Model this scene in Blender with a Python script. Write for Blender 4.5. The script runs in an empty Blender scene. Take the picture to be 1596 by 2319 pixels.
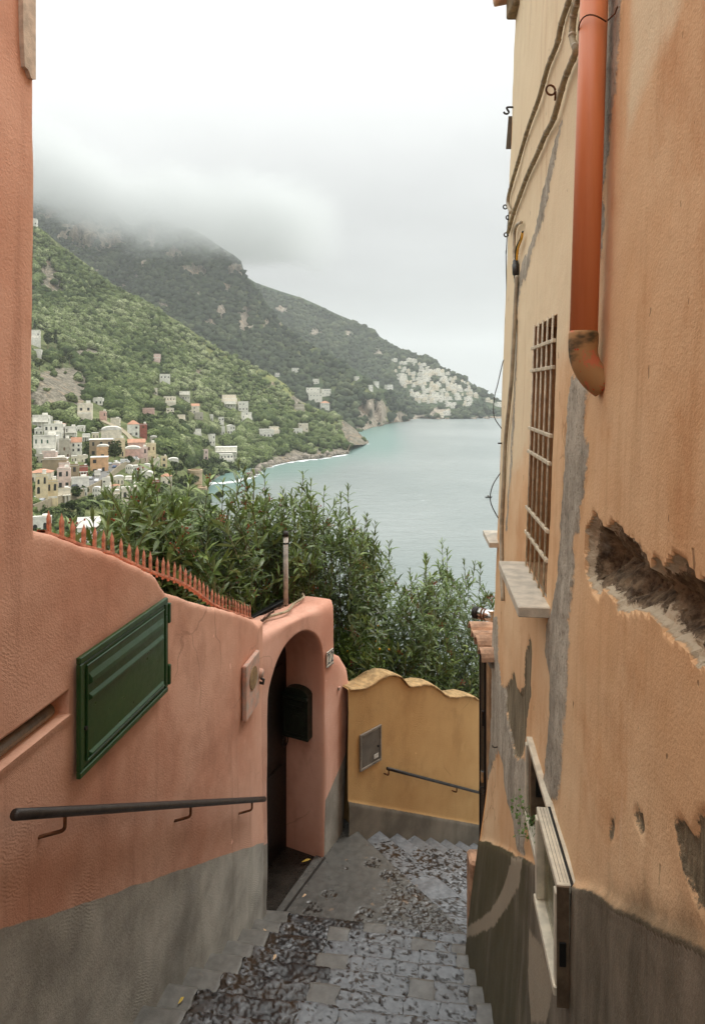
import bpy, bmesh, math, random
import numpy as np
from mathutils import Vector, Matrix

# ------------------------------------------------------------------ camera, world, sun, exposure
SC = bpy.context.scene
COL = SC.collection
FOC, CU, CV = 1500.0, 798.0, 880.0          # focal length and principal point of the photo (1596 x 2319 units)
cam_d = bpy.data.cameras.new('camera'); cam = bpy.data.objects.new('camera', cam_d); COL.objects.link(cam)
cam.location = (0, 0, 0); cam.rotation_euler = (math.radians(90), 0, 0)
cam_d.sensor_fit = 'HORIZONTAL'; cam_d.sensor_width = 36.0
cam_d.lens = FOC / 1596 * 36.0
cam_d.shift_y = -(2319 / 2 - CV) / 1596.0
cam_d.clip_start = 0.05; cam_d.clip_end = 60000
SC.camera = cam

SUN_EL, SUN_AZ = math.radians(58), math.radians(60)
world = bpy.data.worlds.new('World'); SC.world = world; world.use_nodes = True
wt = world.node_tree; wt.nodes.clear()
def wn(t, **k):
    n = wt.nodes.new(t)
    for a, b in k.items(): setattr(n, a, b)
    return n
def wl(a, b): wt.links.new(a, b)
def wmath(op, a, b=None, c=None):
    n = wn('ShaderNodeMath', operation=op)
    for i, x in enumerate((a, b, c)):
        if x is None: continue
        if isinstance(x, (int, float)): n.inputs[i].default_value = x
        else: wl(x, n.inputs[i])
    return n.outputs[0]
sky = wn('ShaderNodeTexSky', sky_type='NISHITA', sun_disc=False)
sky.sun_elevation = SUN_EL; sky.sun_rotation = SUN_AZ
bg_sky = wn('ShaderNodeBackground'); bg_sky.inputs[1].default_value = 0.11
wl(sky.outputs[0], bg_sky.inputs[0])
# a closed overcast deck: brighter towards the zenith (standard overcast law), uneven with cloud noise
tc = wn('ShaderNodeTexCoord')
sep = wn('ShaderNodeSeparateXYZ'); wl(tc.outputs['Generated'], sep.inputs[0])
zz = wmath('MAXIMUM', sep.outputs[2], 0.0)
inv = wmath('DIVIDE', 1.0, wmath('ADD', zz, 0.16))
cmb = wn('ShaderNodeCombineXYZ')
wl(wmath('MULTIPLY', sep.outputs[0], inv), cmb.inputs[0]); wl(wmath('MULTIPLY', sep.outputs[1], inv), cmb.inputs[1]); cmb.inputs[2].default_value = 3.7
nz = wn('ShaderNodeTexNoise'); nz.inputs['Scale'].default_value = 0.55; nz.inputs['Detail'].default_value = 6; nz.inputs['Roughness'].default_value = 0.55
wl(cmb.outputs[0], nz.inputs['Vector'])
law = wmath('ADD', wmath('MULTIPLY', wmath('MULTIPLY', zz, zz), 1.9), wmath('ADD', wmath('MULTIPLY', zz, 0.35), 0.37))
amp = wmath('SUBTRACT', 0.8, wmath('MULTIPLY', zz, 0.5))
var = wmath('ADD', 1.0, wmath('MULTIPLY', wmath('SUBTRACT', nz.outputs[0], 0.5), amp))
lum = wmath('MULTIPLY', law, var)
bg_cl = wn('ShaderNodeBackground')
bg_cl.inputs[0].default_value = (0.985, 1.0, 0.985, 1)
wl(lum, bg_cl.inputs[1])
mixw = wn('ShaderNodeMixShader'); mixw.inputs[0].default_value = 0.97
wl(bg_sky.outputs[0], mixw.inputs[1]); wl(bg_cl.outputs[0], mixw.inputs[2])
wo = wn('ShaderNodeOutputWorld'); wl(mixw.outputs[0], wo.inputs[0])

sun_d = bpy.data.lights.new('sun', 'SUN'); sun = bpy.data.objects.new('sun', sun_d); COL.objects.link(sun)
sun_d.energy = 1.4; sun_d.angle = math.radians(25); sun_d.color = (1.0, 0.965, 0.92)
sd = Vector((math.sin(SUN_AZ) * math.cos(SUN_EL), math.cos(SUN_AZ) * math.cos(SUN_EL), math.sin(SUN_EL)))
sun.rotation_euler = (-sd).to_track_quat('-Z', 'Y').to_euler()

vs = SC.view_settings
vs.view_transform = 'Standard'; vs.look = 'None'; vs.exposure = 0.30; vs.gamma = 1.0; vs.use_curve_mapping = False
SC.render.engine = 'CYCLES'
cy = SC.cycles
cy.use_denoising = True
try: cy.denoiser = 'OPENIMAGEDENOISE'
except Exception: pass
cy.max_bounces = 7; cy.diffuse_bounces = 4; cy.glossy_bounces = 3; cy.transmission_bounces = 3; cy.volume_bounces = 3; cy.transparent_max_bounces = 8
cy.caustics_reflective = False; cy.caustics_refractive = False
cy.volume_step_rate = 1.0; cy.volume_max_steps = 48

# ------------------------------------------------------------------ small helpers
RNG = np.random.default_rng(7)
random.seed(7)
R = math.radians

def hsh(ix, iy, iz, s):
    h = (ix * 374761393 + iy * 668265263 + iz * 2147483647 + s * 1274126177) & 0xFFFFFFFF
    h = ((h ^ (h >> 13)) * 1274126177) & 0xFFFFFFFF
    h = ((h ^ (h >> 15)) * 2246822519) & 0xFFFFFFFF
    return ((h ^ (h >> 16)) & 0xFFFFFF) / float(0xFFFFFF)
def noise(x, y, z=0.0, s=0):
    """value noise in -1..1"""
    x, y, z = np.broadcast_arrays(np.asarray(x, float), np.asarray(y, float), np.asarray(z, float))
    ix, iy, iz = np.floor(x).astype(np.int64), np.floor(y).astype(np.int64), np.floor(z).astype(np.int64)
    fx, fy, fz = x - ix, y - iy, z - iz
    fx, fy, fz = (f * f * f * (f * (f * 6 - 15) + 10) for f in (fx, fy, fz))
    def L(a, b, t): return a + (b - a) * t
    def row(j, k): return L(hsh(ix, iy + j, iz + k, s), hsh(ix + 1, iy + j, iz + k, s), fx)
    return 2 * L(L(row(0, 0), row(1, 0), fy), L(row(0, 1), row(1, 1), fy), fz) - 1
def fbm(x, y, z=0.0, s=0, o=4, g=0.5):
    t, a, n = 0, 1.0, 0
    for i in range(o):
        t = t + a * noise(np.asarray(x) * 2 ** i + 17.3 * i, np.asarray(y) * 2 ** i - 9.1 * i, np.asarray(z) * 2 ** i, s + i); n += a; a *= g
    return t / n
def worley(x, y, s=0):
    """F1, F2, offset to the nearest cell centre, cell hash"""
    ix, iy = np.floor(x).astype(np.int64), np.floor(y).astype(np.int64)
    f1 = np.full(x.shape, 9.0); f2 = np.full(x.shape, 9.0); dx = np.zeros(x.shape); dy = np.zeros(x.shape); ci = np.zeros(x.shape, np.int64); cj = np.zeros(x.shape, np.int64)
    for i in (-1, 0, 1):
        for j in (-1, 0, 1):
            a, b = ix + i, iy + j
            ox = x - (a + hsh(a, b, 0, s)); oy = y - (b + hsh(a, b, 1, s))
            d = np.hypot(ox, oy)
            m = d < f1
            f2 = np.where(m, f1, np.minimum(f2, d)); f1 = np.where(m, d, f1)
            dx = np.where(m, ox, dx); dy = np.where(m, oy, dy); ci = np.where(m, a, ci); cj = np.where(m, b, cj)
    return f1, f2, dx, dy, ci, cj
def facets(x, y, s=0, tilt=1.0):
    """broken-stone relief: every cell a plate with its own tilt and height"""
    wx = x + 0.35 * noise(x * 1.3, y * 1.3, 0, s + 5); wy = y + 0.35 * noise(x * 1.3, y * 1.3, 0, s + 6)
    f1, f2, dx, dy, ci, cj = worley(wx, wy, s)
    t1, t2, h = hsh(ci, cj, 2, s) - 0.5, hsh(ci, cj, 3, s) - 0.5, hsh(ci, cj, 4, s) - 0.5
    return tilt * 2 * (t1 * dx + t2 * dy) + h * 0.7 - 0.35 * np.clip(1 - (f2 - f1) / 0.16, 0, 1)
def sst(a, b, x):
    t = np.clip((np.asarray(x, float) - a) / (b - a), 0, 1); return t * t * (3 - 2 * t)
def psdf(px, py, poly):
    """signed distance to a polygon, positive inside"""
    px, py = np.asarray(px, float), np.asarray(py, float)
    d = np.full(px.shape, 1e9); ins = np.zeros(px.shape, bool); n = len(poly)
    for i in range(n):
        ax, ay = poly[i]; bx, by = poly[(i + 1) % n]
        ex, ey = bx - ax, by - ay; wx, wy = px - ax, py - ay
        t = np.clip((wx * ex + wy * ey) / (ex * ex + ey * ey + 1e-12), 0, 1)
        d = np.minimum(d, np.hypot(wx - ex * t, wy - ey * t))
        if ay != by:
            c = (ay > py) != (by > py)
            ins ^= c & (px < (bx - ax) * (py - ay) / (by - ay) + ax)
    return np.where(ins, d, -d)

def link(o, parent=None):
    COL.objects.link(o)
    if parent is not None: o.parent = parent
    return o
def mk(name, v, f, mat=None, parent=None, attrs=None, smooth=False, loc=None):
    """one mesh object from arrays; f is (n,k) array or list of tuples"""
    me = bpy.data.meshes.new(name)
    v = np.asarray(v, np.float32)
    if isinstance(f, np.ndarray) and f.ndim == 2:
        k = f.shape[1]
        me.vertices.add(len(v)); me.vertices.foreach_set('co', v.ravel())
        me.loops.add(f.size); me.loops.foreach_set('vertex_index', f.astype(np.int32).ravel())
        me.polygons.add(len(f)); me.polygons.foreach_set('loop_start', np.arange(0, f.size, k, dtype=np.int32))
        me.update(calc_edges=True)
    else:
        me.from_pydata([tuple(map(float, p)) for p in v], [], [tuple(int(i) for i in p) for p in f]); me.update()
    me.validate()
    if attrs:
        for nme, a in attrs.items():
            at = me.attributes.new(nme, 'FLOAT', 'POINT'); at.data.foreach_set('value', np.asarray(a, np.float32).ravel())
    if smooth: me.polygons.foreach_set('use_smooth', np.ones(len(me.polygons), bool))
    if mat is not None: me.materials.append(mat)
    o = bpy.data.objects.new(name, me)
    if loc is not None: o.location = loc
    return link(o, parent)
def tag(o, label, cat, group=None, kind=None):
    if label: o['label'] = label
    if cat: o['category'] = cat
    if group: o['group'] = group
    if kind: o['kind'] = kind
    return o
def empty(name, label=None, cat=None, loc=(0, 0, 0), rz=0.0, group=None, kind=None):
    o = bpy.data.objects.new(name, None); o.location = loc; o.rotation_euler = (0, 0, rz); o.empty_display_size = 0.1
    link(o); return tag(o, label, cat, group, kind)
def struct(o): o['kind'] = 'structure'; return o
def gridf(n, m):
    """quads of an n x m vertex grid"""
    i = np.arange(n - 1)[:, None] * m + np.arange(m - 1)[None, :]
    return np.stack([i, i + m, i + m + 1, i + 1], -1).reshape(-1, 4)
class MB:
    """collects boxes, tubes and polygons into one mesh"""
    def __init__(s): s.v = []; s.f = []
    def add(s, v, f):
        b = len(s.v); s.v += [tuple(map(float, p)) for p in v]; s.f += [tuple(int(i) + b for i in q) for q in f]; return s
    def box(s, c, d, m=None, bev=0.0):
        x, y, z = d[0] / 2, d[1] / 2, d[2] / 2
        if bev > 0:
            bm = bmesh.new(); bmesh.ops.create_cube(bm, size=1.0, matrix=Matrix.Diagonal((d[0], d[1], d[2], 1)))
            bmesh.ops.bevel(bm, geom=list(bm.edges), offset=bev, segments=1, affect='EDGES')
            bm.verts.index_update(); v = [p.co.copy() for p in bm.verts]; f = [[q.index for q in p.verts] for p in bm.faces]; bm.free()
        else:
            v = [Vector(p) for p in ((-x, -y, -z), (x, -y, -z), (x, y, -z), (-x, y, -z), (-x, -y, z), (x, -y, z), (x, y, z), (-x, y, z))]
            f = [(0, 3, 2, 1), (4, 5, 6, 7), (0, 1, 5, 4), (1, 2, 6, 5), (2, 3, 7, 6), (3, 0, 4, 7)]
        if m is not None: v = [m @ p for p in v]
        c = Vector(c)
        return s.add([p + c for p in v], f)
    def tube(s, pts, r, n=8, cap=True):
        pts = [Vector(p) for p in pts]; k = len(pts)
        rs = r if isinstance(r, (list, tuple, np.ndarray)) else [r] * k
        up = Vector((0, 0, 1)); v = []; f = []
        for i, p in enumerate(pts):
            t = (pts[min(i + 1, k - 1)] - pts[max(i - 1, 0)]).normalized()
            if i == 0:
                a = t.cross(up)
                if a.length < 0.05: a = t.cross(Vector((0, 1, 0)))
            else: a = a - t * a.dot(t)
            a.normalize(); b = t.cross(a)
            for j in range(n):
                q = 2 * math.pi * j / n; v.append(p + (a * math.cos(q) + b * math.sin(q)) * rs[i])
        for i in range(k - 1):
            for j in range(n):
                f.append((i * n + j, i * n + (j + 1) % n, (i + 1) * n + (j + 1) % n, (i + 1) * n + j))
        if cap: f.append(tuple(range(n))[::-1]); f.append(tuple((k - 1) * n + j for j in range(n)))
        return s.add(v, f)
    def build(s, name, mat, parent=None, smooth=False, loc=None): return mk(name, s.v, s.f, mat, parent, smooth=smooth, loc=loc)
def bent(pts, n=6, r=0.04):
    """polyline with rounded corners"""
    pts = [Vector(p) for p in pts]; out = [pts[0]]
    for a, b, c in zip(pts, pts[1:], pts[2:]):
        d1 = min(r, (b - a).length * 0.45); d2 = min(r, (c - b).length * 0.45)
        p, q = b + (a - b).normalized() * d1, b + (c - b).normalized() * d2
        for i in range(n + 1):
            t = i / n; out.append(p * (1 - t) ** 2 + b * 2 * t * (1 - t) + q * t * t)
    return out + [pts[-1]]
def spl(pts, n=8):
    """Catmull-Rom through points"""
    P = [Vector(p) for p in pts]; P = [P[0] * 2 - P[1]] + P + [P[-1] * 2 - P[-2]]; out = []
    for i in range(1, len(P) - 2):
        a, b, c, d = P[i - 1:i + 3]
        for k in range(n):
            t = k / n
            out.append(0.5 * ((2 * b) + (c - a) * t + (2 * a - 5 * b + 4 * c - d) * t * t + (3 * b - a - 3 * c + d) * t ** 3))
    return out + [P[-2]]
def PX(u, v, Y): return Vector(((u - CU) / FOC * Y, Y, (CV - v) / FOC * Y))
def copytree(o, parent=None, loc=None, rz=None, sc=None):
    c = o.copy(); COL.objects.link(c)
    if parent is not None: c.parent = parent
    if loc is not None: c.location = loc
    if rz is not None: c.rotation_euler = (0, 0, rz)
    if sc is not None: c.scale = sc if hasattr(sc, '__len__') else (sc, sc, sc)
    for ch in list(o.children): copytree(ch, c)
    return c

# ------------------------------------------------------------------ material helper
def srgb(r, g, b):
    f = lambda c: (c / 255 / 12.92) if c / 255 <= 0.04045 else ((c / 255 + 0.055) / 1.055) ** 2.4
    return (f(r), f(g), f(b), 1.0)
class NT:
    def __init__(s, name):
        s.m = bpy.data.materials.new(name); s.m.use_nodes = True; s.t = s.m.node_tree; s.t.nodes.clear()
        s.out = s.t.nodes.new('ShaderNodeOutputMaterial'); s.b = s.t.nodes.new('ShaderNodeBsdfPrincipled')
        s.t.links.new(s.b.outputs[0], s.out.inputs[0])
        s.co = s.t.nodes.new('ShaderNodeTexCoord').outputs['Object']
    def n(s, t, **k):
        q = s.t.nodes.new(t)
        for a, b in k.items(): setattr(q, a, b)
        return q
    def put(s, sock, x):
        if x is None: return
        if isinstance(x, (int, float)): sock.default_value = x
        elif isinstance(x, (tuple, list)): sock.default_value = x
        else: s.t.links.new(x, sock)
    def math(s, op, a, b=None, c=None, clamp=False):
        q = s.n('ShaderNodeMath', operation=op, use_clamp=clamp)
        for i, x in enumerate((a, b, c)): s.put(q.inputs[i], x)
        return q.outputs[0]
    def map(s, scale=(1, 1, 1), rot=(0, 0, 0), vec=None):
        q = s.n('ShaderNodeMapping'); s.put(q.inputs[0], vec or s.co); q.inputs['Scale'].default_value = scale; q.inputs['Rotation'].default_value = rot
        return q.outputs[0]
    def noise(s, scale, detail=4, rough=0.55, vec=None, dist=0.0):
        q = s.n('ShaderNodeTexNoise'); s.put(q.inputs['Vector'], vec or s.co)
        q.inputs['Scale'].default_value = scale; q.inputs['Detail'].default_value = detail; q.inputs['Roughness'].default_value = rough; q.inputs['Distortion'].default_value = dist
        return q.outputs[0]
    def vor(s, scale, vec=None, feature='F1', out='Distance'):
        q = s.n('ShaderNodeTexVoronoi', feature=feature); s.put(q.inputs['Vector'], vec or s.co); q.inputs['Scale'].default_value = scale
        return q.outputs[out]
    def n_warp(s, amp, scale):
        q = s.n('ShaderNodeTexNoise'); q.inputs['Scale'].default_value = scale; s.put(q.inputs['Vector'], s.co)
        m = s.n('ShaderNodeVectorMath', operation='SCALE'); s.put(m.inputs[0], q.outputs['Color']); m.inputs['Scale'].default_value = amp
        a = s.n('ShaderNodeVectorMath', operation='ADD'); s.put(a.inputs[0], s.co); s.put(a.inputs[1], m.outputs[0]); return a.outputs[0]
    def wave(s, scale, dist=5, detail=2, vec=None, dirn='Z'):
        q = s.n('ShaderNodeTexWave', bands_direction=dirn); s.put(q.inputs['Vector'], vec or s.co)
        q.inputs['Scale'].default_value = scale; q.inputs['Distortion'].default_value = dist; q.inputs['Detail'].default_value = detail
        return q.outputs['Fac']
    def ramp(s, x, a, b, lo=0.0, hi=1.0, smooth=True):
        q = s.n('ShaderNodeMapRange', interpolation_type='SMOOTHSTEP' if smooth else 'LINEAR'); s.put(q.inputs[0], x)
        for i, y in enumerate((a, b, lo, hi)): q.inputs[i + 1].default_value = y
        return q.outputs[0]
    def mix(s, f, a, b, mode='MIX'):
        q = s.n('ShaderNodeMix', data_type='RGBA', blend_type=mode); s.put(q.inputs[0], f); s.put(q.inputs[6], a); s.put(q.inputs[7], b)
        return q.outputs[2]
    def attr(s, name, out='Fac'): return s.n('ShaderNodeAttribute', attribute_name=name).outputs[out]
    def rnd(s): return s.n('ShaderNodeObjectInfo').outputs['Random']
    def bump(s, h, strength=0.5, dist=0.01, normal=None):
        q = s.n('ShaderNodeBump'); q.inputs['Strength'].default_value = strength; q.inputs['Distance'].default_value = dist
        s.put(q.inputs['Height'], h)
        if normal is not None: s.put(q.inputs['Normal'], normal)
        return q.outputs[0]
    def fin(s, col, rough=0.85, normal=None, metal=0.0, spec=0.5, **k):
        s.put(s.b.inputs['Base Color'], col); s.put(s.b.inputs['Roughness'], rough); s.put(s.b.inputs['Metallic'], metal)
        s.put(s.b.inputs['Specular IOR Level'], spec)
        if normal is not None: s.put(s.b.inputs['Normal'], normal)
        for a, x in k.items(): s.put(s.b.inputs[a], x)
        return s.m
def simple(name, col, rough=0.6, metal=0.0, var=0.15, scale=6.0, bump=0.2, bdist=0.004, spec=0.5):
    """plain paint, metal or stone with a little uneven tone and fine relief"""
    t = NT(name); nz = t.noise(scale, 5, 0.6); fine = t.noise(scale * 9, 3, 0.6)
    dark = tuple(c * (1 - var * 1.6) for c in col[:3]) + (1,); lite = tuple(min(1, c * (1 + var)) for c in col[:3]) + (1,)
    c = t.mix(t.ramp(nz, 0.3, 0.7), dark, lite)
    return t.fin(c, t.ramp(fine, 0.2, 0.8, max(0.02, rough - 0.1), min(1, rough + 0.1)), t.bump(fine, bump, bdist), metal, spec)

# ------------------------------------------------------------------ surface materials
def stucco_mat(name, main, light, grey, streak=0.25):
    """trowelled coloured render with an unpainted cement foot (attribute foot > 0)"""
    t = NT(name)
    big = t.noise(0.9, 5, 0.6); mid = t.noise(5.0, 5, 0.6); fine = t.noise(90, 3, 0.6)
    st = t.noise(1.0, 5, 0.65, vec=t.map((7, 7, 0.5)))
    c = t.mix(t.ramp(big, 0.3, 0.72), main, light)
    c = t.mix(t.math('MULTIPLY', t.ramp(st, 0.52, 0.75), streak), c, tuple(x * 0.62 for x in main[:3]) + (1,))
    c = t.mix(t.math('MULTIPLY', t.ramp(mid, 0.6, 0.75), 0.25), c, tuple(min(1, x * 1.18 + 0.02) for x in light[:3]) + (1,))
    gd = tuple(x * 0.66 for x in grey[:3]) + (1,); gl = tuple(min(1, x * 1.25) for x in grey[:3]) + (1,)
    g = t.mix(t.ramp(t.noise(2.2, 6, 0.65), 0.3, 0.7), gd, gl)
    g = t.mix(t.math('MULTIPLY', t.ramp(st, 0.48, 0.75), 0.28), g, (gd[0] * 0.6, gd[1] * 0.62, gd[2] * 0.5, 1))
    c = t.mix(t.math('MULTIPLY', t.ramp(t.noise(2.4, 6, 0.7, vec=t.map((1, 1, 0.7), rot=(.4, .2, 1))), 0.5, 0.66), 0.38), c, tuple(x * 0.74 for x in main[:3]) + (1,))
    ck = t.math('MULTIPLY', t.ramp(t.vor(1.1, vec=t.n_warp(0.35, 3.0), feature='DISTANCE_TO_EDGE'), 0.010, 0.003), t.ramp(t.noise(0.7, 2), 0.56, 0.64))
    c = t.mix(t.math('MULTIPLY', ck, 0.32), c, tuple(x * 0.4 for x in main[:3]) + (1,))
    chip = t.ramp(t.noise(7, 3, 0.5, vec=t.map((1.3, 1.3, 0.8), rot=(.3, .6, 1))), 0.745, 0.755)
    c = t.mix(chip, c, tuple(min(1, x * 1.25 + .05) for x in light[:3]) + (1,))
    edge = t.math('ADD', t.attr('foot'), t.math('MULTIPLY', t.math('SUBTRACT', t.noise(14, 3), 0.5), 0.012))
    f = t.ramp(edge, -0.003, 0.004)
    c = t.mix(f, c, g)
    w1 = t.wave(30, 5, 2, vec=t.map((0.9, 0.9, 1.6)), dirn='Z'); w2 = t.wave(24, 7, 2, vec=t.map((1.5, 1.0, 1.0), rot=(0.7, 0.2, 0)), dirn='Z')
    m1 = t.ramp(t.noise(1.9, 3), 0.54, 0.7); m2 = t.ramp(t.noise(2.3, 3, vec=t.map((1, 1, 1), rot=(0.3, 1, 2))), 0.56, 0.7)
    h = t.math('ADD', t.math('MULTIPLY', w1, m1), t.math('MULTIPLY', w2, m2))
    h = t.math('ADD', t.math('MULTIPLY', h, 0.10), t.math('ADD', t.math('MULTIPLY', mid, 0.55), t.math('MULTIPLY', fine, 0.4)))
    return t.fin(c, 0.88, t.bump(h, 0.55, 0.012), spec=0.3)
M = {}
M['salmon'] = stucco_mat('salmon_stucco', srgb(202, 145, 119), srgb(223, 177, 153), srgb(170, 166, 156), 0.42)
M['salmon_gate'] = stucco_mat('salmon_stucco_gate', srgb(206, 150, 127), srgb(228, 184, 163), srgb(164, 159, 149), 0.3)
M['ochre'] = stucco_mat('ochre_stucco', srgb(186, 146, 94), srgb(202, 165, 112), srgb(116, 109, 97), 0.12)

def right_wall_mat():
    t = NT('orange_plaster')
    big = t.noise(0.8, 5, 0.6); mid = t.noise(4.5, 6, 0.62); fine = t.noise(110, 3, 0.6)
    st = t.noise(1.0, 6, 0.68, vec=t.map((9, 9, 0.45)))
    c = t.mix(t.ramp(big, 0.28, 0.72), srgb(214, 168, 122), srgb(230, 198, 158))
    c = t.mix(t.math('MULTIPLY', t.ramp(t.noise(2.2, 7, 0.72, vec=t.map((1, 1, 0.6))), 0.5, 0.66), 0.5), c, srgb(196, 140, 92))
    ck = t.math('MULTIPLY', t.ramp(t.vor(1.6, vec=t.n_warp(0.4, 3.0), feature='DISTANCE_TO_EDGE'), 0.010, 0.003), t.ramp(t.noise(0.9, 2), 0.55, 0.62))
    c = t.mix(t.math('MULTIPLY', ck, 0.4), c, srgb(120, 84, 54))
    pale = t.ramp(t.math('ADD', t.attr('pale'), t.math('MULTIPLY', t.math('SUBTRACT', mid, 0.5), 0.5)), -0.12, 0.18)
    c = t.mix(t.math('MULTIPLY', pale, 0.85), c, srgb(230, 212, 178))
    wash = t.ramp(st, 0.5, 0.72)
    c = t.mix(t.math('MULTIPLY', wash, 0.35), c, srgb(176, 128, 82))
    c = t.mix(t.math('MULTIPLY', t.ramp(t.noise(1.0, 6, 0.7, vec=t.map((14, 14, 0.6), rot=(0.1, 0, 0))), 0.6, 0.75), 0.35), c, srgb(236, 206, 172))
    n1 = t.math('ADD', t.math('SUBTRACT', t.noise(9, 8, 0.75), 0.5), t.math('MULTIPLY', t.math('SUBTRACT', t.noise(60, 4, 0.7), 0.5), 0.35))
    # bare older render
    old = t.ramp(t.math('ADD', t.attr('bare'), t.math('MULTIPLY', n1, 0.10)), -0.004, 0.006)
    oc = t.mix(t.ramp(t.noise(1.0, 7, 0.75, vec=t.map((40, 40, 3))), 0.3, 0.7), srgb(84, 76, 60), srgb(152, 138, 112))
    c = t.mix(old, c, oc)
    # cement repairs
    cem = t.ramp(t.math('ADD', t.attr('cement'), t.math('MULTIPLY', n1, 0.10)), -0.006, 0.010)
    cc = t.mix(t.ramp(t.noise(3.0, 7, 0.7, vec=t.map((2, 2, 0.6))), 0.3, 0.7), srgb(138, 129, 115), srgb(194, 184, 166))
    cc = t.mix(t.math('MULTIPLY', t.ramp(t.noise(45, 5, 0.7), 0.5, 0.68), 0.6), cc, srgb(96, 88, 76))
    c = t.mix(cem, c, cc)
    # painted-grey foot of the wall, mossy and streaked
    fe = t.math('ADD', t.attr('foot'), t.math('MULTIPLY', n1, 0.03))
    foot = t.ramp(fe, -0.003, 0.006)
    gc = t.mix(t.ramp(t.math('ADD', t.math('MULTIPLY', st, 0.45), t.math('MULTIPLY', t.noise(2.6, 6, 0.7), 0.55)), 0.35, 0.65), srgb(136, 126, 110), srgb(84, 77, 62))
    gc = t.mix(t.math('MULTIPLY', t.ramp(t.math('ADD', t.attr('moss'), t.math('MULTIPLY', t.math('SUBTRACT', st, 0.5), 1.4)), 0.1, 0.7), 0.8), gc, srgb(74, 70, 44))
    gc = t.mix(t.math('MULTIPLY', t.ramp(t.noise(1.0, 4, 0.7, vec=t.map((30, 30, 1.1))), 0.66, 0.74), 0.5), gc, srgb(176, 164, 140))
    c = t.mix(foot, c, gc)
    lite = t.ramp(t.math('ADD', t.attr('scrape'), t.math('MULTIPLY', n1, 0.09)), -0.006, 0.01)
    c = t.mix(lite, c, srgb(158, 146, 126))
    # dark damp just above the foot
    damp = t.math('MULTIPLY', t.ramp(t.math('ADD', t.attr('damp'), t.math('MULTIPLY', t.math('SUBTRACT', t.noise(5, 6, 0.7), 0.5), 0.5)), 0.0, 0.35), 0.75)
    c = t.mix(damp, c, srgb(72, 62, 44))
    # stone and earth core inside the hole
    hole = t.ramp(t.math('ADD', t.attr('hole'), t.math('MULTIPLY', n1, 0.02)), -0.002, 0.004)
    hc = t.mix(t.ramp(t.noise(22, 6, 0.7), 0.3, 0.7), srgb(58, 46, 34), srgb(150, 130, 104))
    hc = t.mix(t.math('MULTIPLY', t.ramp(t.noise(70, 4, 0.7), 0.55, 0.7), 0.6), hc, srgb(40, 32, 24))
    hc = t.mix(t.ramp(t.noise(6, 4, 0.6), 0.55, 0.7), hc, srgb(150, 142, 128))
    c = t.mix(hole, c, hc)
    rim = t.math('MULTIPLY', hole, t.ramp(t.math('ADD', t.attr('hole'), t.math('MULTIPLY', n1, 0.10)), 0.022, 0.012))
    c = t.mix(rim, c, srgb(196, 180, 154))
    # nicks
    nick = t.ramp(t.noise(1.0, 2, 0.5, vec=t.map((26, 26, 13))), 0.735, 0.76)
    c = t.mix(t.math('MULTIPLY', nick, 0.6), c, srgb(104, 78, 50))
    rough_h = t.math('ADD', t.math('MULTIPLY', t.math('ADD', t.math('ADD', cem, old), hole, clamp=True), t.noise(60, 6, 0.7)), t.math('MULTIPLY', mid, 0.9))
    h = t.math('ADD', rough_h, t.math('MULTIPLY', fine, 0.3))
    h = t.math('ADD', h, t.math('MULTIPLY', t.math('ADD', old, t.math('MULTIPLY', nick, 0.5)), -0.5))
    return t.fin(c, t.math('SUBTRACT', 0.9, t.math('MULTIPLY', foot, 0.3)), t.bump(h, 0.6, 0.012), spec=0.3)
M['orange'] = right_wall_mat()

def stair_mat(name, flat, deep, rflat, warmth):
    """hewn lava stone: worn flats (rough 0) and broken hollows with shade in their colour (rough 1), wet"""
    t = NT(name)
    n1 = t.noise(16, 6, 0.65); n2 = t.noise(150, 4, 0.6); b = t.noise(1.9, 4, 0.6)
    r = t.ramp(t.math('ADD', t.attr('rough'), t.math('MULTIPLY', t.math('SUBTRACT', n1, 0.5), 0.35)), 0.2, 0.75)
    fl = t.mix(t.ramp(n1, 0.3, 0.7), tuple(x * 0.72 for x in flat[:3]) + (1,), tuple(min(1, x * 1.12) for x in flat[:3]) + (1,))
    fl = t.mix(t.math('MULTIPLY', t.ramp(b, 0.48, 0.68), 0.25), fl, srgb(92, 86, 76))
    dk = t.mix(t.ramp(t.noise(5, 4, 0.6), 0.4, 0.65), deep, srgb(54, 42, 30))  # dark hollow colour paints in the shade of the chips
    c = t.mix(r, fl, dk)
    wm = t.math('MULTIPLY', t.ramp(t.noise(10, 3, 0.5, vec=t.map((1, 1, 1), rot=(1, 2, 0))), 0.69, 0.73), warmth)
    c = t.mix(wm, c, srgb(156, 130, 104))
    rg = t.mix(t.ramp(b, 0.4, 0.65), (rflat,) * 3 + (1,), (rflat + 0.16,) * 3 + (1,))
    rg = t.mix(r, rg, (0.3, 0.3, 0.3, 1))
    h = t.math('ADD', t.math('MULTIPLY', n1, 0.6), t.math('MULTIPLY', n2, 0.35))
    return t.fin(c, rg, t.bump(h, 0.5, 0.006), spec=0.5)
M['stair'] = stair_mat('wet_lava_stone', srgb(116, 119, 122), srgb(38, 36, 35), 0.18, 0.22)
M['kerb'] = stair_mat('worn_kerb_stone', srgb(112, 110, 105), srgb(44, 40, 36), 0.3, 0.1)
M['landing'] = stair_mat('wet_cement_landing', srgb(92, 91, 87), srgb(38, 34, 30), 0.24, 0.4)

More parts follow.
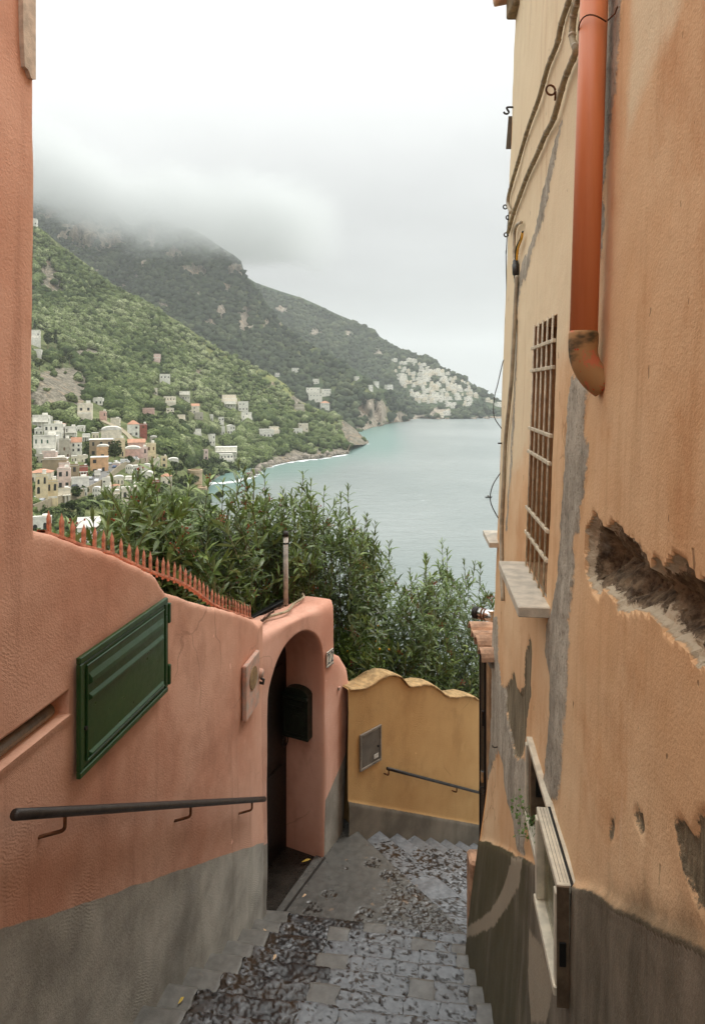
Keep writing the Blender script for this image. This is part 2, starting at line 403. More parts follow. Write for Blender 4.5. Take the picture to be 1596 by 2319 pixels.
M['black_iron'] = simple('black_iron', srgb(46, 42, 38), 0.42, 0.3, 0.25, 30, 0.4, 0.002)
M['rail_iron'] = simple('weathered_iron', srgb(58, 52, 48), 0.4, 0.2, 0.25, 22, 0.6, 0.003)
M['black'] = simple('black_paint', srgb(16, 16, 15), 0.5, 0.0, 0.3, 8, 0.2)
M['green'] = simple('dark_green_enamel', srgb(36, 72, 34), 0.36, 0.0, 0.14, 3, 0.25, 0.003)
M['green_box'] = simple('dark_green_iron', srgb(26, 38, 28), 0.45, 0.2, 0.3, 20, 0.5, 0.003)
M['coral'] = simple('coral_iron_paint', srgb(206, 142, 116), 0.7, 0.0, 0.3, 26, 0.7, 0.003)
M['tile_white'] = simple('glazed_tile', srgb(214, 208, 192), 0.3, 0.0, 0.1, 12, 0.2)
M['ink'] = simple('black_glaze', srgb(26, 28, 34), 0.35, 0.0, 0.1, 12, 0.1)
M['marble'] = simple('sill_marble', srgb(200, 190, 172), 0.6, 0.0, 0.14, 14, 0.35, 0.003)
M['cement'] = simple('bare_cement', srgb(136, 128, 116), 0.85, 0.0, 0.25, 5, 0.8, 0.01)
M['slate_grey'] = simple('grey_sheet', srgb(104, 98, 88), 0.6, 0.1, 0.15, 9, 0.3)
M['cable'] = simple('old_cable_sheath', srgb(156, 142, 114), 0.7, 0.0, 0.25, 24, 0.7, 0.003)
M['conduit'] = simple('grey_conduit', srgb(172, 160, 138), 0.6, 0.0, 0.2, 15, 0.4)
M['rust'] = simple('rusty_iron', srgb(112, 72, 44), 0.85, 0.2, 0.35, 30, 0.8, 0.003)
M['grille'] = simple('cream_iron_paint', srgb(206, 192, 166), 0.6, 0.0, 0.2, 30, 0.5, 0.003)
M['pipe_grey'] = simple('grey_white_pipe', srgb(204, 200, 190), 0.5, 0.0, 0.15, 14, 0.4, 0.004)
M['chrome'] = simple('bright_flue_steel', (0.7, 0.68, 0.64, 1), 0.16, 1.0, 0.08, 8, 0.1)
M['terracotta'] = simple('terracotta_tile', srgb(196, 156, 126), 0.85, 0.0, 0.28, 11, 0.7, 0.006)
M['alu'] = simple('beige_aluminium', srgb(222, 212, 190), 0.42, 0.2, 0.12, 18, 0.3, 0.002)
M['alu_dark'] = simple('brown_aluminium', srgb(118, 100, 80), 0.45, 0.3, 0.2, 20, 0.4, 0.002)
M['wood'] = simple('old_timber', srgb(142, 122, 92), 0.85, 0.0, 0.3, 14, 0.8, 0.006)
M['yellow'] = simple('yellow_sheath', srgb(226, 168, 34), 0.5, 0.0, 0.1, 20, 0.2)
M['vine'] = simple('dry_vine', srgb(84, 58, 42), 0.9, 0.0, 0.3, 30, 0.8, 0.004)
M['brown_plaster'] = simple('brown_reveal_plaster', srgb(160, 124, 88), 0.9, 0.0, 0.2, 7, 0.8, 0.008)
M['dark_room'] = simple('unlit_room_plaster', srgb(60, 54, 46), 0.9, 0.0, 0.2, 5, 0.4)  # dark tone stands in for the unlit room behind the window
M['mat'] = simple('dark_entry_mat', srgb(44, 40, 35), 0.3, 0.0, 0.3, 9, 0.6, 0.006)  # dark mat tone that also gives the deep entry its darkness

def orange_pipe_mat(name, aged):
    t = NT(name)
    n1 = t.noise(12, 6, 0.65); st = t.noise(1, 5, 0.6, vec=t.map((14, 14, 0.8)))
    c = t.mix(t.ramp(st, 0.3, 0.7), srgb(208, 118, 70), srgb(220, 138, 92))
    if aged:
        c = t.mix(t.ramp(n1, 0.4, 0.46), srgb(196, 112, 78), srgb(168, 128, 82))
        c = t.mix(t.ramp(t.noise(26, 4, 0.6), 0.6, 0.62), c, srgb(196, 70, 34))
        c = t.mix(t.ramp(t.noise(5, 4, 0.6, vec=t.map((1, 1, 2))), 0.52, 0.66), c, srgb(66, 56, 34))
    return t.fin(c, 0.48 if not aged else 0.75, t.bump(n1, 0.15 if not aged else 0.5, 0.004), spec=0.5)
M['pipe'] = orange_pipe_mat('orange_plastic_pipe', False)
M['pipe_aged'] = orange_pipe_mat('peeling_orange_pipe', True)
def glass_mat():
    t = NT('dusty_glass'); n1 = t.noise(6, 5, 0.6)
    c = t.mix(t.ramp(n1, 0.3, 0.7), srgb(120, 116, 84), srgb(160, 152, 112))
    return t.fin(c, 0.25, None, 0, 0.6, **{'Alpha': 0.55})
M['glass'] = glass_mat()

# ------------------------------------------------------------------ generic rendered wall (front, rounded top, back)
def wall_mesh(name, mat, P0, D, N, ps, zs, ztop, thick, disp, foot, smooth=True, rnd=0.03, drop=None):
    """front face over parameter ps and heights zs, clipped at ztop(p), rolled over the top to a back face"""
    ps = np.asarray(ps, float); zs = np.asarray(zs, float); n, m = len(ps), len(zs)
    zt = ztop(ps)[:, None]
    Z = np.minimum(zs[None, :], zt); Pm = np.repeat(ps[:, None], m, 1)
    d = disp(Pm, Z)
    rr = np.clip((zt - Z) / rnd, 0, 1); d = d - rnd * (1 - np.sqrt(1 - (1 - rr) ** 2)) * 0.9
    X = P0[0] + D[0] * Pm + N[0] * d; Yv = P0[1] + D[1] * Pm + N[1] * d
    V = np.stack([X, Yv, Z], -1)
    th = thick(ps)[:, None]
    cap = [(-0.35, 0.004), (-0.65, 0.004), (-1.0, -0.02), (-1.02, -0.25), (-1.02, -9)]
    extra = []
    for a, dz in cap:
        q = a * th[:, 0]; zz_ = zt[:, 0] + dz + (fbm(ps * 9, q * 9, 0, 3) * 0.012 if a > -1 else 0)
        if dz == -9: zz_ = np.full(n, zs[0])
        extra.append(np.stack([P0[0] + D[0] * ps + N[0] * q, P0[1] + D[1] * ps + N[1] * q, zz_], -1))
    V = np.concatenate([V, np.stack(extra, 1)], 1)
    f = gridf(n, m + len(cap))
    flat = V.reshape(-1, 3)
    fz = flat[f]
    keep = np.linalg.norm(np.cross(fz[:, 2] - fz[:, 0], fz[:, 3] - fz[:, 1]), axis=1) > 1e-7
    if drop is not None:
        j = f[:, 0] % (m + len(cap)); i = f[:, 0] // (m + len(cap))
        pc = (ps[np.minimum(i, n - 1)] + ps[np.minimum(i + 1, n - 1)]) / 2; zc = fz[:, :, 2].mean(1)
        keep &= ~(drop(pc, zc) & (j < m - 1))
    f = f[keep]
    used = np.unique(f); remap = np.full(len(flat), -1); remap[used] = np.arange(len(used))
    ft = np.concatenate([foot(Pm, Z), np.full((n, len(cap)), -1.0)], 1).ravel()
    return mk(name, flat[used], remap[f], mat, None, {'foot': ft[used]}, smooth)

# ------------------------------------------------------------------ salmon wall on the left with its building end
LK, LB = 0.175, -1.6955
LN = Vector((1, -LK, 0)).normalized(); LD = Vector((LK, 1, 0)).normalized(); LYAW = math.atan2(1, LK)
def LY(u, off=0.0): return (-LB - off * 1.0152) / (LK - (u - CU) / FOC)
def LP(Y, z, off=0.0): return Vector((LB + LK * Y, Y, z)) + LN * off
def LV(u, v, off=0.0):
    Y = LY(u, off); return Y, (CV - v) / FOC * Y
top_uv = [(80, 1199), (132, 1213), (172, 1231), (240, 1249), (268, 1259), (296, 1275), (340, 1295), (356, 1303), (362, 1312), (368, 1325), (380, 1343), (420, 1357), (464, 1371), (500, 1379), (536, 1389), (568, 1401), (588, 1415)]
tp = [LV(*p) for p in top_uv]; YC = LY(73.5)
def l_top(p):
    z = np.interp(p, [a for a, b in tp], [b for a, b in tp]) + 0.006 * noise(p * 14, 0, 0, 4)
    return np.where(p < YC, 3.6, z)
def stair_line(Y): return -1.963 - 0.582 * (Y - 2.398)
SLZ = (-1.276, -1.374); SLY = 2.80
def l_disp(p, z):
    d = 0.012 * fbm(p * 1.3, z * 1.3, 0, 11, 3) + 0.003 * fbm(p * 7, z * 7, 0, 15, 3)
    ins = (z < SLZ[0]) & (z > SLZ[1]) & (p < SLY)
    lip = sst(-1.43, -1.375, z) * (z < SLZ[1] + 1e-4) * (p < SLY) * 0.012
    return np.where(ins, d - 0.11, d + lip)
l_ps = np.concatenate([np.linspace(-3.0, 1.7, 12), np.arange(1.72, YC - 0.01, 0.018), [YC - 0.0005, YC + 0.0015], np.arange(YC + 0.012, 5.47, 0.018)])
l_ps = np.unique(np.round(np.concatenate([l_ps, [SLY - 0.001, SLY + 0.001]]), 5))
l_zs = np.unique(np.round(np.concatenate([np.arange(-5.1, -0.4, 0.018), np.linspace(-0.4, 3.6, 50), [SLZ[0] + .001, SLZ[0] - .001, SLZ[1] + .001, SLZ[1] - .001]]), 5))
lw = wall_mesh('rendered_wall', M['salmon'], (LB, 0), (LK, 1), LN, l_ps, l_zs, l_top, lambda p: np.where(p < YC, 2.6, 0.28), l_disp,
               lambda p, z: stair_line(p) - z + 0.006 * noise(p * 6, 0, 0, 8))
tag(lw, 'salmon pink rendered wall with grey cement foot and tall building end along the stairs', 'wall')
# pale plaster scar high on the building corner is its own thin coat
sc_uv = [(44, -30), (44, 60), (48, 150), (56, 158), (62, 175), (68, 180), (73, 180), (73, -30)]
sv = [LP(*LV(u, v), 0.012 + 0.004) for u, v in sc_uv]
n_ = len(sv); v2 = sv + [p - LN * 0.03 for p in sv]
scar = mk('plaster_scar', v2, [tuple(range(n_))] + [(i, (i + 1) % n_, n_ + (i + 1) % n_, n_ + i) for i in range(n_)], simple('pale_bare_plaster', srgb(206, 186, 166), 0.9, 0, 0.15, 20, 0.8, 0.006), lw)

# pipe in the slot
b = MB(); b.tube([LP(-1.5, -1.335, -0.045), LP(2.2, -1.335, -0.045), LP(2.74, -1.335, -0.045)], 0.029, 12)
wp = b.build('waste_pipe', simple('dull_brown_pipe', srgb(116, 98, 76), 0.4, 0.1, 0.25, 18, 0.4), None, True)
tag(wp, 'dull brown pipe lying in the slot of the salmon wall', 'pipe')

# green metal hatch
ha = empty('wall_hatch', 'dark green ribbed metal hatch hanging on the salmon wall', 'hatch', LP(3.243, -1.41, 0.02), math.atan2(1, LK))
def hb(name, boxes, mat=None, bev=0.004, parent=ha):
    b = MB()
    for (x0, x1, z0, z1, d0, d1) in boxes: b.box(((x0 + x1) / 2, -(d0 + d1) / 2, (z0 + z1) / 2), (x1 - x0, d1 - d0, z1 - z0), None, bev)
    return b.build(name, mat or M['green'], parent)
# local x runs along the wall away from the camera, local -y is out of the wall
W, H = 0.42, 0.26
hb('frame_bar', [(-W, W, H - 0.03, H, 0, 0.022)]); hb('frame_bar', [(-W, W, -H, -H + 0.028, 0, 0.022)])
hb('frame_bar', [(-W, -W + 0.03, -H + 0.029, H - 0.031, 0, 0.022)]); hb('frame_bar', [(W - 0.03, W, -H + 0.029, H - 0.031, 0, 0.022)])
leaf_ = hb('door_panel', [(-W + 0.032, W - 0.032, -H + 0.032, H - 0.034, 0, 0.016)])
for z0, z1 in ((0.115, 0.165), (0.045, 0.075), (-0.2, -0.178)):
    b = MB(); x0, x1 = -W + 0.075, W - 0.05
    b.add([(x0, -0.016, z0), (x1, -0.016, z0), (x1, -0.016, z1), (x0, -0.016, z1), (x0 + .012, -0.027, z0 + .006), (x1 - .012, -0.027, z0 + .006), (x1 - .012, -0.026, (z0 + z1) / 2), (x0 + .012, -0.026, (z0 + z1) / 2)],
          [(0, 1, 5, 4), (1, 2, 6, 5), (2, 3, 7, 6), (3, 0, 4, 7), (4, 5, 6, 7)])
    b.build('rib', M['green'], leaf_)
hb('lip_bar', [(-W + 0.05, -W + 0.058, -H + 0.05, H - 0.05, 0.016, 0.024)], parent=leaf_)
hb('lip_bar', [(-W + 0.05, W - 0.04, H - 0.058, H - 0.05, 0.016, 0.024)], parent=leaf_)
hb('lip_bar', [(-W + 0.05, W - 0.04, -H + 0.05, -H + 0.058, 0.016, 0.024)], parent=leaf_)
for z in (0.17, -0.17): hb('hinge', [(W + 0.001, W + 0.022, z - 0.055, z + 0.055, 0, 0.03)])
b = MB(); b.tube([(-W + 0.045, -0.015, -0.06), (-W + 0.045, -0.026, -0.06)], 0.009, 8); b.build('lock', M['black_iron'], ha)

# handrail on the salmon wall
hr = empty('handrail', 'wet dark iron handrail on bent brackets fixed to the salmon wall', 'handrail', LP(2.37, -1.518, 0.08))
def at(o, p): return Vector(p) - o.location
A_, B_ = LP(2.372, -1.518, 0.08), LP(5.252, -3.249, 0.08)
b = MB(); b.tube([at(hr, A_.lerp(B_, k / 12)) for k in range(13)], 0.0195, 14); b.build('rail', M['rail_iron'], hr, True)
for u in (152, 434, 572):
    Y = LY(u, 0.08); p = A_.lerp(B_, (Y - 2.372) / (5.252 - 2.372))
    q = p - Vector((0, 0, 0.075)); w_ = q - LN * 0.085 - LD * 0.06
    b = MB(); b.tube([at(hr, x) for x in bent([p, q, w_], 5, 0.02)], 0.0075, 8); b.build('bracket', M['rust'], hr, True)

# plaque with a round vent, and a small wall lamp next to it
pc = LP(5.11, -2.285, 0.02)
pq = empty('wall_plaque', 'salmon painted panel with a round vent beside the arched gate', 'plaque', pc, LYAW)
b = MB(); b.box((0, 0, 0), (0.325, 0.035, 0.42), None, 0.008); b.build('panel', M['salmon_gate'], pq)
b = MB(); b.tube([(0.0, -0.016, 0.055), (0.0, -0.024, 0.055)], 0.085, 24); b.build('vent_disc', simple('old_brass_vent', srgb(150, 122, 84), 0.6, 0.2, 0.2, 30, 0.8, 0.003), pq)
wlp = empty('wall_lamp', 'tiny salmon painted bulkhead lamp between the panel and the arched gate', 'lamp', LP(5.285, -2.3, 0.02), LYAW)
b = MB(); b.tube([(0, 0.01, 0.03), (0, -0.035, 0.03)], [0.04, 0.036], 14); b.build('lamp_body', M['salmon_gate'], wlp, True)
b = MB(); b.tube([(0, -0.02, -0.005), (0, -0.045, -0.02), (0, -0.04, -0.05), (0, -0.01, -0.045)], 0.012, 8); b.build('lamp_hook', M['rail_iron'], wlp, True)

# spiked iron fence along the wall top
rail_uv = [(84, 1206), (132, 1221), (172, 1237), (240, 1254), (296, 1280), (340, 1299), (356, 1304), (390, 1315), (420, 1330), (445, 1347), (470, 1367), (500, 1382), (536, 1393), (566, 1403)]
ro = [LV(u, v, -0.15) for u, v in rail_uv]
def rz_(Y): return float(np.interp(Y, [a for a, b in ro], [b for a, b in ro]))
fe = empty('spiked_fence', 'row of coral painted iron spikes along the top of the salmon wall', 'fence', LP(2.7, -0.6, -0.15))
ys_ = np.linspace(ro[0][0], ro[-1][0], 44); b = MB(); vv = []
for y in ys_:
    for dn, dz in ((-.02, -.006), (.02, -.006), (.02, .006), (-.02, .006)): vv.append(at(fe, LP(y, rz_(y) + dz, -0.15 + dn)))
ff = [(i * 4 + j, i * 4 + (j + 1) % 4, i * 4 + 4 + (j + 1) % 4, i * 4 + 4 + j) for i in range(len(ys_) - 1) for j in range(4)]
b.add(vv, ff); b.build('rail', M['coral'], fe)
bm_ = MB(); w1, w2, hh = 0.0085, 0.006, 0.112
bm_.add([(-w1, -w2, -.02), (w1, -w2, -.02), (w1, w2, -.02), (-w1, w2, -.02), (-w1 * 1.15, -w2, hh * .66), (w1 * 1.15, -w2, hh * .66), (w1 * 1.15, w2, hh * .66), (-w1 * 1.15, w2, hh * .66), (0, 0, hh)],
        [(0, 1, 5, 4), (1, 2, 6, 5), (2, 3, 7, 6), (3, 0, 4, 7), (4, 5, 8), (5, 6, 8), (6, 7, 8), (7, 4, 8)])
sp0 = bm_.build('spike', M['coral'], fe)
us = [103, 132, 158, 182, 207, 228, 249, 269, 288, 305, 321, 336, 351, 365, 377, 391, 404, 416, 427, 438, 449, 458, 467, 476, 485, 493, 501, 509, 517, 524, 531, 538, 545, 552, 558, 564]
for i, u in enumerate(us):
    Y = LY(u, -0.15); o = sp0 if i == 0 else link(sp0.copy(), fe)
    o.location = at(fe, LP(Y, rz_(Y), -0.15)); o.rotation_euler = (random.uniform(-.03, .03), random.uniform(-.05, .05), LYAW + random.uniform(-.2, .2)); o.scale = (1, 1, random.uniform(.93, 1.1))

# ------------------------------------------------------------------ arched gate
G0 = Vector((-0.709, 5.54, 0)); GD = Vector((0.4398, 0.898, 0)).normalized(); GN = Vector((GD.y, -GD.x, 0))
def GP(s, z, off=0.0): return Vector((G0.x + GD.x * s, G0.y + GD.y * s, z)) + GN * off
def GVs(u):                                        # s along the gate where column u meets its face
    k = (u - CU) / FOC; return (k * G0.y - G0.x) / (GD.x - k * GD.y)
def GV(u, v):
    s = GVs(u); return s, (CV - v) / FOC * (G0.y + GD.y * s)
OW = 0.98
inner = [(0.0, -4.9)] + [(0.0, z) for z in np.linspace(-4.7, -2.75, 14)]
for k in range(1, 20):
    a = math.pi * (1 - k / 20); inner.append((OW / 2 + OW / 2 * math.cos(a) + 0.0, -2.75 + 0.53 * math.sin(a) ** 0.85))
inner += [(OW, z) for z in np.linspace(-2.75, -4.7, 14)] + [(OW, -4.9)]
outer_k = [(-0.125, -4.9), (-0.125, -2.03), (1.20, -2.12), (1.215, -2.66), (1.36, -2.74), (1.53, -2.93), (1.585, -3.12), (1.53, -3.7), (1.45, -4.5), (1.44, -4.9)]
def resample(pts, n):
    P = np.array(pts); L = np.concatenate([[0], np.cumsum(np.hypot(*np.diff(P, axis=0).T))]); q = np.linspace(0, L[-1], n)
    return np.stack([np.interp(q, L, P[:, 0]), np.interp(q, L, P[:, 1])], 1)
# match inner and outer points by walking the three sides
ni = 24
I_ = np.concatenate([resample(inner[:16], ni), resample(inner[15:36], 40)[1:], resample(inner[35:], 60)[1:]])
O_ = np.concatenate([resample(outer_k[:2], ni), resample(outer_k[1:3], 40)[1:], resample(outer_k[2:], 60)[1:]])
kk = 14; V = []; depth = 0.45
for r in range(kk + 1):
    q = I_ + (O_ - I_) * (r / kk)
    d = 0.008 * fbm(q[:, 0] * 3, q[:, 1] * 3, 0, 21, 3) - 0.035 * (1 - math.sqrt(max(0, 1 - max(0, (r / kk - 0.8) / 0.2) ** 2))) - 0.02 * (1 - math.sqrt(max(0, 1 - max(0, (0.12 - r / kk) / 0.12) ** 2)))
    V.append(np.array([list(GP(a, c, dd)) for (a, c), dd in zip(q, d)]))
rows_in = [np.array([list(GP(a, c, -dd)) for a, c in I_]) for dd in (depth, depth * 0.66, depth * 0.33, 0.06)]
rows_out = []
for dd in (0.06, 0.2, 0.32):
    rows_out.append(np.array([list(GP(a, c + 0.01 * noise(a * 9, dd * 9, 0, 5), -dd)) for a, c in O_]))
rows_out.append(np.array([list(GP(a, c - 0.03, -0.36)) for a, c in O_]))
allr = np.stack(rows_in + V + rows_out, 0)
gs = np.broadcast_to((allr[:, :, :2] - np.array([G0.x, G0.y])) @ np.array([GD.x, GD.y]), allr.shape[:2])
ftz = np.where(gs < 0.3, -3.80 - 0.3 * gs, -3.86 + 0.55 * (gs - 1.31) * 1.0)
gate = mk('gate_arch', allr.reshape(-1, 3), gridf(allr.shape[0], allr.shape[1])[:, ::-1], M['salmon_gate'], None, {'foot': np.where((np.arange(allr.shape[0]) < 5)[:, None], -1, ftz - allr[:, :, 2]).ravel()}, True)
tag(gate, 'salmon rendered arched gateway with recessed doorway at the turn of the stairs', 'gateway')
# dark door set back in the arch
dr = empty('entrance_door', 'black panelled door standing deep in the arched gateway', 'door', GP(0.49, -4.6, -depth + 0.02), math.atan2(GD.y, GD.x))
b = MB(); b.box((0, 0.02, 1.2), (1.1, 0.05, 2.6), None, 0.004); b.build('door_leaf', M['black'], dr)
for x in (-0.24, 0.24):
    for z, h in ((0.55, 0.7), (1.45, 0.9)):
        b = MB(); b.box((x, -0.012, z), (0.34, 0.02, h), None, 0.008); b.build('door_panel', M['black'], dr)
b = MB(); b.tube([(0.42 - 0.05 * math.cos(a), -0.035, 1.12 + 0.05 * math.sin(a)) for a in np.linspace(0, 2 * math.pi, 17)], 0.006, 6); b.build('ring_handle', M['black_iron'], dr, True)
# side of the entry behind the arch and its floor
v = [GP(-0.02, -4.57, 0.0), GP(1.0, -4.57, 0.0), GP(1.0, -4.57, -depth - 0.1), GP(-0.02, -4.57, -depth - 0.1)]
v += [p - Vector((0, 0, 0.3)) for p in v]
fl = mk('entry_floor', v, [(0, 1, 2, 3), (0, 4, 5, 1), (1, 5, 6, 2), (2, 6, 7, 3), (3, 7, 4, 0)], M['mat']); struct(fl)
b = MB(); p, q = GP(0.0, -4.55, 0.01), GP(OW, -4.55, 0.01); b.tube([p, q], 0.012, 6)
th_ = b.build('threshold_strip', M['black_iron']); tag(th_, 'thin dark metal threshold strip across the arched gateway', 'threshold')
# mailbox on the reveal
mc = GP(OW, -3.12, -0.27)
mb = empty('mailbox', 'dark green cast iron mailbox with arched lid inside the gateway', 'mailbox', mc, math.atan2(-GN.y, -GN.x))
mx = 0.142                                       # local x runs out of the reveal depth (towards the alley), local y into the opening
prof = [(-mx, -0.29), (mx, -0.29), (mx, 0.13)] + [(mx * math.cos(a), 0.13 + 0.07 * math.sin(a)) for a in np.linspace(0.1, math.pi - 0.1, 9)] + [(-mx, 0.13)]
b = MB(); n_ = len(prof); b.add([(x, 0.0, z) for x, z in prof] + [(x, 0.09, z) for x, z in prof], [tuple(range(n_, 2 * n_))[::-1], tuple(range(n_))] + [(i, (i + 1) % n_, n_ + (i + 1) % n_, n_ + i) for i in range(n_)])
b.build('box_body', M['green_box'], mb)
b = MB(); b.box((0, 0.1, 0.11), (0.29, 0.03, 0.03), None, 0.006); b.build('lid_edge', M['green_box'], mb)
b = MB(); b.box((0, 0.094, -0.13), (0.23, 0.012, 0.22), None, 0.004); b.build('front_door', M['green_box'], mb)
b = MB(); b.box((0, 0.096, 0.05), (0.17, 0.014, 0.045), None, 0.006); b.build('letter_flap', M['green_box'], mb)
b = MB()
for k in range(10):
    a = k * math.pi / 5; b.tube([(0.03 * math.cos(a), 0.097, -0.03 + 0.035 * math.sin(a)), (0.055 * math.cos(a), 0.101, -0.03 + 0.06 * math.sin(a))], [0.009, 0.004], 5)
o = b.build('relief_emblem', M['green_box'], mb); o['kind'] = 'stuff'
b = MB(); b.box((0, 0.085, -0.285), (0.3, 0.03, 0.02), None, 0.005); b.build('base_edge', M['green_box'], mb)

# house number 22 on two glazed tiles
s22, z22 = GV(744.5, 1490)
hn = empty('house_number', 'white glazed tile plate with the number 22 on the gate pier', 'number plate', GP(s22, z22, 0.012), math.atan2(GD.y, GD.x))
for x in (-0.034, 0.034):
    b = MB(); b.box((x, 0, 0), (0.066, 0.012, 0.155), None, 0.002); b.build('tile', M['tile_white'], hn)
    cu = bpy.data.curves.new('numeral', 'FONT'); cu.body = '2'; cu.size = 0.15; cu.align_x = 'CENTER'; cu.align_y = 'CENTER'; cu.extrude = 0.001
    to_ = bpy.data.objects.new('numeral', cu); COL.objects.link(to_); bpy.context.view_layer.update(); nme = bpy.data.meshes.new_from_object(to_.evaluated_get(bpy.context.evaluated_depsgraph_get())); bpy.data.objects.remove(to_); nme.materials.clear(); nme.materials.append(M['ink']); o = link(bpy.data.objects.new('numeral', nme), hn); o.location = (x, -0.0075, 0); o.rotation_euler = (R(90), 0, 0)
    o.scale = (0.78, 1, 1)
for z in (-0.07, 0.07):
    b = MB(); b.box((0, -0.007, z), (0.13, 0.003, 0.006)); b.build('tile_border', M['ink'], hn)
s_, z_ = GV(766, 1559)
bt = MB(); bt.box((0, 0, 0), (0.035, 0.02, 0.035), Matrix.Rotation(math.atan2(GD.y, GD.x), 4, 'Z'), 0.004)
o = bt.build('wall_socket', M['salmon_gate'], None, loc=GP(s_, z_, 0.01)); tag(o, 'tiny square box painted salmon on the gate pier', 'box')

# things lying on the gate top
gt = lambda s, off: GP(s, -2.03 - 0.068 * s + 0.02, off)
b = MB(); b.tube([p + Vector((0, 0, .012)) for p in spl([gt(-0.1, -0.1), gt(0.25, -0.16), gt(0.5, -0.12), gt(0.75, -0.2), gt(1.0, -0.24), gt(1.12, -0.32)], 6)], 0.012, 8)
o = b.build('garden_hose', M['cable'], None, True); tag(o, 'pale cable lying along the top of the arched gateway', 'cable')
dv = empty('dry_vine', 'dry twisted vine lying on top of the arched gateway', 'vine', gt(0.05, -0.1))
pts = spl([gt(-0.1, -0.08), gt(0.1, -0.12), gt(0.25, -0.16), gt(0.42, -0.2), gt(0.6, -0.2)], 7)
b = MB(); b.tube([at(dv, p + Vector((0, 0, 0.02 + 0.02 * random.random()))) for p in pts], 0.007, 6); b.build('stem', M['vine'], dv, True)
b = MB()
for k in range(60):
    p = at(dv, random.choice(pts)) + Vector((0, 0, .02)); d = Vector((random.uniform(-1, 1), random.uniform(-1, 1), random.uniform(0, 1.1))) * 0.035
    b.tube([p, p + d], [0.004, 0.001], 4)
o = b.build('thorns', M['vine'], dv); o['kind'] = 'stuff'

# grey-white post behind the gate
po = empty('standpipe_post', 'thin weathered white pipe post with black cap rising behind the gateway', 'post', (PX(647, 1355, 6.4).x, 6.4, -2.16))
zt_ = (CV - 1213) / FOC * 6.4 + 2.16
b = MB(); b.tube([(0, 0, 0), (0.0, 0, zt_)], 0.024, 14); b.build('pipe', simple('rust_stained_pipe', srgb(190, 182, 172), 0.6, 0.1, 0.3, 12, 0.5), po, True)
b = MB(); b.tube([(0, 0, zt_ - 0.005), (0, 0, zt_ + 0.02), (0, 0, zt_ + 0.045)], [0.031, 0.03, 0.02], 12); b.build('cap', M['black_iron'], po, True)
b = MB(); b.tube([(0, 0, zt_ - 0.08), (0, 0, zt_ - 0.065)], 0.028, 12); b.build('collar', M['black_iron'], po, True)

# ------------------------------------------------------------------ ochre wall at the turn
OA = Vector((-0.13, 6.64, 0)); OD = Vector((0.7071, 0.7071, 0)); ON = Vector((0.7071, -0.7071, 0)); OYAW = math.atan2(1, 1)
def OP(s, z, off=0.0): return Vector((OA.x + OD.x * s, OA.y + OD.y * s, z)) + ON * off
def OV(u, v):
    k = (u - CU) / FOC; s = (k * OA.y - OA.x) / (OD.x - k * OD.y); return s, (CV - v) / FOC * (OA.y + OD.y * s)
ot_uv = [(790, 1560), (803, 1560), (828, 1556), (846, 1545), (858, 1535), (878, 1527), (896, 1528), (908, 1532), (918, 1545), (926, 1553), (945, 1552), (960, 1548), (975, 1549), (990, 1558), (1002, 1568), (1018, 1577), (1035, 1577), (1055, 1574), (1072, 1577), (1090, 1590), (1110, 1600)]
otp = [OV(*p) for p in ot_uv]
g0, g1 = OV(785, 1815), OV(1075, 1866)
def o_foot(p): return g0[1] + (g1[1] - g0[1]) * (p - g0[0]) / (g1[0] - g0[0])
o_ps = np.concatenate([np.arange(0.12, 2.9, 0.02), [3.2, 4, 5]])
ow = wall_mesh('rendered_wall', M['ochre'], (OA.x, OA.y), (OD.x, OD.y), ON, o_ps, np.concatenate([[-9], np.arange(-6.8, -2.8, 0.02)]),
               lambda p: np.interp(p, [a for a, b in otp], [b for a, b in otp]) + 0.012 * fbm(p * 16, 0, 0, 31, 3), lambda p: 0.22 + 0 * p,
               lambda p, z: 0.012 * fbm(p * 1.2, z * 1.2, 0, 41, 3) + 0.016 * sst(0.0, 0.01, o_foot(p) - z), lambda p, z: o_foot(p) - z, rnd=0.015)
tag(ow, 'ochre rendered wall with broken wavy top and dark grey foot', 'wall')
# broken pale mortar along its top
s_ = np.linspace(0.14, 2.45, 150); zt2 = np.interp(s_, [a for a, b in otp], [b for a, b in otp]); hgt_ = 0.012 + 0.018 * np.abs(fbm(s_ * 5, 0, 0, 5, 4, .6)); rows_ = []
for off, kz, sd_ in ((0.016, -1.0, 1), (0.022, -0.45, 2), (0.012, 0.25, 3), (-0.05, 0.75, 4), (-0.12, 0.8, 5), (-0.19, 0.5, 6), (-0.235, -0.6, 7)):
    jz = 0.006 * fbm(s_ * 20, sd_ * 3.3, 0, 9, 3); jo = 0.006 * fbm(s_ * 22, sd_ * 5.1, 0, 19, 3)
    rows_.append(np.array([list(OP(a, b + kz * c + e, off + f_)) for a, b, c, e, f_ in zip(s_, zt2, hgt_, jz, jo)]))
mk('broken_edge', np.stack(rows_, 0).reshape(-1, 3), gridf(7, 150), simple('pale_broken_mortar', srgb(190, 158, 112), 0.95, 0, .22, 16, .8, .01), ow)
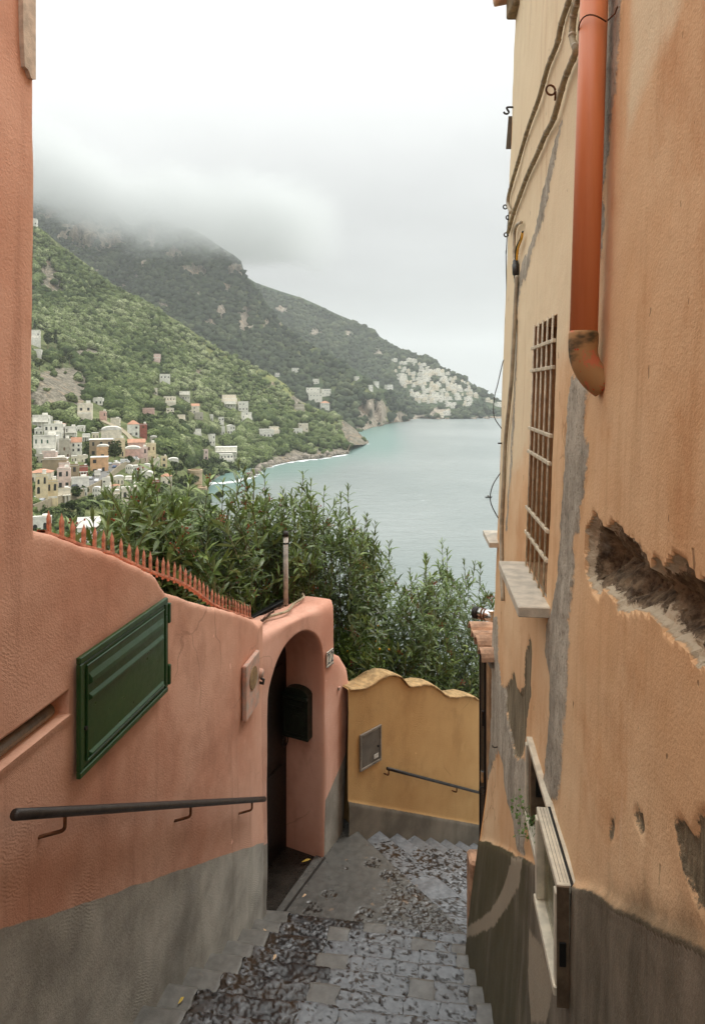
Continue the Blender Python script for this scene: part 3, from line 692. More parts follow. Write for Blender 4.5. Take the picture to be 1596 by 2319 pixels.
# meter hatch on the ochre wall
h0, h1 = OV(813, 1665), OV(861, 1638); hb_ = OV(813, 1748)
hw, hhh = h1[0] - h0[0], h0[1] - hb_[1]
mh = empty('meter_hatch', 'grey sheet metal meter hatch set in the ochre wall', 'hatch', OP((h0[0] + h1[0]) / 2, (h0[1] + hb_[1]) / 2, 0.012), OYAW)
fw = 0.024
for nm, c, d in (('frame_bar', (0, 0, hhh / 2 - fw / 2), (hw, 0.02, fw)), ('frame_bar', (0, 0, -hhh / 2 + fw / 2), (hw, 0.02, fw)), ('frame_bar', (-hw / 2 + fw / 2, 0, 0), (fw, 0.02, hhh - 2 * fw - .002)), ('frame_bar', (hw / 2 - fw / 2, 0, 0), (fw, 0.02, hhh - 2 * fw - .002))):
    b = MB(); b.box(c, d, None, 0.003); b.build(nm, M['cement'], mh)
b = MB(); b.box((0, 0.003, 0), (hw - 2 * fw - .004, 0.012, hhh - 2 * fw - .004), None, 0.002); b.build('door_panel', M['slate_grey'], mh)
b = MB(); b.box((hw * 0.24, -0.006, -hhh * 0.3), (0.07, 0.006, 0.045), None, 0.002); b.build('sticker', M['pipe_grey'], mh)
b = MB(); b.tube([(hw * 0.34, -0.004, -0.02), (hw * 0.34, -0.018, -0.02)], 0.012, 8); b.build('lock', M['black_iron'], mh)
# lower handrail
r0, r1 = OV(866, 1735), OV(1100, 1800)
hr2 = empty('handrail', 'thin black iron handrail sloping down the ochre wall', 'handrail', OP(r0[0], r0[1], 0.07))
p, q = OP(r0[0], r0[1], 0.07), OP(r1[0] + 0.1, r1[1] - 0.04, 0.07)
b = MB(); b.tube([at(hr2, p.lerp(q, k / 6)) for k in range(7)], 0.017, 12); b.build('rail', M['black_iron'], hr2, True)
for t_ in (0.01, 0.6):
    x = p.lerp(q, t_); b = MB(); b.tube([at(hr2, k) for k in bent([x, x - Vector((0, 0, .07)), x - Vector((0, 0, .075)) - ON * 0.075], 4, .02)], 0.008, 8); b.build('bracket', M['rust'], hr2, True)

# ------------------------------------------------------------------ stairs, landing, lower flight
AX = Vector((0.14, 0.99, 0)).normalized(); WX = Vector((AX.y, -AX.x, 0))       # down the stairs, across to the right
S0, ZN0, TR, RI = 5.44, -4.40, 0.31, 0.1715
stairs = struct(empty('stairway', loc=(0, 0, 0)))
def lw_w(s):  # across-coordinate of the left wall at stair coordinate s
    Y = (s - AX.x * LB) / (AX.y + AX.x * LK); return (LB + LK * Y) * WX.x + Y * WX.y
def relief(w, s, r, seed):
    """worn flats broken by chipped hollows; r says how broken the stone is"""
    ww = w + 0.012 * noise(w * 30, s * 30, 0, seed + 1); sv2 = s + 0.012 * noise(w * 30, s * 30, 0, seed + 2)
    n = fbm(ww * 34, sv2 * 46, 0, seed, 3, 0.66) * 1.25 + 0.24 * (facets(ww * 17, sv2 * 22, seed + 3, 1.0))
    th = 0.80 - 0.98 * r
    m = sst(th, th + 0.3, n) * (r > 0.3)
    h = -0.011 * m * (0.75 + 0.5 * noise(w * 33, s * 33, 0, seed + 4)) + 0.0035 * r * facets(w * 9, s * 11, seed + 6, 1.0) + 0.004 * fbm(w * 7, s * 7, 0, seed + 7, 3) + 0.003 * r * n
    return h, m
def stone(name, s, w0, w1, zt, rough, seed, parent, mat, tread=TR, rise=RI):
    """one paving stone of a step: tread running down-slope from s, its nosing at s + tread, and the riser below it"""
    nw = max(4, int((w1 - w0) / 0.0085)); w = np.linspace(w0, w1, nw)
    t = np.concatenate([np.linspace(0, tread, 36), np.full(6, tread)]); dz = np.concatenate([np.zeros(36), np.linspace(0, -rise - 0.02, 7)[1:]])
    Wg, T = np.meshgrid(w, t, indexing='ij'); DZ = np.repeat(dz[None, :], nw, 0)
    q = (Wg - w0) / (w1 - w0)
    Wg = Wg + (1 - q) * 0.026 * fbm(w0 * 9, (s + T - DZ) * 9, 0, 71, 3) + q * 0.026 * fbm(w1 * 9, (s + T - DZ) * 9, 0, 71, 3)
    ss = s + T + 0.014 * fbm(Wg * 3, s * 7, 0, 9, 3) * (T / tread)
    e = np.clip(np.minimum(Wg - w0, w1 - Wg) / 0.014, 0, 1)
    hh_, m = relief(Wg, ss - DZ, rough, seed)
    hh_ = hh_ - 0.003 * (1 - e)
    nose = np.clip((T - tread + 0.035) / 0.035, 0, 1) * (DZ > -1e-6)
    Zv = zt + DZ + np.where(DZ > -1e-6, hh_ - 0.013 * nose ** 2, 0.0) + (DZ > -1e-6) * 0.012 * noise(Wg * 1.7, s * 3, 0, 77)
    So = ss + np.where(DZ < -1e-6, hh_ * 0.8 - 0.004, 0.0)
    V = np.stack([So * AX.x + Wg * WX.x, So * AX.y + Wg * WX.y, Zv], -1)
    m = np.where(DZ < -1e-6, np.maximum(m, 0.3 * rough), m)
    if rough > 0.85: m = np.clip(np.maximum(m, 0.52 + 0.35 * fbm(Wg * 8, ss * 8, 0, seed + 11, 3)), 0, 1)
    return mk(name, V.reshape(-1, 3), gridf(nw, len(t))[:, ::-1], M['kerb'] if rough < 0.4 else mat, parent, {'rough': np.maximum(m, 0.12 * (1 - e))}, True)
rs = np.random.default_rng(5)
for k in range(0, 19):
    sN = S0 - TR * k; zt = ZN0 + RI * k; s = sN - TR
    wl_ = lw_w(sN) - 0.06; wr = 1.02 if k > 2 else 1.0
    wr = float((0.805 + 0.0375 * ((sN / 1.02) - 3.53)) / WX.x + sN * 0.0) - (sN * AX.x) / WX.x * 0 + 0.0
    # right-hand foot of the building in across-coordinates
    Yr = (sN - AX.x * 0.80) / AX.y; wr = (0.805 + 0.0375 * (Yr - 3.53)) * WX.x + Yr * WX.y + 0.12
    st = mk('step', [list(AX * a + WX * c + Vector((0, 0, z))) for a, c, z in ((s - .02, wl_, zt - .03), (sN - .03, wl_, zt - .03), (sN - .03, wr, zt - .03), (s - .02, wr, zt - .03), (s - .02, wl_, zt - .5), (sN - .03, wl_, zt - .5), (sN - .03, wr, zt - .5), (s - .02, wr, zt - .5))],
            [(0, 1, 2, 3), (0, 4, 5, 1), (1, 5, 6, 2), (2, 6, 7, 3), (3, 7, 4, 0), (4, 7, 6, 5)], M['cement'], stairs)
    if k > 13:
        stone('smooth_stone', s, wl_, wr, zt, 0.0, 40 + k, st, M['stair']); continue
    kerb = 0.30 + 0.05 * rs.standard_normal(); x = wl_
    seg = [(x, x + kerb, 0.0)]; x += kerb
    span = wr - x - 0.22
    if k == 0:
        seg += [(x, x + 0.62, 0.95), (x + 0.62, x + 0.82, 0.15), (x + 0.82, wr - 0.3, 0.85), (wr - 0.3, wr, 0.5)]
    else:
        c1 = span * rs.uniform(0.28, 0.40); c2 = c1 + rs.uniform(0.15, 0.24); c3 = span * rs.uniform(0.66, 0.76); c4 = c3 + rs.uniform(0.13, 0.22)
        seg += [(x, x + c1, rs.uniform(0.92, 1.02)), (x + c1, x + c2, 0.05 if k % 2 else 0.6), (x + c2, x + c3, rs.uniform(0.58, 0.70)), (x + c3, x + c4, 0.1 if k % 3 == 1 else 0.6), (x + c4, x + span, 0.66), (x + span, wr, 0.05)]
    for j, (a, c, r_) in enumerate(seg):
        dzj = rs.uniform(-0.008, 0.008)
        stone('smooth_stone' if r_ < 0.4 else 'rough_stone', s, a + 0.001, c - 0.001, zt + dzj, r_, 100 + 7 * k + 31 * j, st, M['stair'])

# landing: cement with islands of exposed rubble
def patch(name, c00, c10, c01, c11, z, n, m, roughf, seed, mat, parent=None, front=None, zf=None):
    a, b_ = np.meshgrid(np.linspace(0, 1, n), np.linspace(0, 1, m), indexing='ij')
    q = [np.array(c) for c in (c00, c10, c01, c11)]
    P = (1 - a)[..., None] * (1 - b_)[..., None] * q[0] + a[..., None] * (1 - b_)[..., None] * q[1] + (1 - a)[..., None] * b_[..., None] * q[2] + (a * b_)[..., None] * q[3]
    x, y = P[..., 0], P[..., 1]; r = np.clip(roughf(x, y), 0, 1)
    h, mm = relief(x, y, 0.9, seed)
    zz_ = z + (zf(x, y) if zf else 0) + h * r + 0.006 * fbm(x * 4, y * 4, 0, seed, 3); r = r * np.maximum(mm, 0.12)
    V = np.concatenate([P, zz_[..., None]], -1)
    f = gridf(n, m)
    vv = V.reshape(-1, 3); at_ = r.ravel()
    if front:                                  # drop a riser along b_ = 1
        e = V[:, -1]; low = e.copy(); low[:, 2] = z - front; mid = e.copy(); mid[:, 2] -= front * 0.5
        base = len(vv); vv = np.concatenate([vv, mid, low]); at_ = np.concatenate([at_, r[:, -1], r[:, -1]])
        ei = np.arange(n) * m + m - 1
        f = np.concatenate([f, np.stack([ei[:-1], base + np.arange(n - 1), base + 1 + np.arange(n - 1), ei[1:]], 1)[:, ::-1][:, [3, 2, 1, 0]], np.stack([base + np.arange(n - 1), base + n + np.arange(n - 1), base + n + 1 + np.arange(n - 1), base + 1 + np.arange(n - 1)], 1)])
    o = mk(name, vv, f, mat, parent, {'rough': at_}, True)
    return o
def land_r(x, y):
    n1 = fbm(x * 3.2, y * 3.2, 0, 51, 3)
    right = sst(0.10, 0.42, x * 0.9 + (5.95 - y) * 0.25)
    isl = 0
    for cx, cy_, rr in ((-0.20, 5.95, 0.07), (-0.36, 5.80, 0.085), (-0.09, 6.28, 0.045), (0.2, 6.35, 0.09), (0.33, 6.2, 0.08), (0.12, 5.72, 0.09)):
        isl = np.maximum(isl, sst(1.25, 0.75, np.hypot(x - cx, (y - cy_) * 1.2) / rr + 0.5 * n1))
    return np.maximum(isl, right * sst(-0.25, 0.2, n1 + 0.25))
ZL = -4.55
landing = patch('landing', (-0.86, 5.34), (1.08, 5.06), (-0.10, 7.02), (0.99, 5.47), ZL, 190, 150, land_r, 61, M['landing'], None, 0.17)
struct(landing)
# winder steps going down along the ochre wall
prev = ((-0.10 + 0.1, 6.86), (0.99, 5.47))
flight = struct(empty('lower_stairway'))
cur_a, cur_b = np.array([-0.03, 6.96]), np.array([0.99, 5.47])
for k in range(1, 10):
    sA = 0.30 + 0.285 * k; a_ = np.array(OP(sA, 0)[:2]); ang = min(1.0, k / 3.0)
    dr_ = np.array([0.564, -0.826]) * (1 - ang) + np.array([0.70, -0.71]) * ang
    b2 = a_ + dr_ / np.linalg.norm(dr_) * 2.0
    z = ZL - 0.158 * k
    stp = mk('step', [list(cur_a) + [z - .05], list(cur_b) + [z - .05], list(b2) + [z - .05], list(a_) + [z - .05]], [(0, 1, 2, 3)], M['cement'], flight)
    L0 = 0.0
    for j, (f0, f1, rr) in enumerate(((0.0, 0.13, 0.0), (0.13, 0.47, 0.95), (0.47, 0.6, 0.15), (0.6, 1.0, 0.8))):
        f0j, f1j = f0 + (0 if j == 0 else 0.04 * math.sin(k * 3 + j)), f1 + (0 if j == 3 else 0.04 * math.sin(k * 3 + j + 1))
        patch('smooth_stone' if rr < 0.4 else 'rough_stone', cur_a + (cur_b - cur_a) * f0j, cur_a + (cur_b - cur_a) * f1j, a_ + (b2 - a_) * f0j, a_ + (b2 - a_) * f1j, z + 0.004 * j, max(6, int((f1j - f0j) * 150)), 34,
              (lambda R_: (lambda x, y: R_ + 0 * x))(rr), 300 + 13 * k + j, M['stair'], stp, 0.16)
    cur_a, cur_b = a_, b2
# fallen leaves on the landing and steps
lm = NT('fallen_leaf_yellow').fin(srgb(190, 160, 60), 0.6)
lg = NT('fallen_leaf_pale').fin(srgb(196, 164, 128), 0.7)
def fallen(p, a, L, w, mat, lab):
    c, s = math.cos(a), math.sin(a); v = []
    for t, ww, z in ((-1, 0, .003), (-.4, .8, .008), (.3, 1, .014), (1, 0, .004), (.3, -1, .006), (-.4, -.8, .004)):
        v.append((t * L / 2 * c - ww * w / 2 * s, t * L / 2 * s + ww * w / 2 * c, z))
    o = mk('fallen_leaf', v, [(0, 1, 5), (1, 2, 4, 5), (2, 3, 4)], mat, None, loc=p); tag(o, lab, 'leaf', 'fallen leaves'); return o
def on_ground(u, v, z):
    Y = z * FOC / (CV - v); return Vector(((u - CU) / FOC * Y, Y, z))
fallen(on_ground(693, 1953, -4.55) + Vector((0, 0, .01)), 0.4, .1, .02, lm, 'narrow yellow leaf lying on the dark floor of the gateway')
fallen(on_ground(689, 2038, -4.52) + Vector((0, 0, .03)), 0.7, .05, .015, lg, 'small pale leaf scrap on the cement landing')
fallen(on_ground(601, 2120, -4.2) + Vector((0, 0, .03)), 2.2, .07, .018, lg, 'pale dry leaf on the rough steps near the grey wall foot')
fallen(on_ground(622, 2180, -3.93) + Vector((0, 0, .03)), 1.2, .05, .018, lg, 'pale leaf scrap on a lower rough step')
fallen(on_ground(410, 2285, -3.4) + Vector((0, 0, .04)), 1.1, .05, .013, lm, 'yellow leaf at the edge of a left kerb stone')
fallen(on_ground(952, 2010, -4.9) + Vector((0, 0, .06)), 0.2, .09, .02, lm, 'yellow leaf on the winding lower steps')

# ------------------------------------------------------------------ orange building on the right
RB, RK, RL = 0.5655, 0.11, 0.035
RN = Vector((-1, RK, RL)).normalized(); RD = Vector((RK, 1, 0)).normalized(); RYAW = math.atan2(1, RK); RUP = Vector((RL, 0, 1)).normalized()
def flare(Y, Z): return 0.10 * sst(-2.7, -4.2, Z) * np.clip((Y - 3.0) / 1.8, 0, 1) + 0.02 * sst(-2.5, -3.5, Z)
def RW(u, v):
    a, b_ = (u - CU) / FOC, (CV - v) / FOC; Y = RB / (a - RK - RL * b_); return Y, b_ * Y
def RP(Y, Z, off=0.0): return Vector((RB + RK * Y + RL * Z - float(flare(Y, Z)), Y, Z)) + RN * off
def RPV(u, v, off=0.0):                            # the point seen at (u, v) on the wall plane pushed out by off
    a, b_ = (u - CU) / FOC, (CV - v) / FOC; Y = (RB - off * math.sqrt(1 + RK * RK + RL * RL)) / (a - RK - RL * b_); p = RP(Y, b_ * Y, 0.0); return Vector((a * Y, Y, b_ * Y))
z5 = lambda L: [RW(1053.4 + .34 * x, .34 * y) for x, y in L]                # photo crops used for tracing the patches
z6 = lambda L: [RW(1053.4 + .34 * x, 574.6 + .34 * y) for x, y in L]
z7 = lambda L: [RW(1021.4 + .36 * x, 1149.1 + .36 * y) for x, y in L]
z8 = lambda L: [RW(957.6 + .4 * x, 1723.7 + .4 * y) for x, y in L]
HOLE = z7([(850, 140), (900, 35), (940, 75), (965, 125), (1020, 95), (1060, 110), (1085, 155), (1120, 190), (1150, 190), (1180, 240), (1215, 300), (1250, 385), (1275, 330), (1300, 345), (1335, 355), (1375, 300), (1410, 285), (1450, 320), (1490, 370), (1530, 430), (1596, 440), (1750, 520), (1750, 1120), (1596, 1010), (1545, 1025), (1500, 960), (1490, 900), (1430, 865), (1360, 810), (1320, 720), (1290, 680), (1240, 670), (1200, 645), (1160, 640), (1120, 690), (1050, 650), (1020, 570), (985, 545), (955, 515), (930, 580), (890, 530), (855, 430), (850, 300)])
CEM = [z6([(735, 800), (710, 950), (690, 1250), (665, 1550), (640, 1860), (770, 1870), (800, 1600), (830, 1330), (800, 1150), (830, 890)]),
       z7([(715, 0), (690, 300), (680, 450), (650, 640), (620, 720), (600, 900), (635, 1100), (620, 1400), (590, 1770), (600, 1850), (680, 1850), (690, 1770), (715, 1500), (740, 1200), (755, 900), (755, 700), (785, 480), (800, 200), (815, 0)]),
       z7([(262, 690), (296, 690), (306, 1000), (318, 1110), (350, 1140), (352, 1280), (405, 1560), (445, 1600), (470, 1640), (500, 1780), (350, 1800), (330, 1620), (290, 1530), (262, 1600), (225, 1773), (200, 1773), (240, 1400)]),
       z8([(462, -10), (600, -10), (592, 200), (582, 545), (545, 520), (520, 330), (490, 250)]),
       z5([(962, -60), (1046, -60), (1045, 140), (1010, 600), (960, 850), (945, 1100), (925, 1300), (912, 1700), (880, 1700), (905, 1000), (925, 600), (950, 200)]),
       z5([(645, 755), (656, 800), (608, 1000), (550, 1350), (497, 1550), (455, 1660), (405, 1870), (362, 1870), (425, 1650), (472, 1530), (522, 1250), (600, 920)]),
       z6([(440, 0), (400, 130), (372, 230), (345, 560), (335, 900), (315, 1400), (288, 1860), (278, 1860), (306, 1400), (326, 900), (335, 560), (352, 260), (378, 60), (395, 0)])]
BARE = [z7([(345, 1140), (400, 1035), (415, 1130), (440, 1170), (460, 1130), (470, 950), (490, 880), (500, 800), (512, 850), (505, 1200), (480, 1330), (465, 1500), (440, 1590), (400, 1560), (350, 1280)]),
        z8([(1070, 325), (1095, 318), (1100, 360), (1085, 430), (1072, 436), (1064, 390)]), z8([(1205, 280), (1225, 266), (1235, 320), (1252, 300), (1258, 390), (1246, 425), (1228, 380), (1206, 330)]),
        z8([(1430, 340), (1470, 335), (1530, 400), (1560, 270), (1700, 240), (1700, 1000), (1596, 890), (1530, 780), (1510, 700), (1450, 540)])]
SCR = [z8([(525, 545), (583, 545), (570, 700), (505, 830), (440, 950), (330, 1012), (318, 965), (430, 850), (480, 720), (515, 600)]), z8([(625, 950), (700, 1050), (760, 1300), (720, 1487), (640, 1487), (615, 1200)])]
WIN = (2.87, 3.49, -0.91, 0.326); LOW = (2.2, 3.13, -2.02, -1.645)
def yfoot(Y): return -1.056 - 0.625 * (Y - 1.2526)
ys = [-3.0, -1.5, -0.5, 0.2, 0.7, 0.95]
while ys[-1] < 4.85: ys.append(ys[-1] + 0.0062 * ys[-1])
ys[-1] = 4.85
ys = np.array(sorted([y for y in ys if min(abs(y - e) for e in (WIN[0], WIN[1], LOW[0], LOW[1])) > 0.004] + [WIN[0], WIN[1], LOW[0], LOW[1]]))
zs = np.concatenate([np.arange(-5.2, 0.5, 0.0125), np.arange(0.5, 3.9, 0.03)])
zs = np.array(sorted([z for z in zs if min(abs(z - e) for e in (WIN[2], WIN[3], LOW[2], LOW[3])) > 0.004] + [WIN[2], WIN[3], LOW[2], LOW[3]]))
Yg, Zg = np.meshgrid(ys, zs, indexing='ij')
hole = psdf(Yg, Zg, HOLE) + 0.016 * fbm(Yg * 20, Zg * 20, 0, 3, 4, 0.65)
cem = np.max([psdf(Yg, Zg, p) for p in CEM], 0); bare = np.max([psdf(Yg, Zg, p) for p in BARE], 0); scr = np.max([psdf(Yg, Zg, p) for p in SCR], 0)
foot = yfoot(Yg) - Zg + 0.008 * noise(Yg * 7, 0, 0, 3)
pale = np.minimum((Yg - 2.5) / 0.7, (Zg + 0.15 + 0.5 * (Yg - 3.2)) / 1.2)
pale = np.maximum(pale, np.minimum(np.minimum((1.95 - Yg) / 0.3, (Yg - 1.3) / .3), (Zg - 0.75 - 0.4 * (1.9 - Yg)) / 0.5))
damp = np.where((foot < 0.02) & (Yg < 2.25), 0.42 * np.exp(-np.clip(-foot, 0, 9) / 0.09) * np.clip((2.4 - Yg) / 0.8, 0, 1) - 0.1, -1)
moss = np.clip((Yg - 2.3) / 1.6, -0.2, 0.8) + 0.35 * sst(0.3, 1.6, foot) - 0.15
d = 0.014 * fbm(Yg * 1.1, Zg * 1.1, 0, 21, 3) + 0.003 * fbm(Yg * 6, Zg * 6, 0, 25, 3)
rock = 0.030 * facets(Yg * 8, Zg * 8, 91, 1.0) + 0.020 * fbm(Yg * 16, Zg * 16, 0, 93, 4) + 0.010 * fbm(Yg * 55, Zg * 55, 0, 94, 3)
hm = sst(0.0, 0.007, hole)
d = d - hm * (0.026 + 0.10 * sst(0.0, 0.13, hole)) + 1.25 * rock * sst(0.004, 0.04, hole)
d = d - 0.009 * sst(0.0, 0.010, bare + 0.012 * fbm(Yg * 16, Zg * 16, 0, 47, 3)) + 0.006 * sst(-0.002, 0.008, cem + 0.012 * fbm(Yg * 14, Zg * 14, 0, 43, 3)) * (1 + 0.8 * fbm(Yg * 20, Zg * 20, 0, 41, 3)) + 0.016 * sst(-0.004, 0.012, foot)
d = d + 0.010 * sst(0.02, 0.0, np.abs(foot)) * (Yg < 2.2)
Xg = RB + RK * Yg + RL * Zg - flare(Yg, Zg)
V = np.stack([Xg + RN.x * d, Yg + RN.y * d, Zg + RN.z * d], -1)
f = gridf(len(ys), len(zs)); ic, jc = f[:, 0] // len(zs), f[:, 0] % len(zs)
yc, zc = (ys[ic] + ys[ic + 1]) / 2, (zs[jc] + zs[jc + 1]) / 2
inr = lambda r: (yc > r[0]) & (yc < r[1]) & (zc > r[2]) & (zc < r[3])
f = f[~(inr(WIN) | inr(LOW))]
rb = empty('corner_building', 'tall orange plastered building with peeling patches and a stone hole, beside the stairs', 'building', (1.2, 3.0, -4.0))
rwall = mk('front_wall', V.reshape(-1, 3) - np.array(rb.location), f, M['orange'], rb, {'hole': hole.ravel(), 'cement': cem.ravel(), 'bare': bare.ravel(), 'foot': foot.ravel(), 'pale': pale.ravel(), 'damp': damp.ravel(), 'moss': moss.ravel(), 'scrape': scr.ravel()}, True)
sm_flag = np.ones(len(f), bool); hv = hole.ravel()[f].max(1); sm_flag[hv > -0.004] = False; rwall.data.polygons.foreach_set('use_smooth', sm_flag)
def rbb(name, b, mat, parent=rb, smooth=False):
    b.v = [tuple(Vector(p) - rb.location) for p in b.v]; return b.build(name, mat, parent, smooth)
def rect(r, off, inset=0.0): return [RP(r[0] + inset, r[2] + inset, off), RP(r[1] - inset, r[2] + inset, off), RP(r[1] - inset, r[3] - inset, off), RP(r[0] + inset, r[3] - inset, off)]
def recess(r, dep, mat, back, name):
    a, b_ = rect(r, 0.03 * 0 - 0.0), rect(r, -dep); q = MB()
    a = rect(r, 0.0)
    q.add(a + b_, [(i, (i + 1) % 4, 4 + (i + 1) % 4, 4 + i) for i in range(4)]); w = rbb(name, q, mat)
    q = MB(); q.add(rect(r, -dep + 0.001), [(0, 1, 2, 3)]); rbb(name.replace('reveal', 'back'), q, back); return w
recess(WIN, 0.17, M['brown_plaster'], M['brown_plaster'], 'window_reveal')
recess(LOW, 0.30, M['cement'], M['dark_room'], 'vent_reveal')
# end wall of the building past its corner, and roof slab
c0, c1, c2, c3 = RP(4.85, -5.2), RP(4.85, 3.87), RP(4.85, 3.87) + Vector((2.4, 2.0, 0)), RP(4.85, -5.2) + Vector((2.4, 2.0, 0))
ez = np.linspace(-5.2, 3.87, 60); q = MB(); ea = [RP(4.85, z) for z in ez]; q.add(ea + [p + Vector((2.4, 2.0, 0)) for p in ea], [(i, 60 + i, 61 + i, i + 1) for i in range(59)]); rbb('end_wall', q, simple('orange_plaster_plain', srgb(214, 160, 106), 0.9, 0, .2, 3, .6, .01))
q = MB(); q.add([RP(-3, 3.87), RP(4.85, 3.87), c2, RP(-3, 3.87) + Vector((3, 0, 0))], [(0, 1, 2, 3)]); rbb('roof_deck', q, M['cement'])
# eave end high at the corner
q = MB(); e0 = RP(4.86, 2.66, 0.0); q.box(e0 + Vector((-0.01, -0.1, 0.5)), (0.11, 0.22, 0.9), None, 0.01); rbb('eave_board', q, M['wood'])
for i in range(3):
    q = MB(); q.tube([e0 + Vector((-0.13 - .01 * i, -0.25 + 0.13 * i, 0.2)), e0 + Vector((0.1, -0.25 + 0.13 * i, 0.25))], 0.045, 10); rbb('eave_tile', q, M['terracotta'], smooth=True)

# window grille and sill (parts of the building)
gr = empty('window_grille', None, None, RP(3.18, -0.3, 0.012) - rb.location); gr.parent = rb
def grb(name, pts, r, mat, n=8):
    q = MB(); q.tube([Vector(p) - rb.location - gr.location for p in pts], r * 0.66, n); return q.build(name, mat, gr, True)
by = [WIN[0] + 0.06 + 0.125 * i for i in range(5)]
for y in by: grb('upright_bar', [RP(y, -0.95, 0.012), RP(y, 0.33, 0.012)], 0.0075, M['grille'])
for z in (0.21, 0.093, -0.206, -0.328, -0.622, -0.75):
    q = MB(); a, c = RP(WIN[0] + 0.005, z, 0.012), RP(WIN[1] - 0.005, z, 0.012); off = -rb.location - gr.location
    q.box((a + c) / 2 + off, (c - a).length * Vector((1, 0, 0)) + Vector((0, 0.014, 0.017)), Matrix.Rotation(RYAW, 4, 'Z'), 0.002); q.build('cross_bar', M['grille'], gr)
q = MB(); a, c = RP(2.78, -0.945, 0.04), RP(3.53, -0.945, 0.04)
q.box((a + c) / 2, ((c - a).length, 0.2, 0.045), Matrix.Rotation(RYAW, 4, 'Z'), 0.004); rbb('window_sill', q, M['marble'])

# low cellar window: fixed frame, one sash pushed proud, one swung in
lf = empty('cellar_window', None, None, RP(2.66, -1.83, 0.0) - rb.location); lf.parent = rb
def lfb(name, b, mat, smooth=False):
    b.v = [tuple(Vector(p) - rb.location - lf.location) for p in b.v]; return b.build(name, mat, lf, smooth)
def rbar(y0, y1, z0, z1, o0, o1, bev=0.003):
    q = MB(); a = RP((y0 + y1) / 2, (z0 + z1) / 2, (o0 + o1) / 2); Mx = Matrix.Rotation(RYAW, 4, 'Z')
    q.box(a, ((y1 - y0) * 1.006, o1 - o0, z1 - z0), Mx, bev); return q
Y0, Y1, Z0, Z1 = LOW
for y0, y1, z0, z1 in ((Y0, Y1, Z1 - 0.025, Z1), (Y0, Y1, Z0, Z0 + 0.03), (Y0, Y0 + 0.025, Z0 + .03, Z1 - .025), (Y1 - 0.03, Y1, Z0 + .03, Z1 - .025)): lfb('fixed_frame', rbar(y0, y1, z0, z1, -0.03, 0.03), M['alu'])
sa, sb_, d0, d1 = 2.19, 2.60, 0.022, 0.070
for nm, y0, y1, z0, z1 in (('sash_rail', sa, sb_, Z1 - 0.032, Z1 - 0.002), ('sash_rail', sa, sb_, Z0 + 0.0, Z0 + 0.032), ('sash_stile', sa, sa + 0.036, Z0 + .0325, Z1 - .0325), ('sash_stile', sb_ - 0.036, sb_, Z0 + .0325, Z1 - .0325)):
    lfb(nm, rbar(y0, y1, z0, z1, d0, d1), M['alu'])
lfb('sash_pane', rbar(sa + .03, sb_ - .03, Z0 + .028, Z1 - .028, 0.034, 0.04, 0.0005), M['glass'])
lfb('sash_end_strip', rbar(sa - 0.008, sa - 0.0005, Z0 - 0.03, Z1 - 0.004, d0 + .004, d1 - .004, 0.001), M['alu_dark'])
lfb('sash_back_gasket', rbar(sa - 0.004, sb_, Z0 - 0.02, Z1 + 0.002, d0 - 0.012, d0 - 0.002, 0.001), M['black'])
lfb('lock_slot', rbar(sa - 0.013, sa - 0.0085, Z0 + 0.11, Z0 + 0.19, 0.036, 0.058, 0.001), M['black'])
for i in range(3): lfb('top_groove', rbar(sa + 0.01, sb_ - 0.005, Z1 - 0.0025, Z1 - 0.0008, 0.034 + .012 * i, 0.0352 + .012 * i, 0.0002), M['alu_dark'])
lfb('inner_sash_edge', rbar(3.02, 3.09, Z0 + .035, Z1 - .03, -0.14, 0.02), M['alu_dark'])
lfb('lock_slot', rbar(3.013, 3.0195, -1.86, -1.76, -0.03, 0.0, 0.001), M['black'])
# weeds growing on that window ledge
wd = empty('ledge_weed', 'small green weed sprouting from the cellar window ledge', 'weed', RP(2.98, Z0 + 0.03, 0.02))
M['weed'] = simple('weed_leaf', srgb(88, 116, 44), 0.6, 0, .3, 30, .2)
b = MB(); b2_ = MB()
for k in range(26):
    p = Vector((random.gauss(0, .03), random.gauss(0, .09), 0)); t_ = p + Vector((random.gauss(-.01, .02), random.gauss(0, .03), random.uniform(-.06, .07)))
    b2_.tube([p, (p + t_) / 2 + Vector((0, 0, .01)), t_], .0012, 4)
    for j in range(3):
        c = t_ + Vector((random.gauss(0, .01), random.gauss(0, .012), random.gauss(0, .012))); a = random.uniform(0, 6.3); e = random.uniform(.006, .011); sx = Vector((math.cos(a), math.sin(a), random.uniform(-.5, .5))).normalized(); sy = sx.orthogonal().normalized()
        b.add([c - sx * e, c + sy * e * .8, c + sx * e, c - sy * e * .8], [(0, 1, 2, 3)])
o = b.build('leaves', M['weed'], wd); o['kind'] = 'stuff'; o = b2_.build('stems', M['weed'], wd); o['kind'] = 'stuff'

# orange rain pipe with its aged elbow
pp = empty('rain_pipe', 'bright orange plastic rain pipe with a peeling elbow at its foot', 'drainpipe', RPV(1322, 760, 0.06))
p0, p1 = RPV(1350, -160, 0.062), RPV(1321, 757, 0.062)
b = MB(); b.tube([at(pp, p0), at(pp, p1)], 0.0435, 28); b.build('pipe', M['pipe'], pp, True)
dn = (p1 - p0).normalized()
pe = [p1 + dn * t for t in (-0.01, 0.0, 0.025, 0.05)]; q_ = pe[-1].copy()
for k in range(1, 9):
    a_ = R(7 * k); q_ = q_ + (dn * math.cos(a_) - RN * math.sin(a_)) * 0.017; pe.append(q_.copy())
b = MB(); b.tube([at(pp, p) for p in pe], [0.0435, 0.0465, 0.0465, 0.0455] + [0.045] * 8, 28); b.build('elbow', M['pipe_aged'], pp, True)
w0 = RPV(1345, 55, 0.062); b = MB()
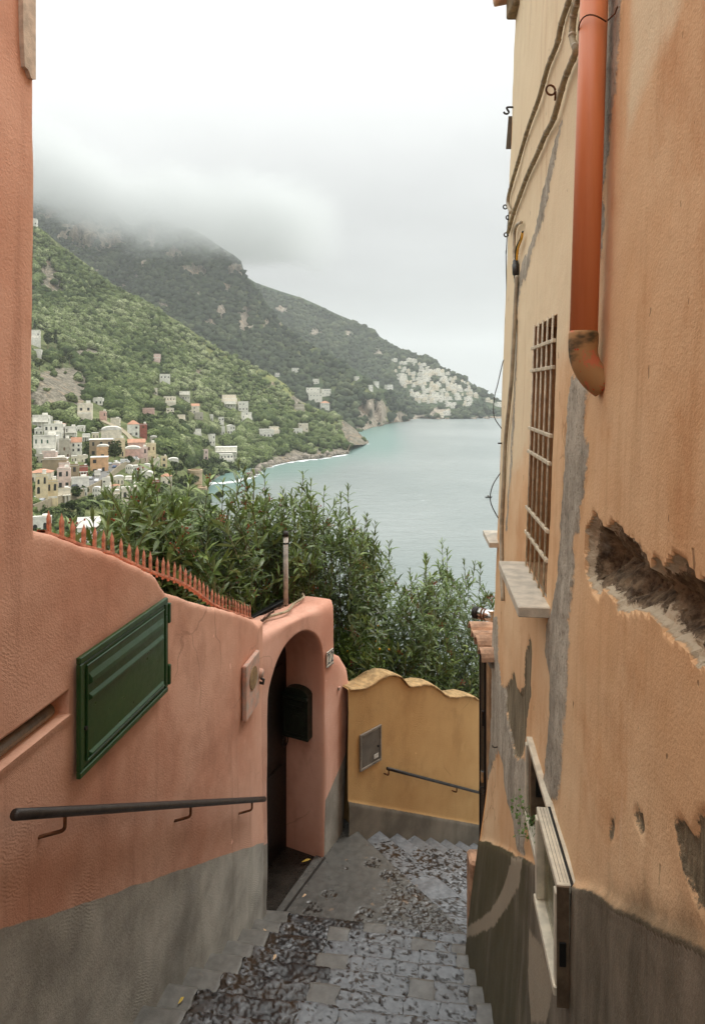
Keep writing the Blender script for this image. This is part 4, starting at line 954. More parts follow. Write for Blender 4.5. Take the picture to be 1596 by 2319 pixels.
b.tube([at(pp, w0 + (RN * math.cos(a) + RD * math.sin(a)) * 0.047 + dn * (0.012 * math.sin(2 * a))) for a in np.linspace(-2.2, 2.2, 20)] + [at(pp, RPV(1392, 30, 0.01)), at(pp, RPV(1398, 14, 0.02))], 0.0025, 6); b.build('tie_wire', M['rust'], pp, True)

# cables, conduits and hooks on the orange wall
def cable(name, pts, r, mat, label, cat, offs=0.022, wob=0.0, n=8):
    P = [RPV(u, v, offs) + Vector((0, 0, random.uniform(-wob, wob))) for u, v in pts]
    P = spl(P, 6); b = MB(); b.tube(P, r, n); o = b.build(name, mat, None, True); tag(o, label, cat); return o, P
c5 = lambda L: [(1053.4 + .34 * x, .34 * y) for x, y in L]
c6 = lambda L: [(1053.4 + .34 * x, 574.6 + .34 * y) for x, y in L]
def clips(P, par, k, r, mat):
    for i in range(2, len(P) - 2, k):
        t = (P[i + 1] - P[i - 1]).normalized(); b = MB(); b.tube([P[i] - t * .006, P[i] + t * .006], r, 8); b.build('clip_band', mat, par, True)
o, P = cable('sheathed_cable', c5([(725, -120), (690, 0), (640, 150), (610, 290), (550, 440), (490, 650), (415, 860), (350, 1080), (305, 1230)]), 0.0125, M['cable'], 'upper of two taped cables climbing the orange wall', 'cable'); clips(P, o, 5, .0145, M['conduit'])
o, P = cable('sheathed_cable', c5([(775, -120), (750, 0), (722, 100), (712, 250), (735, 335), (690, 450), (650, 560), (590, 780), (530, 900), (480, 1020), (420, 1150), (370, 1280), (320, 1420), (285, 1545)]), 0.0135, M['cable'], 'lower taped cable bending behind the orange rain pipe', 'cable'); clips(P, o, 5, .0155, M['conduit'])
o, P = cable('sheathed_cable', c5([(305, 1235), (288, 1300), (284, 1360), (302, 1412)]), 0.0125, M['conduit'], 'short grey cable tail hooking round the building corner', 'cable')
o, P = cable('conduit', c5([(372, 1478), (345, 1495), (328, 1545), (325, 1700), (332, 1740)]), 0.010, M['conduit'], 'curved top of the pale conduit beside the yellow cable', 'conduit')
o, P = cable('conduit', c5([(337, 1850), (338, 1880)]) + c6([(342, 160), (328, 450), (310, 800), (292, 1000), (268, 1240), (255, 1500), (240, 1850)]) + [(1136, 1300), (1138, 1360)], 0.0125, M['conduit'], 'long pale conduit running down the edge of the orange wall', 'conduit')
o, P = cable('yellow_cable', c5([(380, 1545), (374, 1590), (352, 1650), (342, 1730)]), 0.007, M['yellow'], 'short yellow and black cable entering the conduit joint', 'cable')
o2, P2 = cable('black_cable', c5([(382, 1540), (366, 1590), (340, 1650), (333, 1740)]), 0.006, M['black'], 'black cable twisted with the yellow one', 'cable')
b = MB(); a, c = RPV(*c5([(334, 1735)])[0], 0.022), RPV(*c5([(337, 1855)])[0], 0.022)
b.tube([a, a.lerp(c, .2), a.lerp(c, .22), a.lerp(c, .75), a.lerp(c, .78), c], [.017, .018, .022, .021, .014, .013], 10); o = b.build('cable_gland', M['black_iron'], None, True); tag(o, 'dark plastic cable joint at the top of the long conduit', 'cable joint')
# loose thin wires hanging off the corner
def wire(pts, Y, r, label):
    b = MB(); b.tube(spl([PX(u, v, Y + 0.04 * math.sin(i * 2.1)) for i, (u, v) in enumerate(pts)], 6), r, 5); o = b.build('loose_wire', M['rail_iron'], None, True); tag(o, label, 'wire')
wire([(1163, 300), (1158, 420), (1150, 500), (1146, 570)] + c6([(270, 0), (275, 350), (265, 470), (270, 680), (250, 720), (215, 870), (195, 950), (190, 1080), (250, 1180), (268, 1260)]), 4.83, 0.0035, 'thin black wire dangling free of the building corner')
wire(c6([(265, 1400), (240, 1450), (180, 1550), (170, 1660), (240, 1800), (258, 1855)]), 4.80, 0.004, 'loop of black wire hanging above the small stone sill')
for pts, lab in (([(220, 1262), (270, 1262)], 'black iron peg sticking out of the corner, upper one'), ([(258, 1325), (300, 1325)], 'black iron peg sticking out of the corner, lower one')):
    b = MB(); (u0, v0), (u1, v1) = c6(pts); b.tube([PX(u0, v0, 4.75), PX(u1, v1, 4.82)], 0.006, 6); o = b.build('iron_peg', M['black_iron'], None); tag(o, lab, 'peg')
def ring(u, v, rpx, off, mat, lab, Y=None, tail=None):
    c = RPV(u, v, off) if Y is None else PX(u, v, Y); rr = rpx / FOC * c.y
    b = MB(); b.tube([c + Vector((math.cos(a) * rr, 0.25 * math.cos(a) * rr, math.sin(a) * rr)) for a in np.linspace(0, 6.1, 18)], 0.005, 6)
    if tail: b.tube([c + Vector((rr, 0, -rr * .3)), c + Vector(tail)], 0.005, 6)
    o = b.build('iron_ring', mat, None, True); tag(o, lab, 'ring')
ring(1246.5, 203, 11, 0.03, M['rust'], 'rusty ring bolt between the two cables', None, (0.03, 0.03, -0.035))
ring(1143.5, 468, 4.5, 0, M['rail_iron'], 'iron ring at the corner beside the cable tail', 4.8, (0.05, 0.02, 0))
ring(1150, 492, 4.5, 0, M['rail_iron'], 'iron ring just under the cable tail', 4.8, (0.04, 0.02, 0))
ring(1145.5, 531, 4.5, 0, M['rail_iron'], 'iron ring where the lower cable ends', 4.8, (0.04, 0.02, 0))
ring(1156, 430, 5, 0, M['conduit'], 'pale ring holding the upper cable at the corner', 4.8)
hk = MB(); hp = [PX(1053.4 + .34 * x, .34 * y, 4.8) for x, y in ((338, 712), (278, 712), (282, 730), (290, 745), (278, 756), (262, 752), (256, 742))]
hk.tube(spl(hp, 4), 0.007, 6); o = hk.build('shutter_hook', M['black_iron'], None, True); tag(o, 'black iron hook sticking out above the grey shutter', 'hook')
# shutter edge, board and sill just around the corner
sh = empty('corner_shutter', 'dark grey shutter edge sticking out high on the building corner', 'shutter', PX(1155, 300, 4.95))
b = MB(); b.add([at(sh, PX(u, v, y)) for u, v, y in ((1151, 262, 4.9), (1166, 262, 4.9), (1166, 337, 4.9), (1145, 337, 4.9), (1153, 262, 5.3), (1166, 262, 5.3), (1166, 337, 5.3), (1147, 337, 5.3))], [(0, 3, 2, 1), (4, 5, 6, 7), (0, 1, 5, 4), (1, 2, 6, 5), (2, 3, 7, 6), (3, 0, 4, 7)]); b.build('shutter_leaf', M['slate_grey'], sh)
b = MB(); b.tube([at(sh, PX(1165, 275, 4.92)), at(sh, PX(1165, 325, 4.92))], .012, 8); b.build('hinge_pin', M['black_iron'], sh)
bd = MB(); bd.add([PX(u, v, y) for u, v, y in ((1133, 1010, 4.9), (1140, 1010, 4.9), (1136, 1212, 4.9), (1129, 1212, 4.9), (1135, 1010, 5.1), (1142, 1010, 5.1), (1138, 1212, 5.1), (1131, 1212, 5.1))], [(0, 3, 2, 1), (4, 5, 6, 7), (0, 1, 5, 4), (1, 2, 6, 5), (2, 3, 7, 6), (3, 0, 4, 7)])
o = bd.build('shutter_board', M['wood'], None); tag(o, 'narrow brown board standing above the small stone sill at the corner', 'board')
b = MB(); b.add([Vector((x, y, z)) for z in (-1.135, -1.10) for x, y in ((0.975, 4.72), (1.2, 4.72), (1.22, 5.14), (1.012, 5.14))], [(0, 3, 2, 1), (4, 5, 6, 7), (0, 1, 5, 4), (1, 2, 6, 5), (2, 3, 7, 6), (3, 0, 4, 7)])
o = b.build('stone_sill', M['marble'], None); tag(o, 'small pale stone sill projecting at the corner of the orange building', 'sill')

# door bay past the corner with barrel-tile canopy
bay = empty('door_bay', 'narrow side door with black frame under a little tiled canopy past the corner', 'doorway', (1.0, 5.1, -4.6))
def bb(name, lo, hi, mat, bev=0.006):
    b = MB(); lo, hi = Vector(lo), Vector(hi); b.box(at(bay, (lo + hi) / 2), hi - lo, None, bev); return b.build(name, mat, bay)
bb('jamb', (1.005, 4.852, -5.4), (1.5, 4.99, -2.02), M['brown_plaster'], 0.012)
bb('side_wall', (1.3, 5.37, -6.2), (2.2, 6.1, -2.0), simple('bay_orange_plaster', srgb(206, 150, 98), 0.9, 0, .2, 4, .6, .01), 0.02)  # plain orange plaster, slightly darker than the end wall
bb('door_frame', (0.992, 4.992, -5.2), (1.03, 5.02, -2.02), M['black'])
bb('door_leaf', (1.005, 5.022, -5.2), (1.03, 5.20, -2.06), M['black'])
bb('foot_stone', (0.955, 5.372, -6.2), (1.28, 5.55, -3.85), M['terracotta'], 0.02)
bb('door_frame', (0.998, 5.202, -5.2), (1.03, 5.23, -2.02), M['black'])
bb('latch_plate', (0.972, 5.0, -2.98), (0.991, 5.03, -2.90), M['chrome'], 0.002)
for z in (-2.55, -3.4, -4.05): bb('hinge', (0.976, 5.0, z), (0.991, 5.02, z + 0.11), M['black_iron'], 0.002)
b = MB(); b.tube([at(bay, (0.975 + .02 * math.cos(a), 4.99, -3.03 + .025 * math.sin(a))) for a in np.linspace(0, 6.2, 14)], .004, 6); b.build('padlock_ring', M['black_iron'], bay, True)
for i, y in enumerate((4.74, 4.93, 5.11, 5.28)):
    x0 = 0.91 + 0.008 * i; zz_ = -1.93 + 0.02 * math.sin(i * 2); v = []
    for (xx, rr) in ((x0, 0.086), (x0 + 0.1, 0.083), (1.25, 0.075)):
        for a in np.linspace(0.05, math.pi - 0.05, 9):
            v.append((xx, y + rr * math.cos(a), zz_ + 0.85 * rr * math.sin(a) + 0.02 * (xx - x0)))
    b = MB(); n9 = 9; inner_v = [(x, y + (yy - y) * 0.86, zz_ + (z - zz_) * 0.84 - .004) for x, yy, z in v]
    b.add([at(bay, p) for p in v + inner_v], [(r * n9 + j, (r + 1) * n9 + j, (r + 1) * n9 + j + 1, r * n9 + j + 1) for r in range(2) for j in range(8)] + [(27 + r * n9 + j, 27 + r * n9 + j + 1, 27 + (r + 1) * n9 + j + 1, 27 + (r + 1) * n9 + j) for r in range(2) for j in range(8)] + [(j, j + 1, 28 + j, 27 + j) for j in range(8)])
    b.build('barrel_tile', M['terracotta'], bay, False)
bb('canopy_bed', (0.97, 4.68, -1.98), (1.5, 5.36, -1.945), M['cement'])
fl_ = empty('flue_pipe', 'short shiny steel flue pipe above the terracotta canopy tiles', 'flue', PX(1124, 1397, 5.0))
a, c = PX(1126, 1398, 4.98), PX(1074, 1387, 5.1)
b = MB(); b.tube([at(fl_, a), at(fl_, c)], 0.043, 20); b.build('tube', M['chrome'], fl_, True)
for t_ in (0.5, 0.62, 0.86, 0.93, 0.985):
    p = a.lerp(c, t_); e = (c - a).normalized() * .006; b = MB(); b.tube([at(fl_, p - e), at(fl_, p + e)], 0.046, 18); b.build('ring_band', M['rust'] if t_ < 0.7 else M['black_iron'], fl_, True)
b = MB(); b.tube([at(fl_, a - (c - a) * .08), at(fl_, a + (c - a) * .06)], [.06, .05], 14); b.build('cement_collar', M['cement'], fl_, True)
sk = MB(); sk.tube([RPV(1134, 1490, .03), RPV(1122, 1581, .03)], .004, 5)
q = MB(); hp = [RPV(1021.4 + .36 * x, 1149.1 + .36 * y, .02 + .02 * k) for k, (x, y) in enumerate(((290, 1508), (275, 1512), (262, 1508), (260, 1500)))]
q.tube(spl(hp, 4), .004, 6); o = q.build('small_hook', M['black_iron'], None, True); tag(o, 'tiny black hook on the cement strip beside the door bay', 'hook')

# ------------------------------------------------------------------ sea, hills, woods
SEA = -90.0
def sea_mat():
    t = NT('sea_water')
    sw = t.noise(0.035, 4, 0.6, vec=t.map((1, 2.2, 1), rot=(0, 0, 0.5))); ch = t.noise(0.35, 4, 0.6, vec=t.map((1, 2.0, 1), rot=(0, 0, 0.4)))
    near = t.ramp(t.attr('shore'), 0.0, 1.0)
    deep = t.mix(t.ramp(t.noise(0.004, 3, 0.5), 0.35, 0.65), srgb(120, 129, 126), srgb(136, 143, 140))
    c = t.mix(near, deep, srgb(100, 130, 122))
    cap = t.math('MULTIPLY', t.ramp(t.noise(0.09, 5, 0.7, vec=t.map((0.7, 2.4, 1), rot=(0, 0, 0.3))), 0.66, 0.72), t.ramp(t.noise(0.012, 3), 0.45, 0.6))
    c = t.mix(t.math('MULTIPLY', cap, 0.8), c, (0.75, 0.8, 0.79, 1))
    h = t.math('ADD', t.math('MULTIPLY', sw, 2.0), t.math('MULTIPLY', ch, 0.4))
    return t.fin(c, 0.28, t.bump(h, 0.8, 1.2), spec=0.5)
M['sea'] = sea_mat()
yy = np.concatenate([np.linspace(60, 700, 40), np.geomspace(720, 13000, 60)]); xx = np.linspace(-1, 1, 81)
Ys, Xs = np.meshgrid(yy, xx, indexing='ij'); Xw = Xs * (600 + Ys * 1.4)
def foot_v(u): return np.interp(u, [-400, 440, 462, 470, 500, 540, 575, 592, 615, 640, 665, 700, 730, 760, 786, 792, 806, 832], [1130, 1108, 1103, 1092, 1093, 1089, 1078, 1063, 1054, 1048, 1044, 1040, 1038, 1032, 1028, 1008, 1007, 1004])
us_ = CU + FOC * Xw / Ys; vs_ = CV - FOC * SEA / Ys
shore = np.clip(1 - (vs_ - foot_v(us_)) / 60, 0, 1) * (us_ < 900) * (vs_ > 940)
sea = mk('sea', np.stack([Xw, Ys, np.full_like(Xw, SEA)], -1).reshape(-1, 3), gridf(*Xw.shape)[:, ::-1], M['sea'], None, {'shore': shore.ravel()}, True); struct(sea)

def hill_mat(name, greens, rockc, s):
    t = NT(name)
    n1 = t.noise(0.012 * s, 6, 0.65); n2 = t.noise(0.06 * s, 6, 0.7); n3 = t.noise(0.25 * s, 4, 0.7)
    c = t.mix(t.ramp(n1, 0.35, 0.65), greens[0], greens[1]); c = t.mix(t.ramp(n2, 0.42, 0.62), c, greens[2]); c = t.mix(t.math('MULTIPLY', t.ramp(t.noise(0.02 * s, 5, 0.7), 0.52, 0.66), 0.7), c, tuple(x * 0.5 for x in greens[0][:3]) + (1,))  # dark noise patches stand in for shaded gullies under the flat sky
    c = t.mix(t.math('MULTIPLY', t.attr('grass'), t.ramp(n2, 0.3, 0.6)), c, srgb(138, 140, 88))
    rk = t.ramp(t.math('ADD', t.attr('rock'), t.math('MULTIPLY', t.math('SUBTRACT', t.math('ADD', t.math('MULTIPLY', n2, 0.6), t.math('MULTIPLY', n3, 0.4)), 0.5), 2.2)), 0.25, 0.5)
    rc = t.mix(t.ramp(t.noise(0.2 * s, 6, 0.7, vec=t.map((1, 1, 0.22))), 0.3, 0.7), tuple(x * 0.3 for x in rockc[:3]) + (1,), tuple(min(1, x * 1.35) for x in rockc[:3]) + (1,))
    rc = t.mix(t.math('MULTIPLY', t.ramp(t.noise(0.05 * s, 4, 0.6), 0.52, 0.68), 0.6), rc, srgb(178, 150, 120))
    rc = t.mix(t.math('MULTIPLY', t.ramp(t.noise(0.5 * s, 5, 0.75, vec=t.map((1, 1, 0.3))), 0.5, 0.66), 0.8), rc, srgb(70, 72, 54))
    c = t.mix(rk, c, rc)
    return t.fin(c, 0.95, t.bump(t.math('ADD', n2, n3), 0.9, 5.0 / s), spec=0.1)
GR1 = (srgb(82, 92, 58), srgb(104, 114, 72), srgb(126, 130, 88))
M['hill1'] = hill_mat('near_hillside', GR1, srgb(146, 138, 122), 1.0)
M['hill2'] = hill_mat('middle_mountain', (srgb(52, 66, 46), srgb(68, 82, 56), srgb(88, 98, 66)), srgb(178, 164, 146), 0.5)
M['hill3'] = hill_mat('far_mountain', (srgb(54, 68, 50), srgb(68, 82, 58), srgb(86, 96, 68)), srgb(176, 164, 148), 0.4)
def forest_mat(name, cols):
    t = NT(name); ti = t.attr('tint')
    c = t.mix(t.ramp(ti, 0.0, 0.55, smooth=False), cols[0], cols[1]); c = t.mix(t.ramp(ti, 0.55, 1.0, smooth=False), c, cols[2])
    n = t.noise(0.6, 4, 0.7); c = t.mix(t.ramp(n, 0.35, 0.65), c, tuple(x * 0.5 for x in cols[0][:3]) + (1,), 'MIX')
    return t.fin(c, 0.95, t.bump(n, 1.0, 1.5), spec=0.1)
M['forest1'] = forest_mat('hillside_trees', (srgb(68, 82, 48), srgb(120, 132, 82), srgb(172, 178, 134)))
M['forest2'] = forest_mat('mountain_trees', (srgb(62, 72, 54), srgb(86, 96, 68), srgb(120, 126, 92)))

class Hill:
    """terrain sheet: ridge and foot lines, and for a few columns how far away the slope lies between them"""
    def __init__(s, ridge, foot, cols, rocks, amp, seed, coast=None, bdrop=120):
        s.r, s.f, s.c, s.rocks, s.amp, s.seed, s.coast, s.bdrop = ridge, foot, cols, rocks, amp, seed, coast, bdrop
        s.cu = [c[0] for c in cols]
        s.nb = np.linspace(0, 1, 40)
        s.tab = np.array([np.interp(s.nb, [(v - c[1][0][0]) / (c[1][-1][0] - c[1][0][0]) for v, y in c[1]], [y for v, y in c[1]]) for c in cols])
    def rv(s, u): return np.interp(u, [p[0] for p in s.r], [p[1] for p in s.r])
    def fv(s, u): return np.interp(u, [p[0] for p in s.f], [p[1] for p in s.f])
    def Y(s, u, b):
        u, b = np.broadcast_arrays(np.asarray(u, float), np.asarray(b, float)); k = np.clip(np.searchsorted(s.cu, u) - 1, 0, len(s.cu) - 2)
        cu = np.array(s.cu); t = np.clip((u - cu[k]) / (cu[k + 1] - cu[k]), 0, 1)
        x = b * 39; i = np.clip(x.astype(int), 0, 38); fr = x - i
        a = s.tab[k, i] * (1 - fr) + s.tab[k, i + 1] * fr; c = s.tab[k + 1, i] * (1 - fr) + s.tab[k + 1, i + 1] * fr
        return a * (1 - t) + c * t
    def pos(s, u, b):
        u, b = np.broadcast_arrays(np.asarray(u, float), np.asarray(b, float))
        v = s.rv(u) + (s.fv(u) - s.rv(u)) * b; Y = s.Y(u, b)
        X = (u - CU) / FOC * Y; Z = (CV - v) / FOC * Y
        e = np.clip(np.minimum(b, 1 - b) / 0.08, 0.15, 1)
        n = fbm(X / s.amp[1], Z / (s.amp[1] * 1.2), Y / s.amp[1] / 1.5, s.seed, 4); n = 0.35 * n + 0.9 * (0.5 - np.abs(fbm(X / s.amp[1] * 0.9 + 7, Z / (s.amp[1] * 2.2), Y / s.amp[1] / 2, s.seed + 9, 3)) * 2.2)
        rk = s.rock(u, v)
        Yd = Y + s.amp[0] * n * e + 0.6 * s.amp[0] * rk * noise(X / 14, Z / 40, 0, s.seed + 4)
        return X, Yd, Z + 0.12 * s.amp[0] * n * e, v
    def rock(s, u, v):
        m = np.zeros(np.broadcast(u, v).shape)
        for (u0, u1, v0, v1, k) in s.rocks:
            cx, cy_ = (u0 + u1) / 2, (v0 + v1) / 2
            q = np.hypot((u - cx) / ((u1 - u0) / 2 + 2), (v - cy_) / ((v1 - v0) / 2 + 2)); m = np.maximum(m, k * np.clip(1.25 - q, 0, 1))
        if s.coast is not None:
            fvv = s.fv(u); m = np.maximum(m, np.clip(1 - (fvv - v) / np.interp(u, *s.coast), 0, 1) ** 0.5)
        return m
    def b_of(s, u, v): return float((v - s.rv(u)) / (s.fv(u) - s.rv(u)))
    def at(s, u, v):
        X, Y, Z, _ = s.pos(np.array([float(u)]), np.array([s.b_of(u, v)])); return Vector((X[0], Y[0], Z[0]))
    def mesh(s, name, mat, u0, u1, nu, nb, grass=None):
        u = np.linspace(u0, u1, nu); b_ = np.linspace(0, 1, nb) ** 0.9
        U, B = np.meshgrid(u, b_, indexing='ij'); X, Y, Z, v = s.pos(U, B)
        rk = s.rock(U, v); g = grass(U, v) if grass else np.zeros_like(U)
        # back of the ridge falls away behind
        back = np.stack([X[:, 0] * 1.12, Y[:, 0] * 1.12, Z[:, 0] - s.bdrop], -1)[:, None]
        V = np.concatenate([back, np.stack([X, Y, Z], -1)], 1)
        pad = lambda a: np.concatenate([a[:, :1], a], 1).ravel()
        o = mk(name, V.reshape(-1, 3), gridf(nu, nb + 1), mat, None, {'rock': pad(rk), 'grass': pad(g)}, True); struct(o); return o

H1 = Hill([(-400, 300), (73, 500), (130, 548), (200, 600), (250, 640), (330, 685), (400, 725), (450, 760), (500, 792), (560, 822), (610, 845), (650, 872), (671, 900), (690, 912), (720, 926), (745, 936), (775, 950), (805, 972), (832, 998)],
          [(-400, 1300), (440, 1300), (455, 1190), (470, 1096), (480, 1092), (500, 1093), (540, 1089), (575, 1078), (592, 1063), (615, 1054), (640, 1048), (665, 1044), (700, 1040), (730, 1038), (760, 1032), (786, 1028), (792, 1008), (806, 1007), (834, 1004)],
          [(-400, [(300, 1200), (780, 800), (900, 520), (1000, 400), (1100, 300), (1200, 240), (1300, 190)]),
           (73, [(500, 1100), (700, 920), (825, 700), (840, 600), (925, 560), (945, 470), (1000, 410), (1060, 330), (1130, 260), (1210, 215), (1300, 180)]),
           (250, [(640, 1120), (780, 960), (900, 700), (960, 520), (1010, 430), (1060, 370), (1110, 300), (1200, 235), (1300, 190)]),
           (380, [(715, 1150), (850, 950), (950, 700), (1000, 560), (1050, 460), (1100, 380), (1200, 290), (1300, 230)]),
           (440, [(753, 1160), (880, 950), (980, 760), (1050, 620), (1120, 480), (1300, 290)]),
           (475, [(775, 1165), (900, 960), (1000, 790), (1060, 690), (1092, 636)]),
           (600, [(840, 1200), (900, 1070), (980, 900), (1060, 757)]),
           (700, [(916, 1180), (980, 1000), (1040, 843)]),
           (786, [(958, 1150), (1000, 1020), (1028, 912)]),
           (834, [(998, 1120), (1004, 1088)])],
          [(78, 204, 835, 935, 1.7), (140, 265, 785, 815, 0.8), (75, 140, 590, 672, 1.6), (430, 465, 838, 862, 1.0), (596, 650, 905, 935, 0.6), (760, 832, 950, 1004, 1.2), (100, 170, 900, 930, .7), (655, 690, 890, 925, .7), (345, 365, 765, 800, .5), (590, 640, 855, 878, .4), (205, 255, 960, 985, .5)],
          (26, 110), 3, ([-400, 440, 470, 540, 600, 700, 790, 834], [0.1, 0.1, 34, 44, 26, 24, 30, 60]))
def h1_grass(u, v): return np.clip((u - 340) / 120, 0, 1) * np.clip(1 - (v - H1.rv(u)) / 75, 0, 1)
H1.mesh('hillside', M['hill1'], -400, 834, 330, 230, h1_grass)
H2 = Hill([(-500, 300), (-100, 400), (73, 436), (130, 424), (170, 446), (200, 448), (235, 468), (262, 482), (285, 505), (305, 510), (332, 496), (345, 490), (375, 502), (400, 516), (425, 514), (455, 528), (490, 552), (530, 578), (549, 592), (553, 620), (580, 648), (600, 680), (640, 735), (693, 772), (740, 800), (791, 828), (829, 855), (890, 890), (926, 934)],
          [(-500, 1010), (700, 1010), (800, 985), (820, 976), (850, 967), (880, 962), (900, 955), (926, 950)],
          [(-500, [(300, 2500), (1010, 1300)]), (73, [(436, 2500), (560, 2200), (800, 1750), (1010, 1300)]), (400, [(530, 2350), (700, 1950), (850, 1650), (1010, 1300)]),
           (552, [(610, 2300), (760, 1900), (900, 1550), (1010, 1280)]), (693, [(772, 2000), (900, 1600), (1010, 1280)]), (829, [(855, 1720), (920, 1560), (974, 1440)]), (926, [(934, 1980), (950, 1930)])],
          [(130, 280, 493, 563, 1.3), (340, 360, 508, 563, 1.1), (415, 468, 598, 620, 1.1), (518, 553, 596, 625, 1.2), (486, 505, 688, 725, 1.0), (528, 578, 688, 760, 1.0), (805, 875, 892, 965, 1.3), (460, 480, 715, 740, .8), (285, 300, 560, 580, 0.9), (360, 380, 680, 700, .6), (210, 250, 600, 625, .7), (300, 320, 610, 640, .6), (760, 790, 776, 806, 0.9), (880, 925, 925, 952, .8), (440, 450, 655, 675, .5), (90, 130, 470, 500, .9), (380, 420, 560, 585, .8), (330, 350, 590, 610, .6), (590, 640, 720, 745, .7), (650, 690, 800, 825, .6), (500, 520, 640, 660, .7), (270, 300, 640, 660, .6)],
          (95, 300), 13, ([-500, 780, 800, 926], [0.1, 0.1, 18, 12]), 260)
H2.mesh('mountain', M['hill2'], -500, 926, 260, 150, lambda u, v: np.clip(1 - np.abs(v - (690 + (u - 560) * 0.78)) / 40, 0, 0.7) * (u > 540))
H3 = Hill([(520, 580), (556, 625), (580, 640), (638, 660), (683, 674), (720, 690), (761, 710), (825, 737), (863, 764), (895, 784), (927, 798), (978, 812), (999, 829), (1053, 856), (1084, 881), (1121, 902), (1138, 914), (1180, 932), (1230, 944)],
          [(520, 990), (820, 960), (930, 949), (960, 947), (1230, 946.5)],
          [(520, [(580, 3300), (990, 1900)]), (700, [(680, 3200), (800, 2700), (970, 1950)]), (930, [(798, 2750), (880, 2350), (949, 1957)]), (1138, [(914, 2300), (947, 2015)]), (1230, [(944, 2100), (946.5, 2030)])],
          [(958, 1012, 919, 935, 1.0), (930, 1140, 938, 947, 0.6), (930, 960, 930, 947, .7), (700, 730, 740, 765, .8), (840, 870, 790, 815, .7), (780, 800, 745, 765, .5), (620, 660, 690, 710, .7)], (85, 320), 23, ([520, 900, 930, 1230], [0.1, 0.1, 9, 9]), 260)
H3.mesh('mountain', M['hill3'], 520, 1230, 180, 100)

# woods: one mass of crowns per hillside
def ico(sub):
    bm = bmesh.new(); bmesh.ops.create_icosphere(bm, subdivisions=sub, radius=1.0)
    v = np.array([p.co[:] for p in bm.verts]); f = np.array([[q.index for q in p.verts] for p in bm.faces]); bm.free(); return v, f
ICO2, ICO1 = ico(2), ico(1)
def crowns(P, S, tint, tpl, seed, name, mat, squash=0.85):
    tv, tf = tpl; n = len(P); g = np.random.default_rng(seed)
    jit = 1 + 0.28 * g.standard_normal((n, len(tv), 1)).clip(-1.6, 1.6)
    a = g.uniform(0, 6.28, n); ca, sa = np.cos(a)[:, None], np.sin(a)[:, None]
    x = tv[None, :, 0] * ca - tv[None, :, 1] * sa; y = tv[None, :, 0] * sa + tv[None, :, 1] * ca
    V = np.stack([x, y, np.broadcast_to(tv[None, :, 2] * squash, x.shape)], -1) * jit * S[:, None, None] + P[:, None, :]
    F = tf[None] + (np.arange(n) * len(tv))[:, None, None]
    o = mk(name, V.reshape(-1, 3), F.reshape(-1, 3), mat, None, {'tint': np.repeat(tint, len(tv))}, False)
    o['kind'] = 'stuff'; return o
HOUSES = []          # footprints kept clear of crowns: (u0, u1, v0, v1)
def wood(hill, name, mat, n, u0, u1, size, tpl, seed, label, clear=(), grass=None, bmin=0.0):
    g = np.random.default_rng(seed); u = g.uniform(u0, u1, n * 3); v0, v1 = hill.rv(u), hill.fv(u)
    v = v0 + (v1 - v0) * g.uniform(bmin, 0.995, n * 3)
    Y = hill.Y(u, (v - v0) / (v1 - v0))
    w = (Y / Y.max()) ** 1.0 * (v1 - v0); keep = g.uniform(0, 1, n * 3) < w / w.max() * 1.25
    rk = hill.rock(u, v); X_ = (u - CU) / FOC * Y
    keep &= g.uniform(0, 1, n * 3) > np.clip(rk * 1.6 - 0.25 + 0.5 * noise(u / 9, v / 9, 0, seed), 0, 0.97)
    if grass: keep &= g.uniform(0, 1, n * 3) > 0.72 * grass(u, v)
    rp = size * np.minimum(1, Y / 650) * FOC / Y
    for (a, b_, c, d_) in clear: keep &= ~((u > a - 0.6 * rp) & (u < b_ + 0.6 * rp) & (v > c) & (v < d_ + 1.5 * rp))
    u, v = u[keep][:n], v[keep][:n]; b_ = (v - hill.rv(u)) / (hill.fv(u) - hill.rv(u))
    X, Y, Z, _ = hill.pos(u, b_)
    S = size * np.minimum(1, Y / 650) * g.uniform(0.62, 1.5, len(u)) ** 1.5 * (0.75 + 0.5 * (noise(X / 60, Z / 60, 0, seed + 2) * 0.5 + 0.5))
    ti = np.clip(0.42 + 0.7 * fbm(X / 80, Z / 60, Y / 110, seed + 3, 4) + 0.22 * g.standard_normal(len(u)), 0, 1)
    if grass: ti = np.clip(ti + 0.3 * grass(u, v), 0, 1)
    o = crowns(np.stack([X, Y - S * 0.2, Z + S * 0.35], -1), S, ti, tpl, seed + 5, name, mat); tag(o, label, 'trees', None, 'stuff'); return o

# ------------------------------------------------------------------ the town and the hillside houses
def plaster(name, rgb): return simple(name, srgb(*rgb), 0.9, 0, 0.12, 0.5, 0.3, 0.05)
TM = {'white': plaster('lime_white', (226, 222, 210)), 'cream': plaster('cream_render', (224, 214, 194)), 'yellow': plaster('yellow_render', (218, 200, 162)), 'pink': plaster('pink_render', (210, 172, 158)),
      'rose': plaster('pale_pink_render', (220, 194, 182)), 'orange': plaster('apricot_render', (208, 166, 126)), 'red': plaster('red_render', (154, 88, 74)), 'stone': plaster('brown_stone_render', (158, 140, 114)),
      'grey': plaster('grey_render', (176, 168, 152)), 'tile': plaster('red_roof_tile', (180, 134, 108)), 'roofw': plaster('white_roof', (218, 214, 204)), 'win': simple('dark_pane', srgb(58, 60, 58), 0.25, 0, .1, 1, 0), 'green_sh': plaster('green_shutter', (60, 88, 72)),
      'road': simple('asphalt', srgb(112, 110, 106), 0.85, 0, .15, .3, .2, .02), 'retain': plaster('stone_retaining_wall', (150, 138, 114)), 'brown_sh': plaster('brown_shutter', (104, 74, 52))}
WINM = {}
